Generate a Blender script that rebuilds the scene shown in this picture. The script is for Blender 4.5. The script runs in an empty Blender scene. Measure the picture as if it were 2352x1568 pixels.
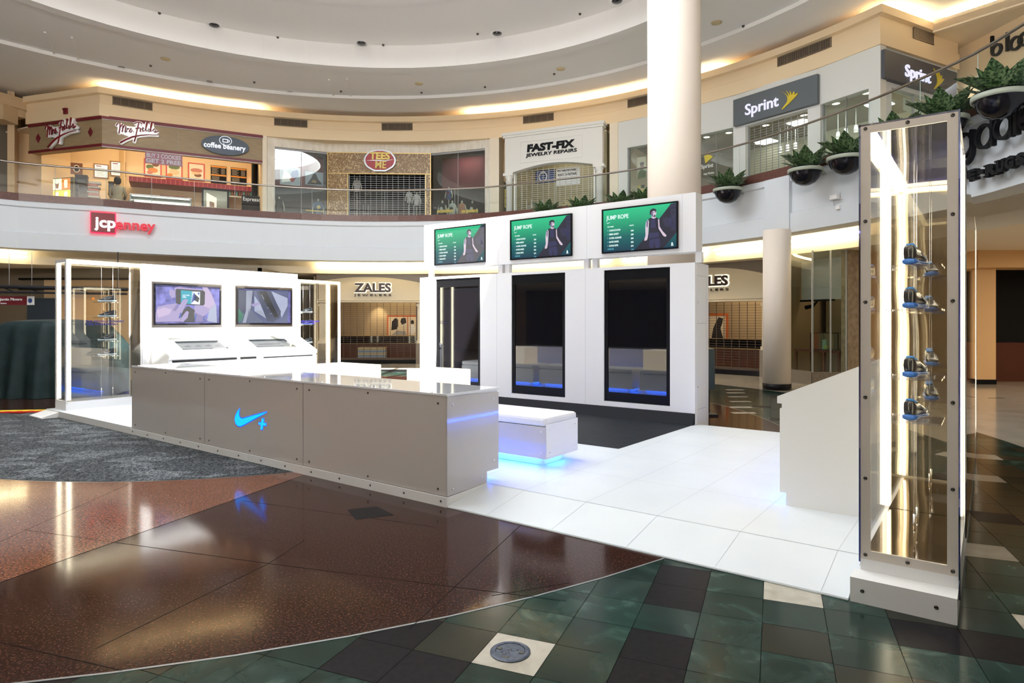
import bpy, math, random
from mathutils import Matrix, Vector
import numpy as np
random.seed(7)
SC = bpy.context.scene
COL = SC.collection
PI = math.pi
# ------------------------------------------------------------------ camera
FPX, CXP, HYP, EYE = 1478.0, 1176.0, 738.0, 1.55      # focal length (px), centre column, horizon row, eye height
cam = bpy.data.cameras.new('camera'); co = bpy.data.objects.new('camera', cam); COL.objects.link(co)
cam.sensor_width = 36; cam.lens = 36 * FPX / 2352; cam.shift_y = -(784 - HYP) / 2352
cam.clip_start = .05; cam.clip_end = 200
co.location = (0, 0, EYE); co.rotation_euler = (PI / 2, 0, 0)
SC.camera = co
SC.view_settings.view_transform = 'Standard'; SC.view_settings.look = 'None'
SC.view_settings.gamma = 1; SC.view_settings.exposure = 0.15
SC.view_settings.use_curve_mapping = False
SC.cycles.use_denoising = True
SC.cycles.max_bounces = 8; SC.cycles.diffuse_bounces = 6; SC.cycles.glossy_bounces = 4
SC.cycles.transmission_bounces = 4; SC.cycles.transparent_max_bounces = 20
SC.cycles.caustics_reflective = False; SC.cycles.caustics_refractive = False
SC.cycles.sample_clamp_indirect = 6
# ------------------------------------------------------------------ daylight
CX, CY = -3.8, 10.4          # centre of the rotunda floor and ceiling rings
HC, HR = Vector((-4.55, 9.75)), 12.3
W = bpy.data.worlds.new('sky'); SC.world = W; W.use_nodes = True
W.node_tree.nodes['Background'].inputs[0].default_value = (.80, .90, 1, 1)
W.node_tree.nodes['Background'].inputs[1].default_value = 0.6
def lamp(name, kind, loc, rot, energy, color=(1, 1, 1), **kw):
    l = bpy.data.lights.new(name, kind); l.energy = energy; l.color = color
    for k, v in kw.items(): setattr(l, k, v)
    o = bpy.data.objects.new(name, l); COL.objects.link(o); o.location = loc; o.rotation_euler = rot
    return o
sun_dir = Vector((0, .52, -1.0))
sun = lamp('sun', 'SUN', (0, 0, 30), (0, 0, 0), 42.0, (1, .97, .92), angle=.012)
sun.rotation_euler = sun_dir.to_track_quat('-Z', 'Y').to_euler()
lamp('skylight', 'AREA', (CX, CY, 11.6), (0, 0, 0), 1620, (.92, .96, 1), shape='DISK', size=10.6)
# daylight and lamps of the mall arms outside the picture, where they leave the rotunda; one added fill
lamp('clerestory_window', 'AREA', (-3, -9.2, 6.4), (PI / 2 + .5, 0, 0), 4300, (1, .98, .95), shape='RECTANGLE', size=16, size_y=2.2)
lamp('concourse_lights_right', 'AREA', (14.0, 11.0, 3.2), (0, 0, 0), 260, (1, .86, .68), shape='RECTANGLE', size=4, size_y=6)
lamp('added_fill_behind', 'AREA', (0, -6.0, 3.4), (0, 0, 0), 70, (1, .86, .70), shape='RECTANGLE', size=8, size_y=3)  # added fill lamp, brightens the space mirrored in the tall screens
lamp('concourse_lights_left', 'AREA', (-16.5, 13.0, 3.4), (0, 0, 0), 14, (1, .85, .7), shape='RECTANGLE', size=4, size_y=3)

# ------------------------------------------------------------------ materials
MATS = {}
LATE = []
def mat(name, col, rough=.5, metal=0, emit=None, es=0, coat=0, spec=None, alpha=None):
    m = bpy.data.materials.new(name); m.use_nodes = True
    b = m.node_tree.nodes['Principled BSDF']
    b.inputs['Base Color'].default_value = (*col, 1); b.inputs['Roughness'].default_value = rough
    b.inputs['Metallic'].default_value = metal
    if coat: b.inputs['Coat Weight'].default_value = coat; b.inputs['Coat Roughness'].default_value = .04
    if spec is not None: b.inputs['Specular IOR Level'].default_value = spec
    if emit: b.inputs['Emission Color'].default_value = (*emit, 1); b.inputs['Emission Strength'].default_value = es
    MATS[name] = m
    return m
def noisy(name, c1, c2, scale, rough=.5, detail=6, lo=.35, hi=.65, coat=0, bump=0, c3=None, stretch=(1, 1, 1), metal=0, rn=0, dist=0, spec=None):
    m = mat(name, c1, rough, metal, coat=coat, spec=spec); nt = m.node_tree; N = nt.nodes; L = nt.links; b = N['Principled BSDF']
    tc = N.new('ShaderNodeTexCoord'); mp = N.new('ShaderNodeMapping'); mp.inputs['Scale'].default_value = stretch
    L.new(tc.outputs['Object'], mp.inputs[0])
    n = N.new('ShaderNodeTexNoise'); n.inputs['Scale'].default_value = scale; n.inputs['Detail'].default_value = detail
    n.inputs['Distortion'].default_value = dist
    L.new(mp.outputs[0], n.inputs['Vector'])
    r = N.new('ShaderNodeValToRGB'); L.new(n.outputs['Fac'], r.inputs[0])
    r.color_ramp.elements[0].position = lo; r.color_ramp.elements[0].color = (*c1, 1)
    r.color_ramp.elements[1].position = hi; r.color_ramp.elements[1].color = (*c2, 1)
    if c3: e = r.color_ramp.elements.new((lo + hi) / 2); e.color = (*c3, 1)
    L.new(r.outputs[0], b.inputs['Base Color'])
    if bump:
        bp = N.new('ShaderNodeBump'); bp.inputs['Strength'].default_value = bump; bp.inputs['Distance'].default_value = .01
        L.new(n.outputs['Fac'], bp.inputs['Height']); L.new(bp.outputs[0], b.inputs['Normal'])
    if rn:
        n2 = N.new('ShaderNodeTexNoise'); n2.inputs['Scale'].default_value = 3; L.new(mp.outputs[0], n2.inputs['Vector'])
        mr = N.new('ShaderNodeMapRange'); mr.inputs[3].default_value = max(0, rough - rn); mr.inputs[4].default_value = rough + rn
        L.new(n2.outputs['Fac'], mr.inputs[0]); L.new(mr.outputs[0], b.inputs['Roughness'])
    return m
def glassy(name, ior=1.45, tint=(1, 1, 1), fac=None, rough=0.0, wave=0, gl=(1, 1, 1)):
    m = bpy.data.materials.new(name); m.use_nodes = True; nt = m.node_tree; N = nt.nodes; L = nt.links; N.clear()
    out = N.new('ShaderNodeOutputMaterial'); mx = N.new('ShaderNodeMixShader')
    tr = N.new('ShaderNodeBsdfTransparent'); tr.inputs[0].default_value = (*tint, 1)
    g = N.new('ShaderNodeBsdfGlossy'); g.inputs['Roughness'].default_value = rough; g.inputs[0].default_value = (*gl, 1)
    if fac is None:
        f = N.new('ShaderNodeLayerWeight'); f.inputs[0].default_value = .5
        pw = N.new('ShaderNodeMath'); pw.operation = 'POWER'; pw.inputs[1].default_value = 4.5; L.new(f.outputs['Facing'], pw.inputs[0])
        ma = N.new('ShaderNodeMath'); ma.operation = 'MULTIPLY_ADD'; ma.inputs[1].default_value = .6; ma.inputs[2].default_value = (ior - 1) * .09; L.new(pw.outputs[0], ma.inputs[0]); L.new(ma.outputs[0], mx.inputs[0])
    else: mx.inputs[0].default_value = fac
    if wave:
        tc = N.new('ShaderNodeTexCoord'); n = N.new('ShaderNodeTexNoise'); n.inputs['Scale'].default_value = 1.6; n.inputs['Detail'].default_value = 1
        L.new(tc.outputs['Object'], n.inputs['Vector'])
        bp = N.new('ShaderNodeBump'); bp.inputs['Strength'].default_value = wave; bp.inputs['Distance'].default_value = .02
        L.new(n.outputs['Fac'], bp.inputs['Height']); L.new(bp.outputs[0], g.inputs['Normal'])
    L.new(tr.outputs[0], mx.inputs[1]); L.new(g.outputs[0], mx.inputs[2]); L.new(mx.outputs[0], out.inputs[0])
    MATS[name] = m
    return m
def emis(name, col, s=1.0):
    return mat(name, (0.02, 0.02, 0.02) if s > 0 else col, .4, emit=col, es=s)
mat('white', (.80, .80, .80), .22, coat=.3)
mat('white_matt', (.80, .80, .79), .5)
mat('white_gloss', (.54, .51, .48), .08, coat=.5)
mat('white_top', (.80, .82, .85), .04, coat=.8)
noisy('deck_white', (.64, .68, .71), (.67, .71, .74), 2, .38)
mat('seam', (.36, .38, .41), .6)
mat('gap', (.01, .01, .01), .9)
mat('paint_white', (.62, .66, .70), .6)
mat('paint_ceiling', (.88, .87, .85), .8)
mat('paint_cream', (.88, .70, .46), .7)
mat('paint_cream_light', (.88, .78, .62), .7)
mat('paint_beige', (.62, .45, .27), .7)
mat('column_paint', (.88, .79, .69), .55)
mat('trim_grey', (.40, .40, .40), .6)
noisy('granite_brown', (.055, .022, .017), (.17, .075, .06), 60, .3)
noisy('granite_dark_red', (.010, .0035, .0028), (.090, .030, .019), 80, .10, c3=(.034, .013, .009), rn=.04, detail=4, lo=.38, hi=.68, spec=.18)
noisy('granite_light_red', (.055, .020, .012), (.25, .095, .052), 70, .10, c3=(.135, .050, .028), rn=.04, detail=2, spec=.22)
noisy('marble_green', (.005, .017, .013), (.038, .074, .060), 3.2, .16, spec=.20, lo=.33, hi=.78, detail=10, dist=1.5, c3=(.013, .033, .026))
noisy('marble_green_pale', (.008, .024, .019), (.080, .135, .11), 3.2, .16, spec=.20, lo=.33, hi=.80, detail=10, dist=1.8, c3=(.020, .046, .037))
noisy('marble_grey_green', (.012, .014, .0095), (.028, .031, .021), 3.5, .2, spec=.20, lo=.3, hi=.75, detail=9, dist=.8)
noisy('tile_black', (.005, .0045, .0055), (.010, .009, .011), 30, .3, spec=.08)
noisy('tile_cream', (.36, .33, .27), (.48, .45, .38), 5, .2, detail=9, dist=1, lo=.3, hi=.6)
noisy('terrazzo_cream', (.38, .33, .26), (.45, .40, .32), 2, .13, detail=3)
mat('grout', (.004, .005, .005), .7, spec=.05)
mat('metal_strip', (.35, .36, .36), .3, .8)
mat('steel', (.42, .38, .34), .28, 1)
mat('chrome', (.8, .8, .82), .12, 1)
mat('screw_metal', (.12, .11, .10), .3, 1)
mat('frame_white_shaded', (.66, .60, .53), .45, .1)  # white frame of the near case, its shade put into the colour
mat('frame_white', (.80, .80, .82), .3)
mat('black', (.004, .004, .005), .4, spec=.2)
mat('black_gloss', (.004, .004, .006), .04, coat=1)
mat('screen_glass', (.006, .006, .008), .015, coat=1, spec=1.0)
mat('rubber', (.008, .009, .012), .6, spec=.2)
mat('void', (.004, .004, .004), .9)
mat('dark_wall', (.10, .08, .055), .8)
mat('dim_wall', (.22, .18, .13), .8)
emis('led', (1, .90, .66), 9)
emis('led_back', (1, .88, .62), 5)
emis('cove_tube', (1, .80, .46), 60)
emis('cove_tube_low', (1, .80, .46), 24)
emis('lens_lamp', (1, .9, .7), 5)
emis('troffer_glow', (1, .98, .94), 5)
emis('blue_led', (.02, .13, 1), 34)
emis('cyan_logo', (.0, .28, 1.0), 2.2)
emis('cyan_logo_edge', (.0, .03, .9), 3)
emis('cube_glow', (1, .86, .66), .55)
glassy('acrylic', 1.42, (.985, .98, .965))
glassy('acrylic_back', tint=(.93, .88, .80), fac=.58, wave=.2, gl=(1, .94, .82))
glassy('acrylic_edge', tint=(.16, .18, .42), fac=.25)
glassy('shop_glass', 1.5, (.92, .97, .95), fac=.09)
glassy('rail_glass', 1.4, (.92, .97, .96), fac=.05)
glassy('shelf_acrylic', 1.6, (.90, .92, .98), fac=.34)

# ------------------------------------------------------------------ frames, mesh builder
class Frame:
    """local x to the right as seen from the viewer, y away into the wall, z up"""
    def __init__(s, o, ang, z=0):
        s.o = Vector((o[0], o[1])); s.z = z; s.a = ang
        s.x = Vector((math.cos(ang), math.sin(ang))); s.y = Vector((-math.sin(ang), math.cos(ang)))
    def w(s, p): q = s.o + s.x * p[0] + s.y * p[1]; return Vector((q.x, q.y, s.z + p[2]))
    def at(s, px, py, d=0):
        """local (x, z) of the point of the plane y = d seen at photo pixel px, py"""
        r = Vector(((px - CXP) / FPX, 1.0)); t = (d + s.o.dot(s.y)) / r.dot(s.y); q = r * t - s.o
        return q.dot(s.x), EYE - (py - HYP) / FPX * t - s.z
    def L(s, X, Y): q = Vector((X, Y)) - s.o; return q.dot(s.x), q.dot(s.y)
def frame2(A, B, z=0):
    A = Vector(A); B = Vector(B); d = B - A
    return Frame(A, math.atan2(d.y, d.x), z)
WF = Frame((0, 0), 0)
def ray_circle(px, r, c=HC):
    d = Vector(((px - CXP) / FPX, 1.0)); A = d.dot(d); B = -2 * d.dot(c); Cc = c.dot(c) - r * r
    return d * ((-B + math.sqrt(B * B - 4 * A * Cc)) / (2 * A))
def ground(px, py, z=0):
    t = (EYE - z) * FPX / (py - HYP); return Vector(((px - CXP) / FPX * t, t))

class MB:
    def __init__(s): s.v = []; s.f = []; s.mi = []; s.m = 0; s.sm = []; s.smooth = False
    def add(s, vs, fs):
        n = len(s.v); s.v += [tuple(v) for v in vs]
        for f in fs: s.f.append(tuple(n + i for i in f)); s.mi.append(s.m); s.sm.append(s.smooth)
        return s
    def box(s, x0, x1, y0, y1, z0, z1):
        if x0 > x1: x0, x1 = x1, x0
        if y0 > y1: y0, y1 = y1, y0
        if z0 > z1: z0, z1 = z1, z0
        return s.add([(x0, y0, z0), (x1, y0, z0), (x1, y1, z0), (x0, y1, z0), (x0, y0, z1), (x1, y0, z1), (x1, y1, z1), (x0, y1, z1)],
              [(0, 3, 2, 1), (4, 5, 6, 7), (0, 1, 5, 4), (1, 2, 6, 5), (2, 3, 7, 6), (3, 0, 4, 7)])
    def quad(s, a, b, c, d): return s.add([a, b, c, d], [(0, 1, 2, 3)])
    def prism(s, pts, y0, y1):
        """pts: outline (x, z), extruded from y0 to y1"""
        n = len(pts)
        area = sum(pts[i][0] * pts[(i + 1) % n][1] - pts[(i + 1) % n][0] * pts[i][1] for i in range(n))
        if area < 0: pts = pts[::-1]
        vs = [(p[0], y0, p[1]) for p in pts] + [(p[0], y1, p[1]) for p in pts]
        fs = [tuple(range(n)), tuple(range(2 * n - 1, n - 1, -1))] + [(i, i + n, (i + 1) % n + n, (i + 1) % n) for i in range(n)]
        return s.add(vs, fs)
    def zprism(s, pts, z0, z1):
        n = len(pts)
        area = sum(pts[i][0] * pts[(i + 1) % n][1] - pts[(i + 1) % n][0] * pts[i][1] for i in range(n))
        if area < 0: pts = pts[::-1]
        vs = [(p[0], p[1], z0) for p in pts] + [(p[0], p[1], z1) for p in pts]
        fs = [tuple(range(n - 1, -1, -1)), tuple(range(n, 2 * n))] + [(i, (i + 1) % n, (i + 1) % n + n, i + n) for i in range(n)]
        return s.add(vs, fs)
    def xprism(s, pts, x0, x1):
        """pts: outline (y, z), extruded along x"""
        n = len(pts)
        area = sum(pts[i][0] * pts[(i + 1) % n][1] - pts[(i + 1) % n][0] * pts[i][1] for i in range(n))
        if area < 0: pts = pts[::-1]
        vs = [(x0, p[0], p[1]) for p in pts] + [(x1, p[0], p[1]) for p in pts]
        fs = [tuple(range(n - 1, -1, -1)), tuple(range(n, 2 * n))] + [(i, (i + 1) % n, (i + 1) % n + n, i + n) for i in range(n)]
        return s.add(vs, fs)
    def tube(s, pts, r, n=8, closed=False):
        pts = [Vector(p) for p in pts]; m = len(pts); vs = []; old = s.smooth; s.smooth = True
        for i, p in enumerate(pts):
            a = pts[i - 1] if (i > 0 or closed) else pts[i]; b = pts[(i + 1) % m] if (i < m - 1 or closed) else pts[i]
            t = (b - a).normalized(); up = Vector((0, 0, 1)) if abs(t.z) < .95 else Vector((1, 0, 0))
            u = t.cross(up).normalized(); w = u.cross(t); rr = r[i] if isinstance(r, (list, tuple)) else r
            vs += [p + u * rr * math.cos(2 * PI * k / n) + w * rr * math.sin(2 * PI * k / n) for k in range(n)]
        fs = []
        for i in range(m if closed else m - 1):
            for k in range(n):
                j = (i + 1) % m; fs.append((i * n + k, j * n + k, j * n + (k + 1) % n, i * n + (k + 1) % n))
        if not closed: fs += [tuple(range(n)), tuple(range(m * n - 1, m * n - n - 1, -1))]
        s.add(vs, fs); s.smooth = old
        return s
    def cyl(s, c, r, z0, z1, n=24, r2=None): return s.lathe(c, [(0, z0), (r, z0), (r2 if r2 is not None else r, z1), (0, z1)], n)
    def lathe(s, c, prof, n=24, smooth=True, a0=0, a1=2 * PI):
        vs = []; fs = []; m = len(prof); old = s.smooth; s.smooth = smooth
        full = abs(a1 - a0 - 2 * PI) < 1e-6; nn = n if full else n + 1
        for k in range(nn):
            a = a0 + (a1 - a0) * k / n
            vs += [(c[0] + p[0] * math.cos(a), c[1] + p[0] * math.sin(a), p[1]) for p in prof]
        for k in range(n):
            k2 = (k + 1) % nn
            for i in range(m - 1): fs.append((k * m + i, k2 * m + i, k2 * m + i + 1, k * m + i + 1))
        s.add(vs, fs); s.smooth = old
        return s
    def disc(s, c, rx, rz, y0, y1, n=32):
        return s.prism([(c[0] + rx * math.cos(2 * PI * k / n), c[1] + rz * math.sin(2 * PI * k / n)) for k in range(n)], y0, y1)
    def loft(s, rings, cap=True, closed=True):
        n = len(rings[0]); old = s.smooth; s.smooth = True; fs = []
        vs = [p for r in rings for p in r]
        for i in range(len(rings) - 1):
            for k in range(n if closed else n - 1): fs.append((i * n + k, i * n + (k + 1) % n, (i + 1) * n + (k + 1) % n, (i + 1) * n + k))
        if cap: fs += [tuple(range(n - 1, -1, -1)), tuple(range((len(rings) - 1) * n, len(rings) * n))]
        s.add(vs, fs); s.smooth = old
        return s
    def ball(s, c, rx, ry=None, rz=None, n=12, m=8):
        ry = ry or rx; rz = rz or rx
        return s.loft([[(c[0] + rx * math.sin(PI * max(.02, min(.98, j / m))) * math.cos(2 * PI * k / n), c[1] + ry * math.sin(PI * max(.02, min(.98, j / m))) * math.sin(2 * PI * k / n),
                    c[2] - rz * math.cos(PI * j / m)) for k in range(n)] for j in range(m + 1)])
    def bbox(s):
        a = np.array(s.v); return a.min(0), a.max(0)
def _mesh(name, mb, mats, off=(0, 0, 0), T=None):
    me = bpy.data.meshes.new(name); o = np.array(off)
    vs = mb.v
    if T is not None: vs = [T(v) for v in vs]
    me.from_pydata([(v[0] - o[0], v[1] - o[1], v[2] - o[2]) for v in vs], [], mb.f)
    if not isinstance(mats, (list, tuple)): mats = [mats]
    for m in mats:
        me.materials.append(MATS.get(m))
        if m not in MATS: LATE.append((me, len(me.materials) - 1, m))
    me.polygons.foreach_set('material_index', mb.mi); me.polygons.foreach_set('use_smooth', mb.sm)
    me.update()
    return me
def tag(o, label=None, cat=None, group=None, kind=None):
    if label: o['label'] = label
    if cat: o['category'] = cat
    if group: o['group'] = group
    if kind: o['kind'] = kind
    return o
class Thing:
    def __init__(s, name, F, base, label, cat, group=None, kind=None):
        s.F = F; s.b = base; e = bpy.data.objects.new(name, None); COL.objects.link(e); e.empty_display_size = .1
        e.location = F.w(base); e.rotation_euler = (0, 0, F.a); tag(e, label, cat, group, kind); s.e = e
    def part(s, name, mb, mats, parent=None, label=None, bevel=0, kind=None):
        o = bpy.data.objects.new(name, _mesh(name, mb, mats, s.b)); COL.objects.link(o)
        o.parent = parent or s.e
        if label: o['label'] = label
        if kind: o['kind'] = kind
        if bevel: bev(o, bevel)
        return o
    def clone_part(s, src, dx, dy, dz, parent=None):
        c = src.copy(); COL.objects.link(c); c.parent = parent or s.e; c.location = (src.location.x + dx, src.location.y + dy, src.location.z + dz)
        return c
def bev(o, w, seg=2):
    m = o.modifiers.new('bevel', 'BEVEL'); m.width = w; m.segments = seg; m.limit_method = 'ANGLE'
def solo(name, mb, mats, F, label=None, cat=None, group=None, kind=None, base=None, bevel=0):
    if base is None:
        a, b = mb.bbox(); base = ((a[0] + b[0]) / 2, (a[1] + b[1]) / 2, a[2])
    o = bpy.data.objects.new(name, _mesh(name, mb, mats, base)); COL.objects.link(o)
    o.location = F.w(base); o.rotation_euler = (0, 0, F.a); tag(o, label, cat, group, kind)
    if bevel: bev(o, bevel)
    return o
def struct(name, mb, mats, F=WF, bevel=0): return solo(name, mb, mats, F, kind='structure', base=(0, 0, 0), bevel=bevel)
def copy_tree(o, loc=None, rz=None, label=None, parent=None):
    c = o.copy(); COL.objects.link(c)
    if parent: c.parent = parent
    if loc is not None: c.location = loc
    if rz is not None: c.rotation_euler = (0, 0, rz)
    if label: c['label'] = label
    for ch in list(o.children): copy_tree(ch, parent=c)
    return c
# text as mesh fitted to a box of the plane y = const
def text_mb(s, x0, x1, z0, z1, y0, y1, bold=0.0, shear=0.0, mb=None, spacing=1.0, slope=0.0):
    cu = bpy.data.curves.new('lettering', 'FONT'); cu.body = s; cu.offset = bold; cu.shear = shear; cu.extrude = .5; cu.resolution_u = 3
    cu.space_character = spacing
    o = bpy.data.objects.new('lettering', cu); COL.objects.link(o)
    dg = bpy.context.evaluated_depsgraph_get(); me = bpy.data.meshes.new_from_object(o.evaluated_get(dg))
    bpy.data.objects.remove(o); bpy.data.curves.remove(cu)
    V = np.array([v.co[:] for v in me.vertices]); a = V.min(0); b = V.max(0)
    F = [tuple(p.vertices) for p in me.polygons]; bpy.data.meshes.remove(me)
    sx = (x1 - x0) / (b[0] - a[0]); sz = (z1 - z0) / (b[1] - a[1])
    out = []
    for v in V:
        x = x0 + (v[0] - a[0]) * sx
        out.append((x, y0 if v[2] > 0 else y1, z0 + (v[1] - a[1]) * sz + slope * (x - x0)))
    mb = mb or MB(); mb.add(out, F)
    return mb
def ring_outline(cx, cz, ro, ri, y0, y1, mb, a0=0, a1=2 * PI, n=36, sx=1.0):
    full = abs(a1 - a0 - 2 * PI) < 1e-6; nn = n if full else n + 1; vs = []; fs = []
    for k in range(nn):
        a = a0 + (a1 - a0) * k / n; c, s = math.cos(a), math.sin(a)
        vs += [(cx + ro * c * sx, y0, cz + ro * s), (cx + ri * c * sx, y0, cz + ri * s), (cx + ri * c * sx, y1, cz + ri * s), (cx + ro * c * sx, y1, cz + ro * s)]
    for k in range(n):
        q = (k + 1) % nn
        for i in range(4): fs.append((k * 4 + i, k * 4 + (i + 1) % 4, q * 4 + (i + 1) % 4, q * 4 + i))
    if not full: fs += [(3, 2, 1, 0), (4 * n, 4 * n + 1, 4 * n + 2, 4 * n + 3)]
    return mb.add(vs, fs)
def holes(mb, x0, x1, z0, z1, hs, y0, y1):
    xs = sorted({x0, x1, *[h[0] for h in hs], *[h[1] for h in hs]}); zs = sorted({z0, z1, *[h[2] for h in hs], *[h[3] for h in hs]})
    for i in range(len(xs) - 1):
        run = None
        for j in range(len(zs) - 1):
            cx, cz = (xs[i] + xs[i + 1]) / 2, (zs[j] + zs[j + 1]) / 2
            inside = any(h[0] < cx < h[1] and h[2] < cz < h[3] for h in hs) or not (x0 < cx < x1 and z0 < cz < z1)
            if not inside:
                if run is None: run = zs[j]
            if inside and run is not None: mb.box(xs[i], xs[i + 1], y0, y1, run, zs[j]); run = None
        if run is not None: mb.box(xs[i], xs[i + 1], y0, y1, run, zs[-1])
    return mb
def sweep(mb, path, prof, closed=False, cap=True):
    """path: list of (x, y); prof: list of (offset to the left of travel, z), open or closed outline"""
    n = len(path); m = len(prof); vs = []; fs = []
    for i in range(n):
        a = Vector(path[i - 1]) if (i > 0 or closed) else None; p = Vector(path[i]); b = Vector(path[(i + 1) % n]) if (i < n - 1 or closed) else None
        d1 = (p - a).normalized() if a else (b - p).normalized(); d2 = (b - p).normalized() if b else d1
        n1 = Vector((-d1.y, d1.x)); n2 = Vector((-d2.y, d2.x)); nn = (n1 + n2).normalized(); k = 1 / max(.3, nn.dot(n1))
        vs += [(p.x + nn.x * k * q[0], p.y + nn.y * k * q[0], q[1]) for q in prof]
    for i in range(n if closed else n - 1):
        j = (i + 1) % n
        for q in range(m): fs.append((i * m + q, j * m + q, j * m + (q + 1) % m, i * m + (q + 1) % m))
    if cap and not closed: fs += [tuple(range(m - 1, -1, -1)), tuple(range((n - 1) * m, n * m))]
    return mb.add(vs, fs)
def arc(c, r, a0, a1, n): return [(c[0] + r * math.cos(a0 + (a1 - a0) * i / n), c[1] + r * math.sin(a0 + (a1 - a0) * i / n)) for i in range(n + 1)]
def ang(p, c=HC): return math.atan2(p[1] - c[1], p[0] - c[0])
# ================================================================== SETTING
# balcony edge: measured plan of the rail, completed to a ring behind the camera
_rp = []
for px, py in [(0, 367), (259, 391), (491, 414), (799, 434.7), (1109, 429), (1250.6, 414), (1484, 382), (1615, 352), (1897, 264.6), (2070, 195), (2228, 122), (2352, 45)]:
    t = 4.52 * FPX / (HYP - py); p = Vector(((px - CXP) / FPX * t, t)); a = ang(p); _rp.append((a if a > -1 else a + 2 * PI, (p - HC).length))
_rp.sort()
def rail_r(a):
    a = (a + 2 * PI) % (2 * PI)
    if a > 5.5: a -= 2 * PI
    if a <= _rp[0][0]:
        k = min(1, (_rp[0][0] - a) / .6); return _rp[0][1] * (1 - k) + HR * k
    if a >= _rp[-1][0]:
        k = min(1, (a - _rp[-1][0]) / .6); return _rp[-1][1] * (1 - k) + HR * k
    for i in range(len(_rp) - 1):
        if _rp[i][0] <= a <= _rp[i + 1][0]:
            k = (a - _rp[i][0]) / (_rp[i + 1][0] - _rp[i][0]); k = k * k * (3 - 2 * k) * .5 + k * .5
            return _rp[i][1] * (1 - k) + _rp[i + 1][1] * k
def rim(a, d=0): r = rail_r(a) + d; return (HC.x + r * math.cos(a), HC.y + r * math.sin(a))
NR = 120
RIM = [rim(PI - 2 * PI * i / NR) for i in range(NR)]
def fascia_hit(px, d=0):
    """plan point of the balcony edge in photo column px (far side)"""
    lo = None; D = Vector(((px - CXP) / FPX, 1.0)); t = 4.0; prev = None
    t = 30.0
    while t > 2:
        p = D * t; v = (p - HC).length - rail_r(ang(p)) - d
        if v <= 0: return p
        t -= .01
def rim_frame(px, d=0, dx=.5):
    p = fascia_hit(px, d); a = ang(p); A = Vector(rim(a + .02, d)); B = Vector(rim(a - .02, d)); dd = (B - A)
    return Frame(p, math.atan2(dd.y, dd.x))
# ---- floor
fl = MB()
TA = ground(1143, 1452); t1 = Vector((.27, -.11)).normalized(); t2 = Vector((-t1.y, t1.x)); TS = .305
fl.m = 0; fl.box(-26, 20, -12, 32, -.12, -.004)
CREAM = {(0, -1), (4, 3), (8, 7), (8, 3), (10, 15), (11, 19), (14, 25), (12, 11), (12, 3), (4, -5), (16, 9), (7, 12), (16, 17), (13, 16)}
BLACK = {(2, 3), (2, 2), (2, 0), (2, -1), (6, 2), (7, 2), (6, -1), (5, -1), (-2, -1), (-2, -2), (-1, -2), (-6, -3), (10, 5), (10, 6), (10, 0), (14, 6), (-6, -4), (9, 10), (13, 12)}
R2 = random.Random(3)
for i in range(-34, 40):
    for j in range(-18, 46):
        p = TA + t1 * TS * (i + .5) + t2 * TS * (j + .5); r = math.hypot(p.x - CX, p.y - CY)
        if r < 7.6 or r > 10.9: 
            continue
        g = .0016; P = [TA + t1 * TS * (i + a) + t2 * TS * (j + b) for a, b in ((0, 0), (1, 0), (1, 1), (0, 1))]
        c = (P[0] + P[2]) / 2; P = [c + (q - c) * (1 - 2 * g / TS) for q in P]
        k = (i, j); u = R2.random()
        fl.m = 4 if k in CREAM else 5 if k in BLACK else (3 if u < .30 else 7 if u < .46 else 6)
        if k not in CREAM and k not in BLACK and u > .96 and (i > 12 or i < -8 or j > 12): fl.m = 5
        fl.quad(*[(q.x, q.y, -.0005) for q in P])
# outer cream terrazzo ring
fl.m = 2
def ringface(c, r0, r1, z, n=96):
    for k in range(n):
        a, b = 2 * PI * k / n, 2 * PI * (k + 1) / n
        fl.quad((c[0] + r0 * math.cos(a), c[1] + r0 * math.sin(a), z), (c[0] + r1 * math.cos(a), c[1] + r1 * math.sin(a), z),
                (c[0] + r1 * math.cos(b), c[1] + r1 * math.sin(b), z), (c[0] + r0 * math.cos(b), c[1] + r0 * math.sin(b), z))
ringface((CX, CY), 10.4, 24, .0008)
fl.m = 0
for k in range(90):                                      # black dashes set in the cream floor
    rr = 10.9 + (k * 37 % 60) * .14; a = .1 + (k * 53 % 97) / 97 * 2.9; w = Vector((math.cos(a), math.sin(a))); q = Vector((CX, CY)) + w * rr; n = Vector((1, 0)); m = Vector((0, 1))
    fl.quad(*[(*(q + n * s * .16 + m * t * .03), .0016) for s, t in ((-1, -1), (1, -1), (1, 1), (-1, 1))])
fl.m = 8
ringface((CX, CY), 7.82, 7.835, .0012)
fl.m = 1
ringface((CX, CY), 0, 7.82, .0010)
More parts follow.
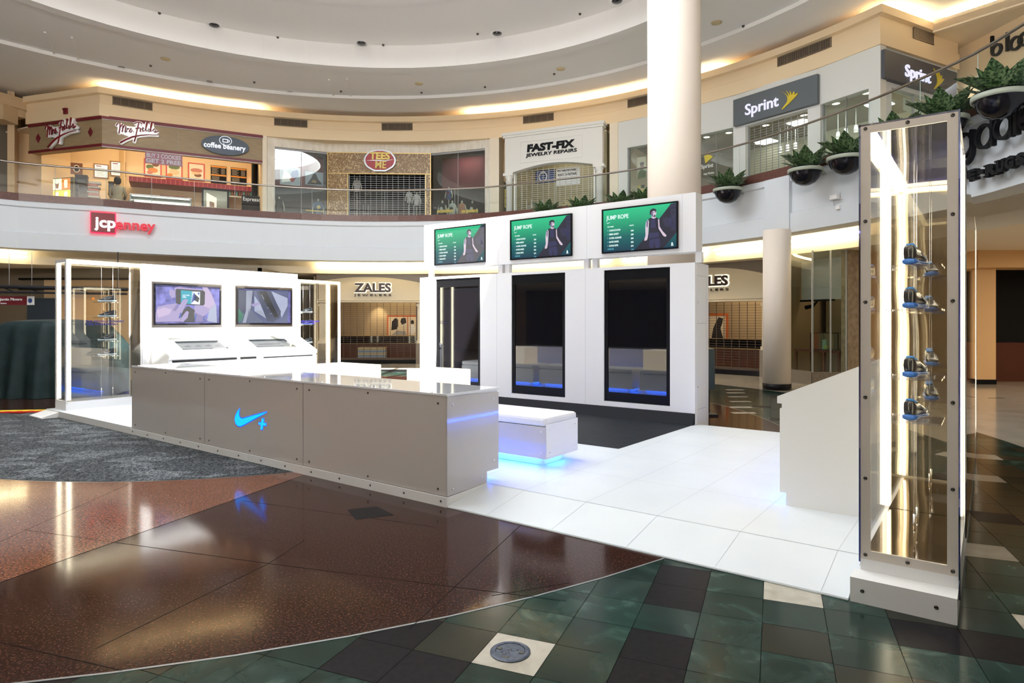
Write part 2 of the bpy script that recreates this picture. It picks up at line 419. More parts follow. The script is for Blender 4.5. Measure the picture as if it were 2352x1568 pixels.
# paler granite wedge, left of the joint through (0,1337) and (690,1093)
sp = [ground(-420, 1485.5), ground(0, 1337), ground(360, 1209.6), ground(690, 1093)]
d = (sp[3] - sp[1]).normalized(); far = sp[3] + d * 1.0
wedge = [sp[1] - d * .9, far]
aL0 = math.atan2(wedge[0].y - CY, wedge[0].x - CX); wpts = [wedge[1], wedge[0]]
for k in range(1, 12):
    a = aL0 - (aL0 + PI * 1.28) * k / 11 if False else aL0 - .085 * k
    wpts.append(Vector((CX + 7.81 * math.cos(a), CY + 7.81 * math.sin(a))))
wpts.append(Vector((-7.5, 9.2)))
fl.m = 9; fl.add([(p[0], p[1], .0014) for p in wpts], [tuple(range(len(wpts)))])
fl.m = 0
for (a, b) in [((56, 1217), (617, 1294)), ((617, 1294), (1300, 1380)), ((0, 1244), (306, 1107)), ((219, 1490), (617, 1294)), ((617, 1294), (700, 1240)), ((1196, 1206), (940, 1445)), ((0, 1475), (280, 1540)),
               ((560, 1150), (1000, 1210)), ((1130, 1368), (1310, 1338)), ((0, 1338), (690, 1094))]:
    p, q = ground(*a), ground(*b); n = (q - p).normalized(); n = Vector((-n.y, n.x)) * .0022
    fl.quad(*[(v.x, v.y, .0019) for v in (p - n, q - n, q + n, p + n)])
q = [ground(798, 1170), ground(865, 1163), ground(905, 1183), ground(817, 1194)]
fl.m = 5; fl.add([(*p, .002) for p in q], [(0, 3, 2, 1)])
fl.m = 8; cc = (CX - .25, CY)
ringface(cc, 4.18, 4.20, .0021)
fl.m = 4
for px, py in [(1690, 902), (1695, 911), (1700, 922), (1702, 935), (1708, 948), (1688, 895)]:
    p = ground(px, py); fl.quad(*[(p.x + s * .2, p.y + t * .09, .0012) for s, t in ((-1, -1), (1, -1), (1, 1), (-1, 1))])
ob = struct('floor', fl, ['grout', 'granite_dark_red', 'terrazzo_cream', 'marble_green_pale', 'tile_cream', 'tile_black', 'marble_green', 'marble_grey_green', 'metal_strip', 'granite_light_red'])
# carpet
m = mat('carpet', (.1, .1, .1), .95, spec=.1); nt = m.node_tree; N = nt.nodes; L = nt.links
tc = N.new('ShaderNodeTexCoord'); mp = N.new('ShaderNodeMapping'); mp.inputs['Rotation'].default_value = (0, 0, .35); mp.inputs['Scale'].default_value = (1, .35, 1)
L.new(tc.outputs['Object'], mp.inputs[0])
wv = N.new('ShaderNodeTexNoise'); wv.inputs['Scale'].default_value = 70; wv.inputs['Distortion'].default_value = 1.2; L.new(mp.outputs[0], wv.inputs['Vector'])
bk = N.new('ShaderNodeTexVoronoi'); bk.inputs['Scale'].default_value = 4.6; bk.distance = 'CHEBYCHEV'; bk.inputs['Randomness'].default_value = .6
mp2 = N.new('ShaderNodeMapping'); mp2.inputs['Rotation'].default_value = (0, 0, .35); mp2.inputs['Scale'].default_value = (.7, 1.2, 1); L.new(tc.outputs['Object'], mp2.inputs[0]); L.new(mp2.outputs[0], bk.inputs['Vector'])
r1 = N.new('ShaderNodeValToRGB'); r1.color_ramp.elements[0].color = (.020, .024, .030, 1); r1.color_ramp.elements[0].position = .42; r1.color_ramp.elements[1].color = (.15, .158, .16, 1); r1.color_ramp.elements[1].position = .62
L.new(wv.outputs['Fac'], r1.inputs[0])
sx = N.new('ShaderNodeSeparateColor'); L.new(bk.outputs['Color'], sx.inputs[0])
mr = N.new('ShaderNodeMapRange'); mr.inputs[1].default_value = .55; mr.inputs[2].default_value = .75; mr.inputs[3].default_value = .8; mr.inputs[4].default_value = 1.45; L.new(sx.outputs[0], mr.inputs[0])
mx = N.new('ShaderNodeVectorMath'); mx.operation = 'SCALE'; L.new(r1.outputs[0], mx.inputs[0]); L.new(mr.outputs[0], mx.inputs[3]); L.new(mx.outputs[0], N['Principled BSDF'].inputs['Base Color'])
cp = MB(); pts = []
for k in range(72):
    a = 2 * PI * k / 72; pts.append((cc[0] + 4.18 * math.cos(a), cc[1] + 4.18 * math.sin(a)))
cp.zprism(pts, .0024, .0045)
cp.zprism([tuple(ground(-260, 1060)), tuple(ground(0, 1092)), (-3.9, 8.2), tuple(ground(120, 953)), tuple(ground(-260, 940))], .0022, .0043)
struct('floor_carpet', cp, ['carpet'])
mt = MB(); F = frame2(ground(-200, 953), ground(119, 947)); Lw = (ground(119, 947) - ground(-200, 953)).length
mt.m = 0; mt.box(0, Lw, 0, .16, .004, .016)
mt.m = 1; mt.box(0, Lw, .16, .3, .004, .017)
for k in range(12): mt.box(Lw * k / 12, Lw * (k + .45) / 12, .12, .16, .004, .017)
mat('mat_red', (.50, .012, .010), .5); mat('mat_yellow', (.80, .58, .02), .5)
solo('floor_mat', mt, ['mat_red', 'mat_yellow'], F, 'red interlocking mat edge with a yellow strip, on the floor by the covered vehicle', 'mat')

# ---- balcony deck, fascia, parapet kerb
b = MB()
prof = [(0, 4.98), (0, 4.83), (.05, 4.80), (.05, 4.10), (.0, 4.08), (.0, 3.63), (.55, 3.63), (.55, 3.95), (3.0, 3.95), (3.0, 4.98)]
b.smooth = False
sweep(b, RIM, prof, closed=True)
struct('wall_balcony_fascia', b, ['paint_white'])
b = MB(); b.m = 0; sweep(b, RIM, [(-.015, 4.978), (.3, 4.978), (.3, 5.19), (-.015, 5.19)], closed=True)
struct('trim_1', b, ['granite_brown'])
b = MB(); sweep(b, RIM, [(2.5, 4.60), (14, 4.60), (14, 4.95), (2.5, 4.95)], closed=True)
struct('floor_upper', b, ['terrazzo_cream'])
# shallow pilasters and raised panels on the fascia
b = MB()
for px in (1786, 2190): 
    Fp = rim_frame(px); w = .36 if px == 1786 else .3
    s = MB(); s.box(-w, w, -.04, .08, 3.62, 4.97)
    for v in s.v: q = Fp.w(v); b.v.append(tuple(q))
    n0 = len(b.v) - 8; b.f += [tuple(n0 + i for i in f) for f in s.f]; b.mi += [0] * 6; b.sm += [False] * 6
struct('trim_2', b, ['paint_white'])
# lower ceiling with its cove
b = MB(); sweep(b, RIM, [(1.5, 3.95), (1.5, 3.36), (1.44, 3.34), (1.44, 3.53), (1.36, 3.53), (1.36, 3.28), (9.0, 3.28), (9.0, 3.95)], closed=True)
struct('ceiling_lower', b, ['paint_cream_light'])
def cove(pxa, pxb, z, dr, mat_, rad=.02, R=None):
    pts = []
    a0 = ang(fascia_hit(pxa, dr)) if R is None else ang(ray_circle(pxa, R)); a1 = ang(fascia_hit(pxb, dr)) if R is None else ang(ray_circle(pxb, R))
    if a0 < a1 - .01 and R is None: pass
    for i in range(25):
        a = a0 + (a1 - a0) * i / 24
        p = rim(a, dr) if R is None else (HC.x + R * math.cos(a), HC.y + R * math.sin(a))
        pts.append((p[0], p[1], z))
    m = MB(); m.tube(pts, rad, 6)
    return m
for (a, c) in ((-150, 62), (725, 985), (1000, 1400), (1425, 1620), (1640, 1785), (1800, 1975)):
    o = solo('cove_light', cove(a, c, 3.60, 1.25, 'x', .035), ['cove_tube_low'], WF, 'warm tube light in the lower ceiling cove ' + {-150: 'at far left above the covered car', 725: 'above the jeweller left of the screens', 1000: 'behind the left of the three green screens', 1425: 'behind the right end of the screen wall', 1640: 'left of the short round column', 1800: 'right of the short round column'}[a], 'light', 'lower ceiling cove lights')

# ---- upper ceiling: three stepped rings
b = MB(); C2 = (CX, CY)
RC0, RC1, RC2, RC3 = 7.2, 10.25, 5.3, 13.6
cl = MB(); cl.smooth = False
def cring(prof, n=96, c=C2): cl.lathe(c, prof, n, smooth=False)
cring([(RC2, 11.8), (RC2, 10.95), (RC2 + .25, 10.95), (RC2 + .25, 11.0), (RC0, 11.0), (RC0, 10.35), (RC0 + .32, 10.35), (RC0 + .32, 10.40), (RC1 - .0, 10.40), (RC1 - .0, 9.68), (RC1 + .34, 9.68), (RC1 + .34, 9.74), (16.0, 9.74)])
struct('ceiling_upper', cl, ['paint_ceiling'])
cl = MB(); Rs = [(HC.x + 13.65 * math.cos(PI - 2 * PI * i / 96), HC.y + 13.65 * math.sin(PI - 2 * PI * i / 96)) for i in range(96)]
sweep(cl, Rs, [(0, 9.76), (0, 9.63), (7, 9.63), (7, 9.76)], closed=True)
struct('ceiling_cove', cl, ['paint_ceiling'])
# flat panel joints of the ceiling
b = MB()
for (p0, p1) in (((165, 85), (187, 160)), ((103, 73), (143, 165)), ((797, 180), (808, 235)), ((755, 182), (770, 232))):
    P = []
    for px, py in (p0, p1):
        t = (9.735 - EYE) * FPX / (HYP - py); P.append(Vector(((px - CXP) / FPX * t, t)))
    n = (P[1] - P[0]).normalized(); n = Vector((-n.y, n.x)) * .025
    b.zprism([tuple(P[0] - n), tuple(P[1] - n), tuple(P[1] + n), tuple(P[0] + n)], 9.70, 9.745)
struct('trim_3', b, ['paint_ceiling'])
# skylight frame ribs
b = MB()
for k in range(12):
    a = PI * k / 12; dx, dy = math.cos(a) * (RC2 + .05), math.sin(a) * (RC2 + .05)
    b.tube([(CX - dx, CY - dy, 11.75), (CX + dx, CY + dy, 11.75)], .07, 4)
ringt = [(CX + 2.8 * math.cos(2 * PI * k / 32), CY + 2.8 * math.sin(2 * PI * k / 32), 11.75) for k in range(32)]
b.tube(ringt, .07, 4, closed=True)
struct('window_1', b, ['paint_white'])

# ---- upper storey bulkhead above the shops
RB = 15.2
K0, K1, K2 = Vector((-17.2, 22.75)), Vector((-13.95, 21.75)), None
a_l, a_r = ang(K1), ang(ray_circle(2022, RB))
KR = ray_circle(2022, RB)
arc_pts = [(HC.x + RB * math.cos(a_l + (a_r - a_l) * i / 48), HC.y + RB * math.sin(a_l + (a_r - a_l) * i / 48)) for i in range(49)]
arc_pts[0] = tuple(K1)
path = [(-30, 18.0), (-17.6, 22.1)]
bulk = [(0, 8.52), (0, 8.93), (.04, 8.95), (.04, 9.24), (-.10, 9.26), (-.10, 9.46), (-.06, 9.46), (-.06, 9.30), (.45, 9.30), (.45, 9.64), (.9, 9.64), (.9, 8.52)]
b = MB(); KS = Vector((12.38, 17.8))
sweep(b, [tuple(K0)] + arc_pts + [tuple(KS)], bulk)
struct('wall_bulkhead', b, ['paint_cream'])
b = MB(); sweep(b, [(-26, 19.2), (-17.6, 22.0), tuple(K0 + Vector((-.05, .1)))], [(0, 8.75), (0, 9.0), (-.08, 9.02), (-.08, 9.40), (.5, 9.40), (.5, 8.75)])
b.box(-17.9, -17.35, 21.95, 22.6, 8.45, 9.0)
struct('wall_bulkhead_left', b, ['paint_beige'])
# dropped soffit over the right hand arm, with its own lip
b = MB()
q0, q1 = Vector((11.15, 17.05)), Vector((12.7, 15.0))
b.zprism([tuple(q0), tuple(q1), (16.5, 10), (24, 10), (22, 24), (12.5, 18.2)], 9.24, 9.42)
sweep(b, [tuple(q0), tuple(q1), (16.5, 10)], [(0, 9.20), (0, 9.50), (.14, 9.50), (.14, 9.20)])
struct('ceiling_right', b, ['paint_cream_light'])
# walls closing the building round the picture
b = MB()
for (A, B, z0, z1) in [((-17.6, 22.6), (-22, 30), 4.9, 9.7), ((-24, 30), (-8, 30), 4.9, 9.7), ((-21, 31), (-27, 10), 0, 9.7), ((-26, 11), (-22, -10), 0, 9.8), ((-23, -9.5), (19, -9.5), 0, 9.8),
                       ((18, -10), (19, 6), 0, 9.8), ((18.5, 5), (20, 28), 4.9, 9.7), ((-8, 30), (20, 28), 4.9, 9.7)]:
    A, B = Vector(A), Vector(B); n = (B - A).normalized(); n = Vector((-n.y, n.x)) * .1
    b.zprism([tuple(A - n), tuple(B - n), tuple(B + n), tuple(A + n)], z0, z1)
struct('wall_outer', b, ['paint_beige'])
b = MB(); b.box(-28, 22, -12, 34, 12.2, 12.3)
# roof outside the rings (keeps the sky out)
ro = MB(); ro.lathe(C2, [(15.5, 9.80), (40, 9.80), (40, 9.85), (15.5, 9.85)], 48, smooth=False)
struct('ceiling_outer', ro, ['paint_ceiling'])
ro = MB(); ro.lathe(C2, [(RC2, 11.8), (RC2 + .1, 11.85), (12, 11.4), (16, 9.86)], 64, smooth=False)
struct('ceiling_shell', ro, ['paint_ceiling'])

# cove light behind the upper bulkhead lip
for (a, c, nm) in ((232, 600, 'above the cookie shop'), (1075, 1480, 'above the jewelry repair shop'), (1490, 1660, 'behind the tall white column')):
    solo('cove_light', cove(a, c, 9.37, 0, 'x', .025, R=RB + .16), ['cove_tube'], WF, 'warm tube light behind the upper cove lip ' + nm, 'light', 'upper ceiling cove lights')
s = MB(); s.tube([(KR.x + .2, KR.y + .35, 9.37), (KS.x - 1.3, KS.y - .45, 9.37)], .03, 6)
solo('cove_light', s, ['cove_tube'], WF, 'warm tube light in the cove over the corner phone shop sign', 'light', 'upper ceiling cove lights')
s = MB(); s.tube([(q0.x + .25, q0.y - .15, 9.54), (q1.x + .2, q1.y, 9.54)], .03, 6)
solo('cove_light', s, ['cove_tube'], WF, 'warm tube light on the lip of the dropped soffit at top right', 'light', 'upper ceiling cove lights')

# air grilles in the bulkhead
vent_src = None
gm = MB(); gm.m = 0; gm.box(-.5, .5, .0, .02, -.14, .14)
vf = [(305, 'above the cookie shop sign'), (668, 'above the left window of the T-shirt shop'), (912, 'above the T-shirt shop gate'), (1236, 'above the jewelry repair shop'), (1478, 'half hidden by the tall column'), (1845, 'above the phone shop gate')]
mat('grille_brown', (.20, .15, .10), .6); mat('grille_dark', (.08, .06, .04), .7)
for px, nm in vf:
    a = ang(ray_circle(px, RB)); p = (HC.x + (RB + .03) * math.cos(a), HC.y + (RB + .03) * math.sin(a)); F = Frame(p, a - PI / 2)
    w = .60 if px != 1845 else .82
    T = Thing('air_vent', F, (0, 0, 8.98), 'brown louvred air vent ' + nm, 'vent', 'bulkhead air vents')
    m = MB(); m.m = 0; m.box(-w, w, -.012, .03, 8.965, 9.225); T.part('backing', m, ['grille_dark'])
    m = MB()
    for z0 in (8.965, 9.215): m.box(-w, w, -.03, .03, z0, z0 + .02)
    for x in (-w, w - .02): m.box(x, x + .02, -.03, .03, 8.965, 9.235)
    for k in range(1, 5): m.box(-w + 2 * w * k / 5 - .008, -w + 2 * w * k / 5 + .008, -.028, .03, 8.965, 9.235)
    n = 24
    for k in range(n): x = -w + 2 * w * (k + .5) / n; m.box(x - .007, x + .007, -.024, .0, 8.98, 9.22)
    T.part('louvres', m, ['grille_brown'])
F = frame2(KR, KS); T = Thing('air_vent', F, (1.2, -.03, 8.98), 'brown louvred air vent over the corner phone shop sign', 'vent', 'bulkhead air vents')
x0 = F.at(2100, 90)[0]; x1 = F.at(2144, 100)[0]
m = MB(); m.box(x0, x1, .01, .04, 8.96, 9.22); T.part('backing', m, ['grille_dark'])
m = MB()
for k in range(26): x = x0 + (x1 - x0) * k / 25; m.box(x - .01, x + .01, -.01, .03, 8.96, 9.22)
m.box(x0 - .02, x1 + .02, -.012, .03, 9.21, 9.235); m.box(x0 - .02, x1 + .02, -.012, .03, 8.94, 8.965); T.part('louvres', m, ['grille_brown'])

# ---- ceiling fittings
def ceil_pt(px, py, z): t = (z - EYE) * FPX / (HYP - py); return ((px - CXP) / FPX * t, t)
def downlight(px, py, z, r, label, group, kind='can', lit=False):
    x, y = ceil_pt(px, py, z); F = Frame((x, y), 0)
    if kind == 'can':
        T = Thing('ceiling_light', F, (0, 0, z), label, 'ceiling light', group)
        m = MB(); m.lathe((0, 0), [(r * .86, z + .05), (r * .9, z - .006), (r * 1.08, z - .006), (r * 1.1, z + .0)], 20); T.part('trim_ring', m, ['chrome' if not lit else 'white'])
        m = MB(); m.lathe((0, 0), [(0, z - .002), (r * .88, z - .004)], 20); T.part('lens', m, ['lens_lamp' if lit else 'can_inside'])
    elif kind == 'big':
        T = Thing('ceiling_speaker', F, (0, 0, z), label, 'recessed spotlight', group)
        m = MB(); m.lathe((0, 0), [(r * .6, z + .01), (r, z - .008), (r * 1.12, z)], 24); T.part('trim_ring', m, ['chrome'])
        m = MB(); m.ball((0, 0, z), r * .78, r * .78, r * .32, 16, 8); T.part('lens', m, ['black_gloss'])
    elif kind == 'plate':
        m = MB(); m.lathe((0, 0), [(0, z - .012), (r, z - .01), (r * 1.05, z)], 20)
        T = solo('ceiling_speaker', m, ['speaker_cream'], F, label, 'ceiling speaker', group)
    elif kind == 'dot':
        m = MB(); m.lathe((0, 0), [(0, z - .05), (r * .6, z - .045), (r, z - .02), (r, z)], 10)
        T = solo('sprinkler_head', m, ['can_dark'], F, label, 'sprinkler', group)
mat('can_inside', (.30, .27, .23), .3, .3); mat('can_dark', (.08, .07, .06), .6); mat('speaker_cream', (.66, .55, .33), .7)
for px, py, nm in [(279, 154, 'above the left sign of the cookie shop'), (481, 187, 'above the oval coffee sign'), (666, 212, 'left of the T-shirt shop'), (878, 225, 'above the T-shirt shop sign'), (1071, 220, 'between the T-shirt shop and the jewelry repair shop'), (1244, 204, 'above the jewelry repair shop'), (1423, 171, 'just left of the tall column'), (1622, 115, 'just right of the tall column'), (1829, 34, 'above the phone shop')]:
    downlight(px, py, 9.735, .115, 'small round recessed ceiling light ' + nm, 'ceiling cans of the outer ring')
for px, py, nm in [(492, 58, 'leftmost of the four'), (830, 99, 'the one left of the picture centre'), (1142, 77, 'the one left of the tall column'), (1417, 3, 'cut by the top edge of the picture')]:
    downlight(px, py, 10.40, .19, 'black domed spotlight in a chrome ring, ' + nm, 'black dome spotlights', 'big')
for px, py, nm in [(380, 135, 'over the cookie shop'), (962, 192, 'over the T-shirt shop'), (1288, 158, 'over the jewelry repair shop'), (1646, 52, 'right of the tall column')]:
    downlight(px, py, 9.735, .14, 'pale yellow round ceiling speaker ' + nm, 'yellow ceiling speakers', 'plate')
for px, py in [(366, 29), (638, 85), (880, 102), (1097, 77), (1332, 31), (346, 150), (584, 188), (783, 209), (968, 212), (1114, 199), (1273, 169), (1707, 59), (45, 154)]:
    downlight(px, py, 10.40 if py < 110 and px < 1500 else 9.735, .04, 'tiny dark sprinkler head in the white rotunda ceiling', 'ceiling sprinkler heads', 'dot')
for px, py, nm in [(2300, 77, 'leftmost'), (2247, 75, 'small one'), (2305, 55, 'nearest the railing')]:
    pass
# tall white column and lower columns
def column(name, x, y, r, z0, z1, label, base=.12, cap=True):
    F = Frame((x, y), 0); T = Thing(name, F, (0, 0, z0), label, 'column')
    m = MB(); m.lathe((0, 0), [(0, z0 + base), (r, z0 + base), (r, z1), (0, z1)], 48); T.part('shaft', m, ['column_paint'])
    m = MB(); m.lathe((0, 0), [(0, z0 + .003), (r * 1.03, z0 + .003), (r * 1.03, z0 + base), (0, z0 + base)], 48); T.part('base', m, ['black'])
X, Y = (1548 - CXP) / FPX * 12.6, 12.6
column('round_column', X, Y, .51, 0, 11.2, 'tall thick white round column rising behind the screen wall to the ceiling', .12)
p = ground(1797, 897); column('round_column', p.x, p.y + .3, .30, 0, 3.63, 'short cream round column under the balcony, right of the screen wall', .14)
# ================================================================== EXHIBITION STAND
BO = Vector((-.541, 5.365)); BA = math.atan2(-.59606, .80294)
BF = Frame(BO, BA)                                   # x = u along the front edge, y = v into the stand
U, V = BF.x, BF.y
def bo(u, v): return BO + U * u + V * v
LF = Frame(bo(-8.45, 0), BA + PI / 2)                # left side wall: x = v, y = into the wall
RF = Frame(bo(3.04, 0), BA - PI / 2)                 # right side wall: x = -v, y = into the wall
# ---- platform
T = Thing('display_platform', BF, (-2.7, 2.5, 0), 'low white tiled platform floor carrying the whole stand, with a ramped front edge', 'platform')
m = MB(); m.box(-8.95, 3.50, .52, 4.86, .0, .10); m.box(-8.95, -8.40, 4.86, 5.68, 0, .10); m.box(2.99, 3.50, 4.86, 5.68, 0, .10); m.box(-8.95, -5.86, 0, .52, 0, .10); m.box(3.01, 3.50, .155, .52, 0, .098)
T.part('deck', m, ['deck_white'])
m = MB(); m.xprism([(0, 0), (.52, 0), (.52, .1), (.006, .012), (0, .012)], 0.001, 3.0); m.box(0, 3.0, -.006, 0, 0.001, .008); T.part('ramp', m, ['deck_white'])
m = MB()
for u in (.42, 1.03, 1.64, 2.25, 2.86): m.add([(u - .0015, .01, .0135), (u + .0015, .01, .0135), (u + .0015, .52, .1012), (u - .0015, .52, .1012)], [(0, 1, 2, 3)]); 
for k, u in enumerate([-.19 + .61 * i for i in range(-9, 6)]): m.quad((u - .0012, .52, .1007), (u + .0012, .52, .1007), (u + .0012, 4.86, .1007), (u - .0012, 4.86, .1007))
for v in (1.42, 2.34, 3.26, 4.18): m.quad((-8.4, v - .0012, .1008), (3.0, v - .0012, .1008), (3.0, v + .0012, .1008), (-8.4, v + .0012, .1008))
m.quad((.02, .518, .1010), (3.0, .518, .1010), (3.0, .523, .1010), (.02, .523, .1010))
T.part('tile_seams', m, ['seam'])
m = MB(); m.box(-8.96, -5.84, -.012, 0, 0, .10); T.part('edge_trim', m, ['white_matt'])
m = MB(); m.xprism([(-.25, 0), (-.012, 0), (-.012, .085), (-.25, .02)], -8.96, -8.42); T.part('corner_ramp', m, ['white_matt'])
# screws
def screw_mesh():
    m = MB(); n = 10
    m.v = []; m.smooth = False
    ring = lambda r, y: [(r * math.cos(2 * PI * k / n), y, r * math.sin(2 * PI * k / n)) for k in range(n)]
    m.loft([ring(.0105, .002), ring(.0105, -.002), ring(.008, -.005), ring(.004, -.005), ring(.0038, -.003)])
    return m
SCREW = _mesh('screw', screw_mesh(), ['screw_metal'])
SCREWL = _mesh('screw', screw_mesh(), ['chrome'])
def screw(T, x, y, z, facing=0, light=False, s=1.0, parent=None):
    o = bpy.data.objects.new('screw', SCREWL if light else SCREW); COL.objects.link(o); o.parent = parent or T.e
    o.location = (x - T.b[0], y - T.b[1], z - T.b[2]); o.rotation_euler = (0, 0, facing); o.scale = (s, s, s)
    return o
# ---- front counter
T = Thing('display_counter', BF, (-2.9, .35, 0), 'long white gloss counter in front with a lit blue tick and plus logo', 'counter')
m = MB(); m.box(-5.82, -.008, .008, .52, .102, .925); m.box(-5.82, -.008, .52, .69, .20, .925); T.part('body', m, ['white_matt'])
for a, c in ((-5.83, -3.905), (-3.898, -1.975), (-1.968, -.003)):
    m = MB(); m.box(a, c, 0, .0075, .088, .922); T.part('front_panel', m, ['white_gloss'])
m = MB(); m.box(-3.905, -3.898, .001, .009, .088, .922); m.box(-1.975, -1.968, .001, .009, .088, .922); m.box(-5.83, .0, -.0005, .004, .084, .088); T.part('panel_joints', m, ['gap'])
m = MB(); m.add([(-.0075, 0, .088), (-.0075, .53, .10), (-.0075, .53, .20), (-.0075, .70, .20), (-.0075, .70, .90), (-.0075, 0, .922), (0.0, 0, .088), (0.0, .53, .10), (0.0, .53, .20), (0.0, .70, .20), (0.0, .70, .90), (0.0, 0, .922)],
      [(0, 1, 2, 5), (5, 2, 3, 4), (11, 8, 7, 6), (11, 10, 9, 8)] + [(i, i + 6, (i + 1) % 6 + 6, (i + 1) % 6) for i in range(6)])
T.part('end_panel', m, ['white_gloss'])
m = MB(); m.box(-5.835, .004, -.004, .715, .923, .944); T.part('countertop', m, ['white_top'], bevel=.003)
m = MB(); m.box(-5.84, -2.96, -.012, .0, 0.0, .084); m.box(-2.955, .006, -.012, .0, 0.0, .084); m.xprism([(0, 0), (.53, .0), (.53, .10), (0, .084)], .0, .006); T.part('kick_plate', m, ['white_matt'])
for a, c in ((-5.83, -3.905), (-3.898, -1.975), (-1.968, -.003)):
    for x in (a + .10, (a + c) / 2, c - .10):
        for z in (.86, .14): screw(T, x, -.001, z if x != (a + c) / 2 else z + (.03 if z > .5 else -.02))
for x in [-5.78 + .44 * k for k in range(14)]: screw(T, x, -.013, .045)
for y, z in ((.07, .85), (.62, .85), (.63, .29), (.07, .14), (.46, .17)): screw(T, .001, y, z, PI / 2, True)
for x in [-5.7 + .5 * k for k in range(12)]:
    o = screw(T, x, .03, .945, 0, True); o.rotation_euler = (-PI / 2, 0, 0)
def zp(x, y): return BF.at(480 + x / 11.76, 900 + y / 11.76)
sw = [(835, 440), (812, 560), (815, 640), (850, 700), (900, 722), (960, 706), (1260, 620), (1550, 540), (1560, 550), (1220, 728), (950, 880), (850, 925), (780, 908), (725, 840), (703, 740), (722, 640), (775, 530)]
P = [zp(*p) for p in sw]; gx = sum(p[0] for p in P) / len(P); gz = sum(p[1] for p in P) / len(P)
m = MB(); m.prism(P, -.004, .002)
plus = [(1440, 715), (1490, 720), (1475, 830), (1550, 850), (1545, 905), (1465, 895), (1450, 1010), (1400, 1010), (1415, 885), (1350, 870), (1352, 820), (1425, 830)]
P2 = [zp(*p) for p in plus]; m.prism(P2, -.004, .002)
m.m = 1
def grow(P, d):
    cxx = sum(p[0] for p in P) / len(P); n = len(P); out = []
    ar = sum(P[i][0] * P[(i + 1) % n][1] - P[(i + 1) % n][0] * P[i][1] for i in range(n)); sgn = 1 if ar > 0 else -1
    for i in range(n):
        a = Vector(P[i - 1]); b_ = Vector(P[i]); c = Vector(P[(i + 1) % n]); e1 = (b_ - a).normalized(); e2 = (c - b_).normalized()
        nn = Vector((e1.y + e2.y, -(e1.x + e2.x))) * sgn; nn = nn.normalized() if nn.length > 1e-6 else Vector((0, 0)); out.append(tuple(b_ + nn * d))
    return out
m.prism(grow(P, .008), -.002, .002); m.prism(grow(P2, .008), -.002, .002)
T.part('lit_logo', m, ['cyan_logo', 'cyan_logo_edge'], label='glowing blue tick and plus sign')
m = MB(); m.box(-5.7, -.05, .60, .62, .185, .198); T.part('light_strip', m, ['blue_led'], label='glowing blue light strip under the rear')
# ---- bench seats with light blocks
def bench(u0, u1, v0, v1, label, cut=True):
    T = Thing('bench', BF, ((u0 + u1) / 2, (v0 + v1) / 2, .1), label, 'bench', 'white benches of the stand')
    m = MB(); m.box(u0 + .006, u1 - .006, v0 + .006, v1 - .006, .19, .505); T.part('body', m, ['white_matt'])
    nn = max(1, round((u1 - u0) / .72)); w = (u1 - u0) / nn
    for k in range(nn):
        m = MB(); m.box(u0 + w * k + .002, u0 + w * (k + 1) - .002, v0, v0 + .006, .19, .50); T.part('front_panel', m, ['white_gloss'])
        for x in (u0 + w * k + .06, u0 + w * (k + 1) - .06):
            for z in (.25, .455): screw(T, x, v0 - .001, z, 0, True, .8)
    m = MB(); m.box(u1 - .006, u1, v0 + .002, v1, .19, .535); T.part('end_panel', m, ['white'])
    for y in (v0 + .06, v1 - .06):
        for z in (.25, .475): screw(T, u1 + .001, y, z, PI / 2, True, .8)
    m = MB(); m.box(u0, u1 - .007, v0 - .005, v1, .508, .60); T.part('cushion', m, ['cushion_white'], bevel=.03)
    m = MB(); m.box(u0 + .1, u1 - .11, v0 + .10, v1 - .10, .1025, .19); T.part('plinth', m, ['white_matt'])
    m = MB()
    m.box(u0 + .1, u1 - .14, v0 + .062, v0 + .092, .172, .186); m.box(u1 - .10, u1 - .07, v0 + .14, v1 - .14, .172, .186); m.box(u0 + .1, u1 - .14, v1 - .092, v1 - .062, .184, .188)
    T.part('light_strip', m, ['blue_led'], label='glowing blue light strip')
    return T
mat('cushion_white', (.80, .80, .80), .4)
bench(-1.95, .13, 1.30, 1.90, 'white padded bench glowing blue underneath, beside the right end of the counter')
bench(-4.35, -2.10, 1.30, 1.90, 'white padded bench behind the middle of the counter, mostly hidden')
bench(-6.60, -4.50, 1.30, 1.90, 'white padded bench behind the left of the counter, mostly hidden')
for (u0, u1, v0, v1, z1, nm) in ((-1.88, -1.32, 1.36, 1.86, .985, 'rightmost of the three white glowing cube blocks behind the counter'), (-3.72, -2.90, 1.36, 1.88, .975, 'middle one of the white glowing blocks behind the counter, left of the gate view'), (-5.55, -4.75, 1.36, 1.88, .97, 'leftmost white glowing block behind the counter, before the sloped console')):
    m = MB(); m.box(u0, u1, v0, v1, .601, z1)
    solo('light_block', m, ['cube_white'], BF, nm, 'light block', 'glowing display blocks', bevel=.006)
c = mat('cube_white', (.82, .80, .78), .35, emit=(1, .80, .50), es=1.2)
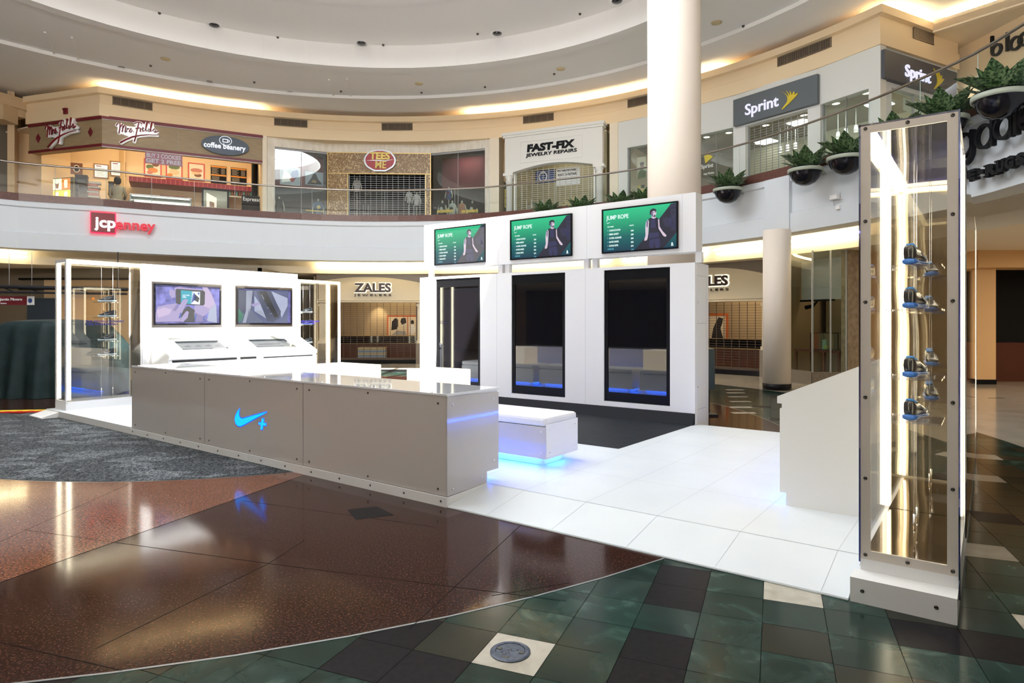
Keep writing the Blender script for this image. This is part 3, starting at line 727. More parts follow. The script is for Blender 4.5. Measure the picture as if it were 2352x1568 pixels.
# ---- back screen wall
WU0, WU1, WV = -5.07, .31, 4.80
SCR = [(-4.66, -3.59), (-2.90, -1.83), (-1.13, -.06)]
T = Thing('screen_panel', BF, (-2.4, 4.96, .1), 'big white wall panel holding three tall dark portrait screens', 'display wall')
m = MB(); holes(m, WU0, WU1, .10, 2.38, [(a, c, .33, 2.335) for a, c in SCR], WV, WV + .10); m.box(WU0, WU1, WV + .105, WV + .54, .002, 2.38); T.part('panel', m, ['white_matt'])
m = MB()
for u in (-4.95, -3.22, -1.46): m.box(u - .0015, u + .0015, WV - .0005, WV, .26, 2.38)
m.box(WU1, WU1 + .0006, WV + .08, WV + .46, 1.52, 1.525); m.box(WU1, WU1 + .0006, WV + .08, WV + .46, .30, .305); m.box(WU1, WU1 + .0006, WV + .08, WV + .46, 2.2, 2.204)
m.box(WU1, WU1 + .0006, WV + .456, WV + .46, .1, 2.2)
T.part('panel_joints', m, ['seam'])
m = MB(); m.xprism([(WV - .10, .101), (WV + .0, .101), (WV, .255), (WV - .02, .255)], WU0, WU1); T.part('skirting', m, ['rubber'])
for z in (.62, 1.82): screw(T, WU1 + .001, WV + .10, z, PI / 2, True, 1.2)
for px in (988, 1149, 1165, 1346, 1366, 1604): u = BF.at(px, 600, WV + .05)[0]; m = MB(); m.box(u - .045, u + .045, WV + .05, WV + .13, 2.38, 2.53); T.part('support_post', m, ['white_matt'])
for k, (a, c) in enumerate(SCR):
    nm = ['leftmost', 'middle', 'rightmost'][k]
    S = Thing('portrait_screen', BF, ((a + c) / 2, WV + .03, .33), 'tall black portrait screen, %s of the three, reflecting the stand' % nm, 'screen', 'tall portrait screens')
    m = MB(); holes(m, a + .004, c - .004, .334, 2.331, [(a + .06, c - .06, .47, 2.18)], WV + .015, WV + .10); S.part('bezel', m, ['black'])
    m = MB(); m.box(a + .06, c - .06, WV + .028, WV + .06, .47, 2.18); S.part('glass', m, ['screen_glass'])
T = Thing('header_beam', BF, (-2.25, 4.88, 2.52), 'white overhead beam carrying three green screens above the screen wall', 'display wall')
BV = 4.78
m = MB(); m.box(-4.94, .33, BV, BV + .25, 2.53, 3.36); T.part('panel', m, ['white_matt'])
m = MB()
for u in (-3.17, -1.42, .13): m.box(u - .0012, u + .0012, BV - .0006, BV, 2.53, 3.36)
T.part('panel_joints', m, ['seam'])
# the picture on the green screens
def smat(name, col, s=1.0): emis(name, col, s); return name
def gradmat(name, stops, s=1.0, gen='Z'):
    m = mat(name, (.01, .01, .01), .25); nt = m.node_tree; N = nt.nodes; L = nt.links
    tc = N.new('ShaderNodeTexCoord'); sp = N.new('ShaderNodeSeparateXYZ'); L.new(tc.outputs['Generated'], sp.inputs[0]); r = N.new('ShaderNodeValToRGB'); L.new(sp.outputs[gen], r.inputs[0])
    e = r.color_ramp.elements; e[0].position = stops[0][0]; e[0].color = (*stops[0][1], 1); e[1].position = stops[-1][0]; e[1].color = (*stops[-1][1], 1)
    for p, c in stops[1:-1]: x = e.new(p); x.color = (*c, 1)
    b = N['Principled BSDF']; L.new(r.outputs[0], b.inputs['Emission Color']); b.inputs['Emission Strength'].default_value = s
gradmat('scr_green', [(0, (.006, .040, .075)), (.35, (.008, .12, .12)), (.62, (.016, .30, .16)), (1, (.030, .52, .24))])
smat('scr_dark', (.006, .006, .022)); smat('scr_dark2', (.018, .018, .055)); smat('scr_navy', (.020, .022, .085)); smat('scr_skin', (.62, .50, .60)); smat('scr_skin_shade', (.16, .13, .25))
smat('scr_text', (.72, .92, .86)); smat('scr_text_dim', (.10, .42, .50)); smat('scr_hair', (.012, .012, .03))
GM = ['black', 'scr_green', 'scr_dark', 'scr_dark2', 'scr_navy', 'scr_skin', 'scr_skin_shade', 'scr_text', 'scr_text_dim', 'scr_hair']
S3 = (-1.13, .065, 2.60, 3.25)
def n6(x, y): s, z = BF.at(1370 + x / 8.711, 440 + y / 8.711, BV); return (s - S3[0]), (z - S3[2])
def green_screen(u0, label):
    S = Thing('green_screen', BF, (u0 + .6, BV, 2.595), label, 'screen', 'green scoreboard screens')
    m = MB(); holes(m, u0 - .012, u0 + 1.207, 2.588, 3.262, [(u0 + .008, u0 + 1.187, 2.608, 3.242)], BV - .03, BV); S.part('bezel', m, ['black'])
    W_, H_ = 1.195, .65; m = MB(); y = BV - .012
    bg = MB(); bg.box(u0 + .008, u0 + 1.187, y, y + .01, 2.608, 3.242); disp = S.part('display', bg, ['scr_green'], label='lit green display')
    def poly(pts, mi, k): m.m = mi; m.prism([(u0 + min(1.186, max(.009, n6(*p)[0])), 2.60 + min(.641, max(.009, n6(*p)[1]))) for p in pts], y - .0004 * (k + 1), y - .0004 * k)
    poly([(1500, 240), (1610, 215), (1610, 830), (1350, 1145), (780, 1210)], 2, 1)
    poly([(1485, 250), (1610, 230), (1610, 300), (1470, 325)], 3, 2); poly([(1495, 345), (1600, 335), (1600, 780), (1500, 770)], 3, 2); poly([(1440, 530), (1490, 520), (1560, 690), (1500, 720)], 4, 2)
    poly([(1330, 540), (1420, 520), (1490, 690), (1380, 710)], 3, 2)
    poly([(1545, 370), (1570, 420), (1560, 448), (1530, 448), (1525, 420)], 2, 3)
    # figure: shorts, torso, arms, neck, head, hair
    poly([(1085, 930), (1265, 920), (1290, 1080), (1240, 1140), (1190, 1120), (1170, 1000), (1140, 1140), (1070, 1110), (1060, 1040)], 4, 4)
    poly([(1050, 545), (1120, 515), (1200, 515), (1265, 545), (1240, 690), (1262, 930), (1060, 960), (1060, 720)], 2, 5)
    poly([(1100, 560), (1185, 550), (1190, 720), (1095, 725)], 4, 6); poly([(1060, 830), (1250, 815), (1262, 900), (1055, 940)], 4, 6)
    poly([(1035, 560), (1060, 600), (1050, 740), (1045, 850), (1030, 940), (1015, 975), (965, 985), (970, 940), (990, 880), (985, 720), (1000, 610)], 5, 6)
    poly([(1240, 560), (1262, 545), (1272, 700), (1330, 790), (1405, 870), (1408, 890), (1380, 905), (1340, 880), (1250, 740)], 5, 6)
    poly([(1015, 570), (1045, 590), (1030, 730), (1005, 690)], 6, 7)
    poly([(1115, 490), (1190, 500), (1200, 525), (1150, 545), (1105, 525)], 5, 7)
    poly([(1100, 400), (1200, 385), (1208, 430), (1195, 480), (1165, 515), (1125, 490), (1100, 450)], 5, 8)
    poly([(1098, 410), (1130, 400), (1145, 470), (1160, 512), (1120, 500), (1100, 455)], 6, 9)
    poly([(1160, 470), (1190, 468), (1185, 505), (1160, 515)], 9, 10); poly([(1130, 415), (1160, 412), (1160, 422), (1130, 425)], 9, 10); poly([(1175, 410), (1202, 406), (1202, 416), (1176, 420)], 9, 10)
    poly([(1075, 460), (1080, 380), (1110, 350), (1150, 338), (1195, 350), (1208, 375), (1195, 410), (1165, 385), (1130, 395), (1105, 420), (1100, 470)], 9, 10)
    poly([(1600, 825), (1610, 815), (1610, 1120), (1350, 1140)], 1, 2)
    poly([(1520, 1005), (1535, 1030), (1545, 1062), (1500, 1066), (1506, 1030)], 7, 3); poly([(1498, 1074), (1548, 1070), (1548, 1082), (1498, 1086)], 7, 3)
    def tx(s, x0, z0, x1, z1, mi=7, bold=.02):
        a = n6(x0, z1); c = n6(x1, z0 + (z1 - z1)); m.m = mi
        zz0 = n6(x0, z1)[1]; zz1 = n6(x0, z0)[1]
        text_mb(s, u0 + a[0], u0 + c[0], 2.60 + zz0, 2.60 + zz1, y - .0012, y - .0002, bold, 0, m)
    tx('JUMP ROPE', 205, 490, 648, 600)
    poly([(218, 622), (222, 634), (235, 632), (292, 612), (240, 643), (222, 645), (214, 636)], 7, 2)
    tx('TOP WOMEN', 225, 700, 352, 725, 7, .03); tx('POINTS', 668, 668, 752, 692, 7, .03)
    rows = [('CANDACE BOND', '298', 488), ('EMMA BARRY', '288', 455), ('ALYSSA ALBANES', '284', 507), ('DAVID BAKER', '282', 455), ('SYDNI EPPS', '276', 442)]
    for k, (nm_, sc_, x1) in enumerate(rows):
        z0 = 765 + 76 * k; tx(str(k + 1), 226, z0 + 4, 240, z0 + 36, 8); tx(nm_, 262, z0, x1, z0 + 36, 7, .03); tx(sc_, 694, z0 - 2 + 4, 750, z0 + 36, 7, .03)
    tx('AVERAGE', 228, 1140, 356, 1172, 8); tx('218', 698, 1145, 752, 1175, 8)
    S.part('picture', m, GM, parent=disp, label='athlete photo and white scores')
green_screen(-4.645, 'green JUMP ROPE scoreboard screen, leftmost of the three overhead')
green_screen(-2.885, 'green JUMP ROPE scoreboard screen, middle of the three overhead')
green_screen(-1.13, 'green JUMP ROPE scoreboard screen, rightmost of the three overhead')
# black rubber mat
m = MB(); m.zprism([(-5.0, 2.62), (.24, 2.62), (.30, 4.69), (-5.0, 4.69)], .1012, .106)
solo('rubber_mat', m, ['rubber_mat'], BF, 'black rubber floor mat before the tall screens', 'mat')
noisy('rubber_mat', (.006, .0075, .011), (.013, .016, .021), 8, .6, stretch=(.3, 2, 1), spec=.25)

# ---- shoes
def make_shoe(label, group, cols=('shoe_black', 'shoe_blue', 'shoe_sole_blue')):
    F0 = Frame((0, 0), 0)
    T = Thing('running_shoe', F0, (0, 0, 0), label, 'shoe', group)
    st = [(-.146, .028, .034), (-.132, .037, .040), (-.09, .040, .038), (-.03, .036, .034), (.03, .045, .032), (.08, .051, .030), (.115, .046, .030), (.138, .032, .034), (.146, .014, .036)]
    def ring(x, w, z0, z1, n=14, p=.75):
        out = []
        for k in range(n):
            a = 2 * PI * k / n; c, s = math.cos(a), math.sin(a)
            out.append((x, w * abs(c) ** p * (1 if c > 0 else -1), (z0 + z1) / 2 + (z1 - z0) / 2 * abs(s) ** p * (1 if s > 0 else -1)))
        return out
    m = MB(); m.loft([ring(x, w, .006 if 2 < i < 6 else .002 + (.006 if i in (0, 8) else 0), h) for i, (x, w, h) in enumerate(st)]); T.part('sole', m, [cols[2]], label='bright coloured sole')
    up = [(-.138, .026, .115), (-.125, .032, .122), (-.10, .034, .108), (-.06, .034, .098), (-.02, .034, .102), (.015, .036, .090), (.05, .040, .072), (.085, .043, .058), (.115, .038, .050), (.134, .024, .042)]
    m = MB(); m.loft([ring(x, w, .024, h, 14, .62) for x, w, h in up]); u_ = T.part('upper', m, [cols[0]])
    m = MB(); m.loft([ring(x, w, .1, h, 10, .6) for x, w, h in ((-.128, .018, .128), (-.11, .025, .130), (-.08, .025, .114), (-.05, .023, .112), (-.02, .018, .112))]); T.part('collar', m, [cols[1]], label='blue padded collar')
    m = MB()
    for k in range(5):
        x = .0 + k * .016; z = .098 - k * .0085; m.tube([(x, -.020, z - .004), (x + .004, 0, z + .004), (x, .020, z - .004)], .0028, 5)
    T.part('laces', m, ['shoe_lace'], parent=None)
    for sgn in (-1, 1):
        y0 = sgn * .0415
        P = [(-.06, .040), (.0, .052), (.055, .078), (.0, .062), (-.045, .056), (-.068, .066), (-.075, .052)]
        m = MB(); m.prism([(-p[0] * .9 + .0, p[1]) for p in P], y0 - .004, y0 + .001); T.part('side_stripe', m, ['shoe_lace'])
    return T.e
mat('shoe_black', (.012, .012, .016), .28, coat=.5); mat('shoe_blue', (.03, .22, .62), .5); mat('shoe_sole_blue', (.025, .14, .52), .35); mat('shoe_sole_white', (.55, .72, .85), .4); mat('shoe_lace', (.30, .32, .36), .5); mat('shoe_dark', (.02, .03, .045), .5)
SHS = 1
shoeA = make_shoe('x', 'shoes in the near glass case'); shoeB = make_shoe('x', 'shoes in the far left glass case', ('shoe_dark', 'shoe_dark', 'shoe_sole_white'))
usedA = usedB = False
# ---- display cases
def display_case(F, sg, v0, v1, zt, label, step=False, shelf_v=None, toe=1, shoe='A', where='', lit_side=True, shelves=(1.885, 1.625, 1.215, .96), decal=False, words=None):
    global usedA, usedB
    X = lambda v: sg * v
    D = .46; zb = .20
    T = Thing('display_case', F, (X((v0 + v1) / 2), D / 2, .10), label, 'display case', 'lit glass shoe cases')
    m = MB(); m.box(X(v0 + .0), X(v1), 0, D, .10, zb)
    if step: m.box(X(0), X(v0), -.03, D, .0, .135)
    T.part('plinth', m, ['white_matt'])
    fw = .05
    m = MB(); m.box(X(v0 + .03), X(v1 - .02), .022, D - .022, zb + .0305, zb + .036); T.part('floor_panel', m, ['bronze_mirror' if step else 'white_gloss'])
    def frame(va, vb, name, mt):
        m = MB(); holes(m, 0, D, zb, zt, [(fw, D - fw, zb + fw, zt - fw)], 0, 1)
        # remap: built in (x, z) -> lies across the wall depth
        m.v = [(X(va + (vb - va) * v[1]), v[0], v[2]) for v in m.v]; return T.part(name, m, [mt])
    fr = frame(v0, v0 + .012, 'front_frame', 'frame_white_shaded' if step else 'frame_white')
    m = MB(); m.box(X(v0 + .014), X(v0 + .020), fw - .03, D - fw + .03, zb + fw - .03, zt - fw + .03); T.part('front_pane', m, ['acrylic'])
    m = MB(); m.box(X(v1 - .012), X(v1 - .004), .01, D - .01, zb, zt); T.part('back_pane', m, ['acrylic_back'])
    for d, nm in ((.0, 'side_pane'), (D - .008, 'side_pane')):
        m = MB(); m.box(X(v0 + .013), X(v1 - .013), d, d + .008, zb, zt - .012); T.part(nm, m, ['acrylic'])
    m = MB(); m.box(X(v0), X(v1), -.002, D + .002, zt - .010, zt); T.part('top_pane', m, ['acrylic_edge' if step else 'acrylic'])
    if step:
        m = MB(); m.box(X(v0 - .004), X(v0 + .012), D, D + .008, .08, zt); m.box(X(v0 - .004), X(v0 + .012), -.008, 0, zb - .02, zt); T.part('edge_strip', m, ['acrylic_edge'])
    m = MB()
    # rails along the length at top and bottom, and the far corner posts
    for d in (.0, D - .02):
        m.box(X(v0 + .02), X(v1), d - .001, d + .021, zb - .001, zb + .03); m.box(X(v1 - .02), X(v1 + .001), d - .0015, d + .0215, zb, zt - .012)
    T.part('frame_rails', m, ['frame_white'])
    # light strips, behind the front frame and along the top edges
    m = MB()
    for d in (.012, D - .03):
        m.box(X(v0 + .024), X(v0 + (.052 if step else .075)), d, d + .018, zb + .06, zt - .05)
        m.box(X(v0 + .05), X(v1 - .03), d if d < .1 else d - .02, d + .038 if d < .1 else d + .018, zt - .036, zt - .016)
    m.box(X(v0 + .024), X(v0 + .052), .03, D - .03, zt - .040, zt - .016)
    if lit_side:
        for d in (.012, D - .03): m.box(X(v1 - .05), X(v1 - .03), d, d + .018, zb + .06, zt - .05)
    T.part('light_strip', m, ['led'], label='glowing warm white light strip')
    # screws of the front frame
    pos = [(fw / 2, zt - .025), (D - fw / 2, zt - .025), (D / 2, zt - .025), (fw / 2, zb + .025), (D - fw / 2, zb + .025), (D / 2, zb + .025)]
    for z in (.66, 1.12, 1.66, 2.12): pos += [(fw / 2, z), (D - fw / 2, z)]
    for d, z in pos: screw(T, X(v0 - .001), d, z, -PI / 2 * sg if sg > 0 else PI / 2, not step, 1.0 if step else .8).rotation_euler = (0, 0, -PI / 2 if sg > 0 else PI / 2)
    if step:
        for d in (.03, D - .09): screw(T, X(-.001), d, .07).rotation_euler = (0, 0, PI / 2)
    for k in range(4):
        vv = v0 + .12 + (v1 - v0 - .2) * k / 3
        for z in (zb + .03, zt - .02): screw(T, X(vv), -.002, z, 0, True, .6)
    # cables, shelves, shoes
    sv = shelf_v if shelf_v else (v0 + v1) / 2
    m = MB()
    for dv in (-.09, .09):
        m.tube([(X(sv + dv), D / 2, zb), (X(sv + dv), D / 2, zt - .012)], .0015, 5)
        m.tube([(X(sv + dv), D / 2, zb + .10), (X(sv + dv), D / 2, zb + .20)], .007, 8); m.tube([(X(sv + dv), D / 2, zb + .07), (X(sv + dv), D / 2, zb + .10)], .004, 8)
    T.part('cables', m, ['chrome'])
    for k, z in enumerate(shelves):
        m = MB(); m.box(X(sv - .17), X(sv + .17), .09, D - .09, z - .011, z)
        T.part('shelf', m, ['shelf_acrylic'])
        if shoe:
            src = shoeA if shoe == 'A' else shoeB
            rz = F.a + (0 if sg * toe > 0 else PI) + (-.17 if shoe == 'A' else 0)
            lb = 'running shoe on the %s shelf of the %s' % (['top', 'second', 'third', 'lowest'][k], where)
            loc = F.w((X(sv), D / 2, z + .001))
            if (shoe == 'A' and not usedA): src.location = loc; src.rotation_euler = (0, 0, rz); src['label'] = 'black and blue ' + lb; usedA = True
            elif (shoe == 'B' and not usedB): src.location = loc; src.rotation_euler = (0, 0, rz); src['label'] = 'dark white-soled ' + lb; usedB = True
            else:
                c = copy_tree(src, loc, rz, ('black and blue ' if shoe == 'A' else 'dark white-soled ') + lb); c['group'] = 'shoes in the ' + where
    if words:
        m = MB(); x0 = sv - .42
        text_mb('THE REVOLUTIONARY', X(x0) if sg > 0 else X(x0 + .6), X(x0 + .6) if sg > 0 else X(x0), 1.535, 1.57, -.003, -.001, .02, 0, m)
        text_mb('NIKE HYPERDUNK+', X(x0), X(x0 + .5), 1.485, 1.52, -.003, -.001, .02, 0, m)
        text_mb('THE SHOE THAT KNOWS HOW HIGH', X(x0 + .1), X(x0 + .5), 1.445, 1.457, -.003, -.001, 0, 0, m) if False else None
        T.part('lettering', m, ['decal_blue'], label='dark blue lettering on the pane')
    return T
mat('decal_blue', (.02, .02, .22), .4); mat('bronze_mirror', (.22, .15, .08), .06, .9)
display_case(RF, -1, .15, 1.26, 2.67, 'tall glass shoe case nearest the camera at right, white framed and lit inside', True, .62, 1, 'A', 'near glass case at right')
display_case(LF, 1, .10, 1.27, 2.57, 'tall lit glass shoe case at the left front corner of the stand', False, .80, -1, 'B', 'left glass case', words=True, lit_side=False)
display_case(LF, 1, 4.48, 5.62, 2.47, 'tall lit glass shoe case at the far end of the left wall', False, 4.86, -1, 'B', 'far glass case beside the console', words=True, shelves=(1.74, 1.47, 1.06, .80))
display_case(RF, -1, 4.48, 5.62, 2.67, 'tall lit glass case at the far end of the right wall, seen edge on', False, 5.0, 1, None, '')
# ---- side walls with consoles
def side_unit(F, sg, v0, v1, zt, label, lab2, slots=True):
    X = lambda v: sg * v
    T = Thing('media_panel', F, (X((v0 + v1) / 2), .2, .10), label, 'display wall')
    m = MB(); m.box(X(v0), X(v1), .0, .46, .10, zt); T.part('panel', m, ['white_matt'])
    m = MB(); m.box(X((v0 + v1) / 2 - .0012), X((v0 + v1) / 2 + .0012), -.0006, 0, 1.3, zt); T.part('panel_joints', m, ['seam'])
    if sg < 0: m = MB(); m.box(X(v0), X(v1), .461, .468, .10, zt); T.part('back_cladding', m, ['black_gloss'], label='dark gloss back panel')
    C = Thing('console', F, (X((v0 + v1) / 2), -.4, .10), lab2, 'console')
    prof = [(-.001, .10), (-.70, .10), (-.70, .20), (-.745, .20), (-.745, .86), (-.73, .865), (-.73, .90), (-.765, .90), (-.765, .955), (-.001, 1.30)]
    m = MB(); m.xprism(prof, X(v0 + .1), X(v1 - .06)); C.part('cabinet', m, ['white_matt'])
    if slots:
        m = MB(); m.box(X(v0 + .16), X(v0 + 1.35), -.747, -.735, .835, .875); m.box(X(v0 + 1.42), X(v0 + 1.75), -.747, -.735, .835, .875); m.box(X(v0 + 1.9), X(v1 - .16), -.747, -.735, .835, .86); C.part('drawer_slots', m, ['gap'])
    m = MB(); m.box(X(v0 + .1), X(v1 - .06), -.705, -.70, .165, .19); C.part('light_strip', m, ['blue_led'], label='glowing blue light strip')
    return T, C
T, C = side_unit(LF, 1, 1.28, 4.47, 2.575, 'white wall panel of the left side carrying two landscape screens', 'white sloped console with two inset touch displays under the left wall screens')
# inset displays on the slope
sl = (1.30 - .955) / .764
def slope_pt(v, d): return (v, d, .955 + (d + .765) * sl)
for k, (va, vb) in enumerate(((1.66, 2.62), (3.10, 4.02))):
    S = Thing('inset_display', LF, ((va + vb) / 2, -.4, 1.1), 'small touch display sunk in the sloped console, the %s one' % ['left', 'right'][k], 'screen', 'console touch displays')
    n = Vector((0, -sl, 1)).normalized()
    def sq(m, a, b_, d0, d1, h):
        P = [Vector(slope_pt(a, d0)), Vector(slope_pt(b_, d0)), Vector(slope_pt(b_, d1)), Vector(slope_pt(a, d1))]
        m.add([p + n * h for p in P] + [p - n * .002 for p in P], [(0, 1, 2, 3), (7, 6, 5, 4), (0, 4, 5, 1), (1, 5, 6, 2), (2, 6, 7, 3), (3, 7, 4, 0)])
    m = MB(); sq(m, va, vb, -.60, -.13, .002); S.part('bezel', m, ['bezel_grey'])
    m = MB(); sq(m, va + .05, vb - .05, -.57, -.25, .003); S.part('glass', m, ['inset_screen'])
    m = MB(); sq(m, va + .05, vb - .10, -.55, -.33, .0035)
    m.m = 1
    for q in range(4 if k == 0 else 1): 
        x = va + .14 + q * .19; sq(m, x, x + (.11 if k == 0 else .5), -.48, -.43, .004); sq(m, x + .06, x + .09, -.43, -.40, .004) if k == 0 else None
    S.part('picture', m, ['inset_pale', 'scr_dark2'])
mat('bezel_grey', (.13, .14, .12), .3); mat('inset_screen', (.01, .012, .014), .08, coat=.8); emis('inset_pale', (.22, .28, .30), .5)
side_unit(RF, -1, 1.28, 4.47, 2.60, 'white wall panel of the right side behind the near glass case', 'white sloped console at right, its plain side panel facing the camera')
# two landscape screens on the left wall
m_ = noisy('scr_purple', (.02, .02, .05), (.06, .06, .15), 9, .3, lo=.3, hi=.7)
for nme in ('scr_purple',):
    nt = MATS[nme].node_tree; b_ = nt.nodes['Principled BSDF']; rp = [n for n in nt.nodes if n.type == 'VALTORGB'][0]
    nt.links.new(rp.outputs[0], b_.inputs['Emission Color']); b_.inputs['Emission Strength'].default_value = 1.3
smat('scr_hand', (.33, .27, .50)); smat('scr_hand2', (.48, .38, .58)); smat('scr_hand3', (.20, .16, .36)); gradmat('scr_cyan', [(0, (.03, .30, .42)), (1, (.05, .40, .50))]); smat('scr_white', (.75, .85, .95)); smat('scr_blue', (.02, .07, .35))
smat('scr_black', (.004, .004, .008)); smat('scr_grey', (.10, .12, .20)); smat('scr_grey2', (.30, .33, .42)); smat('scr_gr', (.02, .16, .10)); smat('scr_slate', (.035, .045, .10)); smat('scr_slate2', (.07, .09, .20)); smat('scr_pale', (.36, .40, .55))
PM = ['scr_purple', 'scr_hand', 'scr_hand2', 'scr_hand3', 'scr_cyan', 'scr_white', 'scr_blue', 'scr_black', 'scr_grey', 'scr_grey2', 'scr_gr', 'scr_slate', 'scr_slate2', 'scr_pale']
def n3(x, y): return LF.at(330 + x / 5.113, 620 + y / 5.113, -.03)
def landscape(x0, x1, z0, z1, label, polys, texts=()):
    S = Thing('wall_screen', LF, ((x0 + x1) / 2, -.0, z0), label, 'screen', 'landscape screens on the left wall')
    m = MB(); m.box(x0 - .03, x1 + .03, -.012, -.001, z0 - .045, z1 + .035); S.part('recess_frame', m, ['steel'])
    m = MB(); holes(m, x0, x1, z0, z1, [(x0 + .025, x1 - .025, z0 + .03, z1 - .025)], -.04, -.012); S.part('bezel', m, ['black_gloss'])
    m = MB(); m.box(x0 + .02, x1 - .02, -.030, -.014, z0 + .02, z1 - .02)
    for mi, k, pts in polys:
        m.m = mi; q = []
        for p in pts:
            s, z = n3(*p); q.append((max(x0 + .026, min(x1 - .026, s)), max(z0 + .031, min(z1 - .026, z))))
        m.prism(q, -.030 - .0006 * k, -.0301 - .0006 * (k - 1))
    for s, a, b2, c, d, mi in texts:
        p = n3(a, d); q = n3(c, b2); m.m = mi; text_mb(s, p[0], q[0], p[1], n3(a, b2)[1], -.0365, -.0355, .03, 0, m)
    S.part('display', m, PM, label='lit picture')
landscape(1.46, 2.71, 1.485, 2.235, 'wall screen showing two hands tapping a phone, left of the two', [
    (1, 1, [(300, 240), (330, 225), (365, 240), (370, 320), (330, 330), (300, 280)]), (1, 1, [(360, 205), (420, 195), (560, 215), (700, 230), (740, 195), (790, 260), (845, 400), (800, 470), (700, 545), (590, 495), (600, 410), (380, 350)]),
    (2, 2, [(690, 200), (750, 205), (800, 290), (840, 400), (790, 460), (700, 420), (720, 300)]), (13, 2, [(780, 440), (850, 400), (860, 620), (740, 600)]),
    (7, 3, [(385, 220), (700, 240), (720, 260), (716, 400), (700, 415), (400, 400), (378, 385), (374, 240)]), (4, 4, [(436, 236), (575, 248), (560, 400), (436, 390)]), (5, 4, [(560, 250), (662, 256), (660, 405), (550, 398)]),
    (6, 5, [(590, 260), (620, 330), (560, 390), (575, 300)]), (7, 5, [(600, 280), (655, 330), (640, 380), (585, 350)]), (6, 5, [(630, 270), (655, 262), (650, 300)]),
    (1, 6, [(115, 610), (120, 520), (160, 430), (250, 410), (380, 390), (400, 400), (380, 470), (470, 340), (520, 345), (510, 380), (440, 520), (430, 605)]), (3, 7, [(340, 470), (385, 400), (400, 410), (380, 480), (350, 480)]), (2, 7, [(150, 470), (230, 440), (330, 460), (300, 520), (170, 560)]),
    (7, 5, [(400, 560), (430, 500), (520, 420), (600, 470), (600, 610), (400, 605)]), (3, 6, [(590, 490), (700, 545), (760, 600), (600, 610)]), (1, 8, [(440, 560), (500, 480), (530, 490), (515, 560), (460, 612), (430, 605)]), (6, 8, [(600, 520), (620, 520), (610, 600), (595, 590)]), (6, 8, [(690, 545), (740, 600), (700, 590)]), (6, 8, [(430, 500), (450, 510), (430, 560), (405, 570)])],
    [('FAST FEET', 455, 288, 540, 304, 5), ('DRILL', 455, 308, 502, 326, 5)])
landscape(3.05, 4.30, 1.485, 2.235, 'wall screen showing a dark handheld device close up, right of the two', [
    (12, 1, [(1070, 230), (1700, 240), (1690, 640), (1070, 630)]), (11, 2, [(1070, 230), (1300, 235), (1260, 480), (1150, 520), (1070, 460)]), (10, 3, [(1070, 450), (1110, 450), (1175, 520), (1150, 600), (1070, 610)]),
    (13, 2, [(1300, 300), (1370, 400), (1440, 570), (1300, 480)]), (9, 3, [(1205, 240), (1280, 240), (1260, 440), (1200, 620), (1160, 620), (1200, 480)]), (9, 3, [(1310, 480), (1380, 470), (1445, 572)]),
    (8, 3, [(1240, 450), (1400, 600), (1380, 630), (1200, 620)]), (11, 4, [(1320, 250), (1400, 245), (1600, 560), (1520, 610), (1450, 600)]), (7, 5, [(1345, 250), (1470, 245), (1610, 500), (1590, 540), (1540, 560)]), (11, 6, [(1440, 250), (1490, 250), (1612, 490), (1580, 540)]),
    (13, 4, [(1500, 250), (1690, 330), (1690, 420), (1620, 560), (1600, 480)]), (9, 7, [(1380, 290), (1386, 288), (1416, 345), (1410, 348)]), (9, 7, [(1445, 445), (1470, 438), (1470, 442), (1447, 449)]), (9, 7, [(1480, 512), (1508, 505), (1508, 509), (1482, 517)]), (1, 3, [(1260, 400), (1350, 380), (1375, 400), (1280, 430)])])
# ================================================================== UPPER STOREY
DZ = 4.95
# railing
T = Thing('balcony_railing', WF, (HC.x, HC.y, 5.19), 'curved glass balcony railing with a steel handrail along the upper floor edge', 'railing')
aA, aB = ang(fascia_hit(-620)), ang(fascia_hit(2700)); NP = 31
m = MB(); m.tube([(*rim(aA + (aB - aA) * i / 90, .1), 6.07) for i in range(91)], .028, 8); T.part('handrail', m, ['steel'])
for k in range(NP):
    a0 = aA + (aB - aA) * (k + .006) / NP; a1 = aA + (aB - aA) * (k + .994) / NP; m = MB()
    for q in range(3):
        b0 = a0 + (a1 - a0) * q / 3; b1 = a0 + (a1 - a0) * (q + 1) / 3
        m.quad((*rim(b0, .1), 5.19), (*rim(b1, .1), 5.19), (*rim(b1, .1), 6.06), (*rim(b0, .1), 6.06))
    T.part('glass_panel', m, ['rail_glass'])
for k in range(NP + 1): m = MB(); m.tube([(*rim(aA + (aB - aA) * k / NP, .1), 5.19), (*rim(aA + (aB - aA) * k / NP, .1), 6.06)], .006, 5); T.part('panel_joint', m, ['rail_joint'])
pass; mat('rail_joint', (.45, .55, .52), .3)

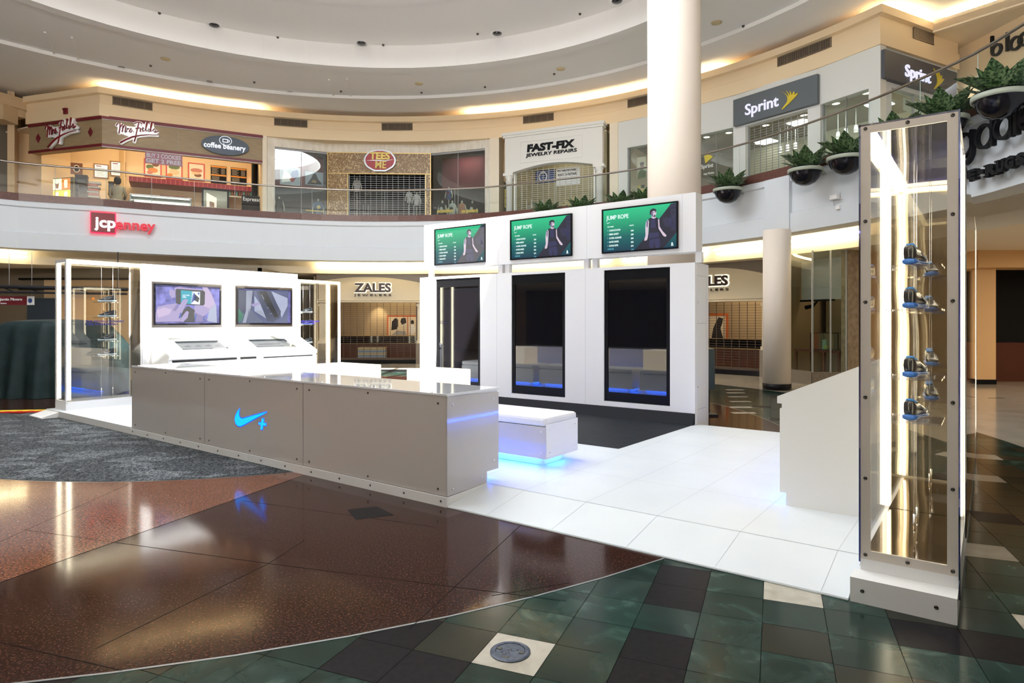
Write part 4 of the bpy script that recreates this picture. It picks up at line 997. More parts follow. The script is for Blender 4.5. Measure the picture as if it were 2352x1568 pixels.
def fr(pa, pb, r=RB + .1): return frame2(ray_circle(pa, r), ray_circle(pb, r), 0)
def txt(T, name, F, s, xa, ya, xb, yb, mats, d=-.05, th=.03, bold=.02, shear=0.0, label=None, hgt=None, spacing=1.0):
    """lettering whose box runs from pixel (xa, ya) = left top ... (xb, yb) = right bottom"""
    x0 = F.at(xa, 0, d)[0]; x1 = F.at(xb, 0, d)[0]
    zt = F.at(xa, ya, d)[1]; zb = F.at(xb, yb, d)[1]
    m = text_mb(s, x0, x1, zb, zt, d - th, d, bold, shear, None, spacing)
    return T.part(name, m, mats, label=label)
def rectpx(F, xa, ya, xb, yb, d): x0, zt = F.at(xa, ya, d); x1 = F.at(xb, 0, d)[0]; zb = F.at(xb, yb, d)[1]; return x0, x1, zb, zt
def room(F, x0, x1, d0, d1, z0, z1, mats, name, sides=(True, True)):
    m = MB()
    m.m = 0; m.box(x0 - .05, x1 + .05, d1, d1 + .06, z0, z1)
    if sides[0]: m.box(x0 - .06, x0, d0, d1, z0, z1)
    if sides[1]: m.box(x1, x1 + .06, d0, d1, z0, z1)
    m.m = 1; m.box(x0 - .05, x1 + .05, d0, d1, z1, z1 + .05)
    m.m = 2; m.box(x0 - .05, x1 + .05, d0, d1, z0 - .01, z0 + .012)
    return struct(name, m, mats, F)
def shop_light(F, x, d, z, e, sx=1.5, sy=1.0, col=(1, .85, .62), tilt=.5):
    q = F.w((x, d, z)); return lamp('shop_light', 'AREA', q, (tilt, 0, F.a), e, col, shape='RECTANGLE', size=sx, size_y=sy)
def gate(F, x0, x1, z0, z1, d, label, nx=14, dz=.075, matn='gate_metal', group='roller grilles', th=.014):
    T = Thing('roller_gate', F, ((x0 + x1) / 2, d, z0), label, 'roller gate', group)
    m = MB()
    n = int((z1 - z0) / dz)
    for k in range(n): z = z0 + dz * k; m.box(x0, x1, d - .006, d + .006, z, z + th)
    for k in range(1, nx): x = x0 + (x1 - x0) * k / nx; m.box(x - .007, x + .007, d - .008, d + .008, z0, z1)
    T.part('grille', m, [matn])
    m = MB(); m.box(x0 - .02, x0 + .03, d - .03, d + .03, z0, z1); m.box(x1 - .03, x1 + .02, d - .03, d + .03, z0, z1); m.box(x0, x1, d - .02, d + .02, z0, z0 + .07); T.part('guides', m, [matn])
    return T
mat('gate_metal', (.26, .27, .27), .4, .3); mat('gate_warm', (.09, .06, .04), .5, .2)
# ---------------------------------------------------------------- cookie and coffee shop
mat('wood_tan', (.36, .26, .145), .55); noisy('wood_panel', (.32, .235, .13), (.38, .28, .16), 3, .5, stretch=(1, 1, 8)); mat('trim_maroon', (.17, .012, .022), .4); mat('wall_warm', (.80, .58, .32), .6)
mat('tile_red', (.20, .005, .014), .35); mat('counter_cream', (.55, .48, .38), .5)
A0, A1, A2 = Vector((-17.15, 22.85)), Vector((-13.92, 21.85)), ray_circle(604, RB + .05)
FS, FF = frame2(A0, A1), frame2(A1, A2)
LS, LFw = (A1 - A0).length, (A2 - A1).length
T = Thing('shop_fascia', FF, (LFw / 2, 0, 7.5), 'tan wood fascia with maroon trims over the cookie and coffee shop', 'shop front')
m = MB(); sweep(m, [tuple(A0), tuple(A1), tuple(A2)], [(0, 7.52), (.35, 7.52), (.35, 8.50), (0, 8.50)]); 
def towards(F, m):                                    # world coordinates -> frame coordinates
    m.v = [(*F.L(v[0], v[1]), v[2]) for v in m.v]; return m
T.part('board', towards(FF, m), ['wood_panel'])
m = MB(); sweep(m, [tuple(A0), tuple(A1), tuple(A2)], [(-.05, 8.43), (.0, 8.43), (.0, 8.54), (-.05, 8.54)]); sweep(m, [tuple(A0), tuple(A1), tuple(A2)], [(-.03, 7.50), (.0, 7.50), (.0, 7.59), (-.03, 7.59)])
T.part('trims', towards(FF, m), ['trim_maroon'])
m = MB(); sweep(m, [tuple(A1), tuple(A2)], [(-.045, 8.41), (.0, 8.41), (.0, 8.428), (-.045, 8.428)]); sweep(m, [tuple(A1), tuple(A2)], [(-.035, 7.475), (.0, 7.475), (.0, 7.498), (-.035, 7.498)])
T.part('metal_edges', towards(FF, m), ['edge_alu'])
mat('edge_alu', (.55, .52, .50), .5, .3)
m = MB(); m.box(FF.at(409, 0)[0] - .004, FF.at(409, 0)[0] + .004, -.002, 0, 7.6, 8.4); T.part('panel_joint', m, ['trim_grey'])
# script lettering drawn as strokes; unit box 0..10 x 0..5
SCRIPT = [[(.2, 3.2), (.5, 3.6), (1.0, 3.7), (.95, 2.7), (.75, 1.9)], [(1.0, 3.0), (1.5, 3.6), (1.6, 3.2), (1.45, 2.2)], [(1.5, 2.8), (2.0, 3.5), (2.2, 3.2), (2.05, 2.3), (2.2, 2.2)],
          [(2.3, 2.3), (2.5, 3.0), (2.6, 2.8), (2.9, 3.0)], [(2.9, 2.35), (3.3, 3.1), (3.5, 2.6), (3.3, 2.35), (3.1, 2.4)], [(3.75, 2.45), (3.85, 2.5)],
          [(3.9, 3.9), (4.6, 4.2), (5.3, 4.2), (5.6, 4.0)], [(4.9, 4.1), (4.6, 3.0), (4.3, 1.9), (4.1, 1.2)], [(4.2, 3.1), (4.8, 3.2), (5.1, 3.3)],
          [(5.3, 3.3), (5.2, 2.7), (5.4, 2.65)], [(5.4, 3.75), (5.48, 3.8)], [(5.6, 2.95), (5.95, 3.3), (5.8, 3.5), (5.6, 3.1), (5.75, 2.75), (6.1, 2.95)], [(6.3, 3.0), (6.75, 4.3), (6.6, 4.4), (6.4, 3.4), (6.4, 2.85), (6.7, 2.95)],
          [(7.3, 3.2), (7.0, 3.3), (6.85, 2.95), (7.1, 2.8), (7.4, 3.2), (7.8, 4.4), (7.6, 4.5), (7.4, 3.5), (7.5, 2.85)], [(7.8, 3.0), (8.3, 3.5), (8.5, 3.1), (8.3, 2.8), (8.1, 2.9), (8.6, 2.9), (9.1, 3.1)]]
UNDER = [(1.0, .35), (2.2, 1.0), (3.6, 1.6), (5.2, 2.0), (7.0, 2.3), (9.2, 2.4)]
def script_sign(F, x0, x1, zc, d, label, sc=None):
    s = (x1 - x0) / 9.3
    T = Thing('script_sign', F, ((x0 + x1) / 2, d, zc - 2 * s), label, 'shop sign', 'maroon script signs of the cookie shop')
    P = lambda p, y: (x0 + p[0] * s, y, zc + (p[1] - 2.4) * s * 1.42)
    m = MB()
    for st in SCRIPT: m.tube([P(p, d + .02) for p in st], .36 * s, 8); 
    m.tube([P(p, d + .02) for p in UNDER], [.42 * s, .45 * s, .42 * s, .36 * s, .32 * s, .26 * s], 8); m.tube([P((4.1, 1.2), d + .02), P((3.9, .7), d + .02)], .38 * s, 8)
    m.prism([(P(p, 0)[0], P(p, 0)[2]) for p in ((.4, 2.2), (.5, 3.4), (4, 3.4), (5, 4), (8, 4.1), (8.8, 2.8), (5, 2.2), (3.8, 1.5))], d + .0, d + .1)
    m.v = [(v[0], d + .10 if v[1] > d + .02 + 1e-4 else max(d - .05, v[1] - .05 + .03), v[2]) for v in m.v]
    T.part('backing', m, ['sign_white_glow' if F is FF else 'sign_white'])  # front backing alone gets a weak added glow to whiten it
    m = MB()
    for st in SCRIPT: m.tube([P(p, d - .06) for p in st], .13 * s, 6)
    m.tube([P(p, d - .06) for p in UNDER], [.20 * s, .22 * s, .2 * s, .15 * s, .1 * s, .06 * s], 6); m.tube([P((4.35, 1.9), d - .06), P((3.95, .8), d - .06)], .15 * s, 6)
    T.part('lettering', m, ['sign_maroon'])
mat('sign_white', (.90, .90, .90), .4); mat('sign_maroon', (.22, .004, .012), .35); mat('sign_white_glow', (.85, .85, .85), .4, emit=(1, 1, 1), es=.35)
x0 = FS.at(106, 0, -.12)[0]; x1 = FS.at(180, 0, -.12)[0]; script_sign(FS, x0, x1, 8.06, -.12, 'maroon Mrs. Fields script sign with white outline on the shaded left face of the fascia')
x0 = FF.at(265, 0, -.12)[0]; x1 = FF.at(366, 0, -.12)[0]; script_sign(FF, x0, x1, 8.05, -.12, 'maroon Mrs. Fields script sign on the front face of the fascia')
for px, py, nm in ((87, 317, 'left'), (207, 303, 'right')):
    x, z = FS.at(px, py, -.02); m = MB()
    for dx, dz in ((-.055, 0), (.055, 0), (0, .085), (0, -.085)): m.prism([(x + dx - .052, z + dz), (x + dx, z + dz - .08), (x + dx + .052, z + dz), (x + dx, z + dz + .08)], -.02, 0)
    solo('diamond_emblem', m, ['trim_maroon'], FS, 'maroon four-part diamond to the %s of the shaded script sign' % nm, 'emblem', 'maroon diamonds')
# oval coffee sign
x0, z0 = FF.at(518, 334, -.1); T = Thing('oval_sign', FF, (x0, -.1, z0 - .35), 'dark slate oval coffee beanery sign with a white cup emblem', 'shop sign')
m = MB(); m.disc((x0, z0), .80, .345, -.10, .0, 40); T.part('board', m, ['sign_slate']); mat('sign_slate', (.045, .065, .095), .35)
m = MB(); text_mb('coffee beanery', x0 - .72, x0 + .68, z0 - .19, z0 + .06, -.13, -.10, .02, 0, m); T.part('lettering', m, ['sign_glow']); emis('sign_glow', (.9, .93, 1), .95)
m = MB(); ring_outline(x0, z0 + .17, .17, .155, -.12, -.10, m, sx=1.25); ring_outline(x0 + .10, z0 + .17, .045, .025, -.12, -.10, m)
holes(m, x0 - .10, x0 + .08, z0 + .105, z0 + .235, [(x0 - .075, x0 + .055, z0 + .13, z0 + .21)], -.12, -.10); T.part('cup_emblem', m, ['sign_glow'])
# shop interior
struct('wall_cookie_shop', (lambda m: (m.box(-3.2, LFw, 3.4, 3.5, DZ, 8.47), m.box(LFw - .05, LFw + .02, .05, 3.4, DZ, 8.47), m)[-1])(MB()), ['wall_warm'], FF)
m = MB(); m.zprism([tuple(FS.L(*A0)), tuple(FS.L(*A1)), tuple(FS.L(*A2)), tuple(FS.L(*FF.w((LFw, 3.6, 0)).xy)), tuple(FS.L(*FF.w((-3.3, 3.6, 0)).xy))], 8.44, 8.49); struct('ceiling_cookie_shop', m, ['paint_cream_light'], FS)
m = MB(); m.box(.0, .06, .4, 3.0, DZ, 8.47); m.box(.0, LS * .42, 2.6, 2.66, DZ, 8.47); struct('wall_cookie_shop_left', m, ['wall_warm'], FS)
shop_light(FF, LFw * .3, 1.0, 8.3, 72, 2.5, .8, (1, .86, .62), .6); shop_light(FF, LFw * .75, 1.0, 8.3, 54, 2, .8, (1, .86, .62), .6); shop_light(FS, LS * .5, 1.0, 8.3, 18, 1.2, .8, (1, .70, .38))
mat('pic_cream', (.80, .70, .52), .5); emis('menu_lit', (1, .92, .72), 1.1); mat('frame_wood', (.30, .15, .05), .4); mat('frame_red', (.55, .02, .015), .4)
mat('food_orange', (.62, .22, .05), .5); mat('food_brown', (.20, .07, .03), .5); mat('food_green', (.10, .16, .05), .5); mat('food_teal', (.10, .30, .26), .5); mat('orange', (.75, .28, .02), .5)
def wall_pic(F, xa, ya, xb, yb, d, label, frame_m, bg_m, shapes, texts=(), name='menu_board', cat='menu board', group=None, th=.03, fw=.04):
    x0, x1, z0, z1 = rectpx(F, xa, ya, xb, yb, d); T = Thing(name, F, ((x0 + x1) / 2, d, z0), label, cat, group)
    m = MB(); holes(m, x0, x1, z0, z1, [(x0 + fw, x1 - fw, z0 + fw, z1 - fw)], d - th, d); T.part('frame', m, [frame_m])
    m = MB(); m.box(x0 + fw, x1 - fw, d - th * .5, d, z0 + fw, z1 - fw); T.part('board', m, [bg_m])
    w, h = x1 - x0 - 2 * fw, z1 - z0 - 2 * fw; ms = []; m = MB()
    for mt, pts in shapes:
        if mt not in ms: ms.append(mt)
        m.m = ms.index(mt)
        if isinstance(pts, tuple) and len(pts) == 4 and not isinstance(pts[0], tuple): m.disc((x0 + fw + pts[0] * w, z0 + fw + pts[1] * h), pts[2] * w, pts[3] * h, d - th * .5 - .004 - .001 * len(m.f) / 40, d - th * .5 + .001, 16)
        else: m.prism([(x0 + fw + p[0] * w, z0 + fw + p[1] * h) for p in pts], d - th * .5 - .006, d - th * .5 + .001)
    for s, a, b_, c, e, mt in texts:
        if mt not in ms: ms.append(mt)
        m.m = ms.index(mt); text_mb(s, x0 + fw + a * w, x0 + fw + c * w, z0 + fw + b_ * h, z0 + fw + e * h, d - th * .5 - .008, d - th * .5, .01, 0, m)
    if m.f: T.part('picture', m, ms)
    return T
for xa, ya, xb, yb, nm in ((215, 375, 250, 411, 'left'), (253, 369, 289, 407, 'right')):
    lines = [('sign_maroon', [(.1, .86), (.5, .86), (.5, .93), (.1, .93)])] + [('pic_brown_line', [(.1, .75 - .09 * k), (.8 - .1 * (k % 3), .75 - .09 * k), (.8 - .1 * (k % 3), .77 - .09 * k), (.1, .77 - .09 * k)]) for k in range(8)]
    wall_pic(FF, xa, ya, xb, yb, 3.38, 'backlit white menu board, %s of the pair on the cookie shop back wall' % nm, 'frame_wood', 'menu_lit', lines, group='backlit menu boards')
mat('pic_brown_line', (.30, .18, .10), .6)
food = [('food_green', (.3, .55, .25, .14)), ('food_brown', (.68, .75, .25, .16)), ('food_orange', (.5, .35, .34, .16)), ('pic_pink', (.3, .2, .2, .1))]; mat('pic_pink', (.55, .18, .12), .5)
for k, (xa, ya, xb, yb) in enumerate(((331, 363, 371, 408), (381, 371, 419, 414), (432, 373, 470, 417))):
    sh = [food, [('food_green', (.5, .75, .4, .15)), ('pic_cream2', (.5, .42, .36, .2)), ('food_orange', (.2, .2, .2, .12))], [('pic_pink', (.5, .6, .42, .14)), ('food_brown', (.6, .3, .26, .12)), ('pic_cream2', (.45, .42, .32, .08))]][k]
    wall_pic(FF, xa, ya, xb, yb, 3.38, 'red framed food poster, %s of the three behind the pastry case' % ['first from the left', 'middle', 'rightmost'][k], 'frame_red', 'pic_cream', sh, name='food_poster', cat='poster', group='red framed food posters')
mat('pic_cream2', (.72, .52, .28), .5)
for k, (xa, ya, xb, yb) in enumerate(((484, 379, 520, 423), (530, 384, 566, 426))):
    sh = [('orange', [(0, .9), (1, .9), (1, 1), (0, 1)]), ('orange', [(0, .42), (1, .42), (1, .5), (0, .5)])] + [('menu_text', [(.06, .83 - .07 * q), (.5 - .1 * (q % 2), .83 - .07 * q), (.5 - .1 * (q % 2), .855 - .07 * q), (.06, .855 - .07 * q)]) for q in range(5)] + [('menu_text', [(.66, .83 - .07 * q), (.92, .83 - .07 * q), (.92, .855 - .07 * q), (.66, .855 - .07 * q)]) for q in range(5)] + [('menu_text', [(.06, .34 - .07 * q), (.55, .34 - .07 * q), (.55, .365 - .07 * q), (.06, .365 - .07 * q)]) for q in range(4)]
    wall_pic(FF, xa, ya, xb, yb, 3.38, 'black and orange coffee menu board, %s one' % ['left', 'right'][k], 'black', 'void', sh, group='black coffee menus', fw=.01)
mat('menu_text', (.45, .40, .32), .6)
# banner
x0, x1, z0, z1 = rectpx(FF, 333, 348, 419, 383, -.08); zt = FF.at(333, 348, -.08)[1]
T = Thing('sale_banner', FF, ((x0 + x1) / 2, -.08, z0), 'pink BUY 3 COOKIES GET 2 FREE banner hanging under the fascia', 'banner')
m = MB(); m.box(x0, x1, -.085, -.075, z0, z1); T.part('sheet', m, ['banner_pink']); mat('banner_pink', (.42, .20, .25), .6)
hh = z1 - z0
m = MB(); text_mb('BUY 3 COOKIES', x0 + .05, x1 - .05, z0 + hh * .54, z1 - .03, -.092, -.085, .03, 0, m); text_mb('GET 2 FREE', x0 + .03, x1 - .05, z0 + .04, z0 + hh * .46, -.092, -.085, .04, 0, m); T.part('lettering', m, ['banner_text']); mat('banner_text', (.62, .62, .68), .6)
# red tile ledge, counters
xa, za = FF.at(300, 403, 2.2); xb, zb = FF.at(594, 431, 2.2)
m = MB(); m.box(FF.at(296, 0, 2.2)[0], xb, 2.2, 2.3, za - .21, za - .02); m.box(FF.at(296, 0, 2.2)[0], xb, 2.3, 3.38, za - .21, za - .17) 
solo('tiled_ledge', m, ['tile_red'], FF, 'red tiled ledge running below the food posters and coffee menus', 'ledge')
m = MB(); x = .6
while x < LFw - .1: m.box(x, x + .012, 2.19, 2.2, za - .20, za - .02); x += .16
solo('tile_joints', m, ['pic_pink'], FF, 'pale joints of the red tiled ledge under the menus', 'tile joints')
def counter(F, xa, xb, d0, d1, ztop, label, mt='counter_cream'):
    T = Thing('shop_counter', F, ((xa + xb) / 2, d0, DZ), label, 'counter'); m = MB(); m.box(xa, xb, d0, d1, DZ + .012, ztop - .05); T.part('body', m, [mt]); m = MB(); m.box(xa - .03, xb + .03, d0 - .03, d1 + .03, ztop - .05, ztop); T.part('worktop', m, ['counter_cream']); return T
xp0, xp1 = FF.at(298, 0, .8)[0], FF.at(440, 0, .8)[0]
counter(FF, .9, xp0 - .1, 1.3, 1.9, DZ + 1.0, 'cream counter with the till behind the woman in the beige jacket')
counter(FF, xp1 + .1, LFw - .3, .8, 1.4, DZ + .88, 'cream counter under the small mirror window at the right of the cookie shop')
# pastry case
T = Thing('pastry_case', FF, ((xp0 + xp1) / 2, .8, DZ), 'glass pastry case with lit shelves of cookies in the cookie shop', 'pastry case')
m = MB(); m.box(xp0, xp1, .8, 1.5, DZ + .012, DZ + .55); T.part('base', m, ['chrome'])
m = MB(); m.box(xp0, xp1, .79, .80, DZ + .55, DZ + 1.12); T.part('glass', m, ['shop_glass'])
m = MB(); m.box(xp0, xp1, .8, 1.5, DZ + 1.12, DZ + 1.16); m.box(xp0, xp0 + .04, .8, 1.5, DZ + .55, DZ + 1.12); m.box(xp1 - .04, xp1, .8, 1.5, DZ + .55, DZ + 1.12); m.box(xp0 + .04, xp1 - .04, 1.46, 1.5, DZ + .55, DZ + 1.12); T.part('frame', m, ['chrome'])
for z in (.62, .86): m = MB(); m.box(xp0 + .05, xp1 - .05, .84, 1.4, DZ + z, DZ + z + .015); T.part('shelf', m, ['white'])
m = MB(); m.box(xp0 + .06, xp1 - .06, .82, .86, DZ + 1.085, DZ + 1.11); T.part('light_strip', m, ['tube_lit']); emis('tube_lit', (1, .95, .75), 4)
ck = None
for k in range(26):
    x = xp0 + .12 + (k % 13) * (xp1 - xp0 - .24) / 12; z = DZ + (.636 if k < 13 else .876)
    m = MB(); m.lathe((x, 1.0 + .12 * (k % 2)), [(0, z), (.05, z), (.055, z + .012), (.04, z + .025), (0, z + .027)], 10)
    if ck is None: ck = solo('cookie', m, ['food_brown'], FF, 'brown cookie on the shelves of the pastry case', 'cookie', 'cookies in the pastry case'); ckb = (x, 1.0, z)
    else: c = ck.copy(); COL.objects.link(c); c.location = FF.w((x, 1.0 + .12 * (k % 2), z))
# trays of treats on the case
for k in range(7):
    x, z = FF.at(372 + k * 9, 0, 1.1)[0], DZ + 1.162; m = MB(); m.m = 0; m.box(x - .07, x + .07, 1.0, 1.2, z, z + .03)
    m.m = 1
    for q in range(6): m.ball((x - .04 + .04 * (q % 3), 1.05 + .09 * (q // 3), z + .06), .028, n=8, m=5)
    solo('treat_tray', m, ['pic_pink', 'food_brown'], FF, 'tray of red and brown treats on the pastry case, number %s from the left' % ['one', 'two', 'three', 'four', 'five', 'six', 'seven'][k], 'tray', 'trays on the pastry case')
wall_pic(FF, 463, 431, 526, 486, 1.9, 'black framed mirror window between the pastry case and the espresso board', 'black', 'mirror', [('sign_white', [(.12, .0), (.12, .85), (.55, .6), (.55, 0)]), ('frame_wood', [(.25, .0), (.25, .4), (.45, .33), (.45, 0)])], name='framed_mirror', cat='mirror', fw=.07); mat('mirror', (.5, .52, .42), .05, .9)
wall_pic(FF, 555, 448, 602, 490, .6, 'black board with white Espresso script at the right end of the cookie shop', 'black', 'void', [], [('Espresso', .05, .62, .95, .92, 'sign_white')], name='espresso_board', cat='sign', fw=.01)
for k in range(10):
    x, z = FF.at(528 + k * 5.4, 452, 2.3); m = MB(); m.lathe((x, 2.3), [(0, z), (.03, z), (.03, z + .16), (.012, z + .2), (.012, z + .26), (0, z + .26)], 8)
    solo('syrup_bottle', m, ['food_brown' if k % 3 else 'food_teal'], FF, 'syrup bottle beside the mirror window of the coffee counter, number %d from the left' % (k + 1), 'bottle', 'coffee syrup bottles')
m = MB(); m.box(FF.at(524, 0, 2.3)[0], FF.at(582, 0, 2.3)[0], 2.2, 2.4, FF.at(550, 452, 2.3)[1] - .04, FF.at(550, 452, 2.3)[1] - .001); solo('bottle_shelf', m, ['counter_cream'], FF, 'shelf carrying the row of coffee syrup bottles', 'shelf')
# light box with four ice cream pictures, machines
x0, x1, z0, z1 = rectpx(FS, 121, 411, 161, 461, .5)
T = Thing('picture_light_box', FS, ((x0 + x1) / 2, .5, DZ), 'yellow glowing light box with four whipped drink pictures at the left of the shop', 'light box')
m = MB(); m.box(x0, x1 + .12, .52, .9, DZ + .01, z1 + .02); T.part('cabinet', m, ['dark_olive']); mat('dark_olive', (.10, .09, .03), .5)
emis('lb_yellow', (1, .62, .06), 1.2); emis('lb_orange', (.8, .26, .03), 1.0); emis('lb_cream', (1, .9, .55), 1.3); emis('lb_brown', (.22, .07, .02), 1); m = MB()
xm, zm = (x0 + x1) / 2, (z0 + z1) / 2
for q, (a, b_, c, e) in enumerate(((x0, xm, zm, z1), (xm, x1, zm, z1), (x0, xm, z0, zm), (xm, x1, z0, zm))):
    m.m = [2, 1, 0, 0][q]; m.box(a + .01, b_ - .01, .505, .52, c + .01, e - .01); w = b_ - a; h = e - c
    m.m = 3 if q == 0 else 2; m.prism([(a + w * .36, c + h * .15), (a + w * .64, c + h * .15), (a + w * .7, c + h * .6), (a + w * .3, c + h * .6)], .50, .505)
    m.m = 2; m.disc((a + w * .5, c + h * .7), w * .2, h * .16, .499, .505, 12)
T.part('pictures', m, ['lb_yellow', 'lb_orange', 'lb_cream', 'lb_brown'])
def machine(F, xa, ya, xb, yb, d, label, mt='black', name='drink_machine', cat='machine', extra=None, dep=.4, below=True):
    x0, x1, z0, z1 = rectpx(F, xa, ya, xb, yb, d); T = Thing(name, F, ((x0 + x1) / 2, d, DZ), label, cat)
    m = MB(); m.box(x0, x1, d, d + dep, (DZ + .01) if below else z0, z1); T.part('body', m, [mt]); m = MB(); w = x1 - x0; h = z1 - z0
    m.box(x0 + w * .12, x1 - w * .12, d - .01, d, z0 + h * .35, z0 + h * .85); T.part('front_panel', m, [extra or 'screen_glass']); m = MB(); m.box(x0 - .01, x1 + .01, d - .02, d + dep, z1, z1 + .03); T.part('lid', m, [mt]); return T
machine(FF, 172, 402, 200, 460, .9, 'tall black drink machine beside the yellow light box'); machine(FF, 180, 420, 199, 458, .6, 'dark grey blender stand in front of the tall black machine', 'dark_wall')
T = Thing('cookie_box_stack', FF, (FF.at(215, 0, .7)[0], .7, DZ), 'stack of red and white wrapped cookie boxes beside the till', 'boxes')
x0, x1, z0, z1 = rectpx(FF, 201, 415, 229, 458, .7); n = 7
for q in range(n): m = MB(); o = .03 * math.sin(q * 2.3); m.box(x0 + o, x1 - .05 * (q % 2) + o, .7, 1.0, DZ + .9 + (z1 - DZ - .9) * q / n, DZ + .9 + (z1 - DZ - .9) * (q + 1) / n - .012); T.part('box', m, ['pic_pink' if q % 2 else 'counter_cream'])
counter(FS, LS * .35, LS * .97, .55, 1.1, DZ + .88, 'cream side counter at the shaded left opening of the cookie shop')
machine(FF, 249, 418, 262, 446, 1.5, 'till with a dark blue screen before the woman in the beige jacket', 'dark_wall', 'cash_register', 'till', 'sign_slate', below=False, dep=.2)
wall_pic(FF, 162, 373, 190, 402, 2.6, 'dark emblem poster on the tiled back wall behind the drink machine', 'frame_wood', 'food_brown', [('pic_cream', (.5, .5, .3, .35)), ('black', (.5, .5, .22, .28))], name='emblem_poster', cat='poster', fw=.015)
# the woman at the till, seen from behind
px_, dd = 270, 1.0; xw = FF.at(px_, 0, dd)[0]; T = Thing('person', FF, (xw, dd, DZ + .012), 'person seen from behind in a beige jacket, with short black hair, at the cookie counter', 'person')
def ell(cx, cy, z, rx, ry, n=14): return [(cx + rx * math.cos(2 * PI * k / n), cy + ry * math.sin(2 * PI * k / n), z) for k in range(n)]
b0 = DZ + .012; m = MB()
m.loft([ell(xw, dd, b0 + z, rx, ry) for z, rx, ry in ((.80, .15, .11), (.95, .17, .12), (1.05, .14, .10), (1.25, .17, .11), (1.38, .17, .10), (1.44, .07, .06), (1.49, .05, .055), (1.53, .075, .09), (1.60, .085, .10), (1.68, .075, .09), (1.73, .03, .03))])
for s in (-1, 1):
    m.loft([ell(xw + s * .09, dd, b0 + z, r, r) for z, r in ((.03, .045), (.10, .042), (.30, .055), (.48, .055), (.80, .085), (.86, .07))]); m.loft([ell(xw + s * .09, dd + .05, b0 + z, .045, .12) for z in (.0, .05)])
    P = [(xw + s * .17, dd, b0 + 1.36), (xw + s * .24, dd + .01, b0 + 1.10), (xw + s * .20, dd + .17, b0 + .99), (xw + s * .17, dd + .25, b0 + 1.0)]
    m.tube(P, [.05, .042, .032, .028], 8)
    for q in range(4): m.tube([(xw + s * .17 - .024 + .016 * q, dd + .25, b0 + 1.0), (xw + s * .17 - .026 + .017 * q, dd + .31, b0 + .985), (xw + s * .17 - .026 + .017 * q, dd + .33, b0 + .965)], .008, 5)
    m.tube([(xw + s * .14, dd + .23, b0 + 1.0), (xw + s * .115, dd + .27, b0 + .985)], .009, 5)
T.part('body', m, ['skin']); mat('skin', (.30, .16, .10), .5)
m = MB(); m.loft([ell(xw, dd, b0 + z, rx, ry) for z, rx, ry in ((.86, .20, .15), (1.0, .18, .135), (1.08, .155, .12), (1.25, .185, .125), (1.37, .185, .115), (1.43, .10, .08))])
for s in (-1, 1): m.tube([(xw + s * .17, dd, b0 + 1.37), (xw + s * .245, dd + .01, b0 + 1.10), (xw + s * .205, dd + .16, b0 + .995)], [.066, .056, .046], 10)
T.part('jacket', m, ['jacket_beige']); mat('jacket_beige', (.36, .32, .23), .8)
m = MB()
for s in (-1, 1): m.loft([ell(xw + s * .085, dd, b0 + z, r, r * 1.05) for z, r in ((.10, .07), (.45, .08), (.78, .105), (.95, .10))])
T.part('trousers', m, ['counter_cream'])
m = MB(); m.loft([ell(xw, dd - .015, b0 + z, rx, ry) for z, rx, ry in ((1.46, .06, .05), (1.50, .10, .09), (1.58, .115, .12), (1.67, .105, .115), (1.74, .06, .06), (1.755, .02, .02))]); T.part('hair', m, ['hair_black']); mat('hair_black', (.012, .009, .008), .6)
# ---------------------------------------------------------------- T-shirt shop
noisy('gold_straw', (.22, .12, .035), (.62, .45, .23), 9, .35, lo=.50, hi=.60, dist=2.5, c3=(.33, .20, .08), stretch=(1, 1, 1), detail=3)
noisy('stone_cream', (.74, .68, .56), (.86, .81, .71), 2, .5, stretch=(4, 1, 1)); mat('maroon_wall', (.12, .012, .018), .7); mat('gold_edge', (.60, .42, .16), .35, .5)
TL, T1, T2, TR = ray_circle(612, RB + .1), ray_circle(752, RB + .55), ray_circle(990, RB + .55), ray_circle(1126, RB + .1)
FL, FG, FRt = frame2(TL, T1), frame2(T1, T2), frame2(T2, TR); wL, wG, wR = (T1 - TL).length, (T2 - T1).length, (TR - T2).length
m = MB(); sweep(m, [tuple(TL), tuple(T1), tuple(T2), tuple(TR)], [(0, 8.19), (.3, 8.19), (.3, 8.54), (0, 8.54)])
s = MB(); s.box(0, .30, -.0, .3, DZ, 8.19); s.v = [tuple(FL.w(v)) for v in s.v]; m.add(s.v, s.f)
s = MB(); s.box(wR - .22, wR, 0, .3, DZ, 8.19); s.v = [tuple(FRt.w(v)) for v in s.v]; m.add(s.v, s.f)
T = Thing('storefront', FG, (wG / 2, 0, DZ), 'T-shirt shop front of pale stone and gold straw panels', 'shop front')
T.part('stone_surround', towards(FG, m), ['stone_cream'])
gx0, gx1 = FG.at(800, 0)[0], FG.at(977, 0)[0]; gz = FG.at(880, 400)[1]
m = MB(); holes(m, 0, wG, DZ, 8.185, [(gx0, gx1, DZ - .01, gz)], -.03, .15); T.part('gold_panels', m, ['gold_straw'])
m = MB(); m.box(0, wG, -.04, -.03, 8.16, 8.19); m.box(0, .03, -.04, -.03, DZ, 8.16); m.box(wG - .03, wG, -.04, -.03, DZ, 8.16); m.box(0.03, wG - .03, -.04, -.03, gz - .0, gz + .03); m.box(gx0 - .03, gx0, -.04, -.03, DZ, gz); m.box(gx1, gx1 + .03, -.04, -.03, DZ, gz); T.part('gold_edges', m, ['gold_edge'])
gate(FG, gx0, gx1, DZ + .01, gz, .1, 'grey roller grille closing the T-shirt shop between the gold panels', 14, .085)
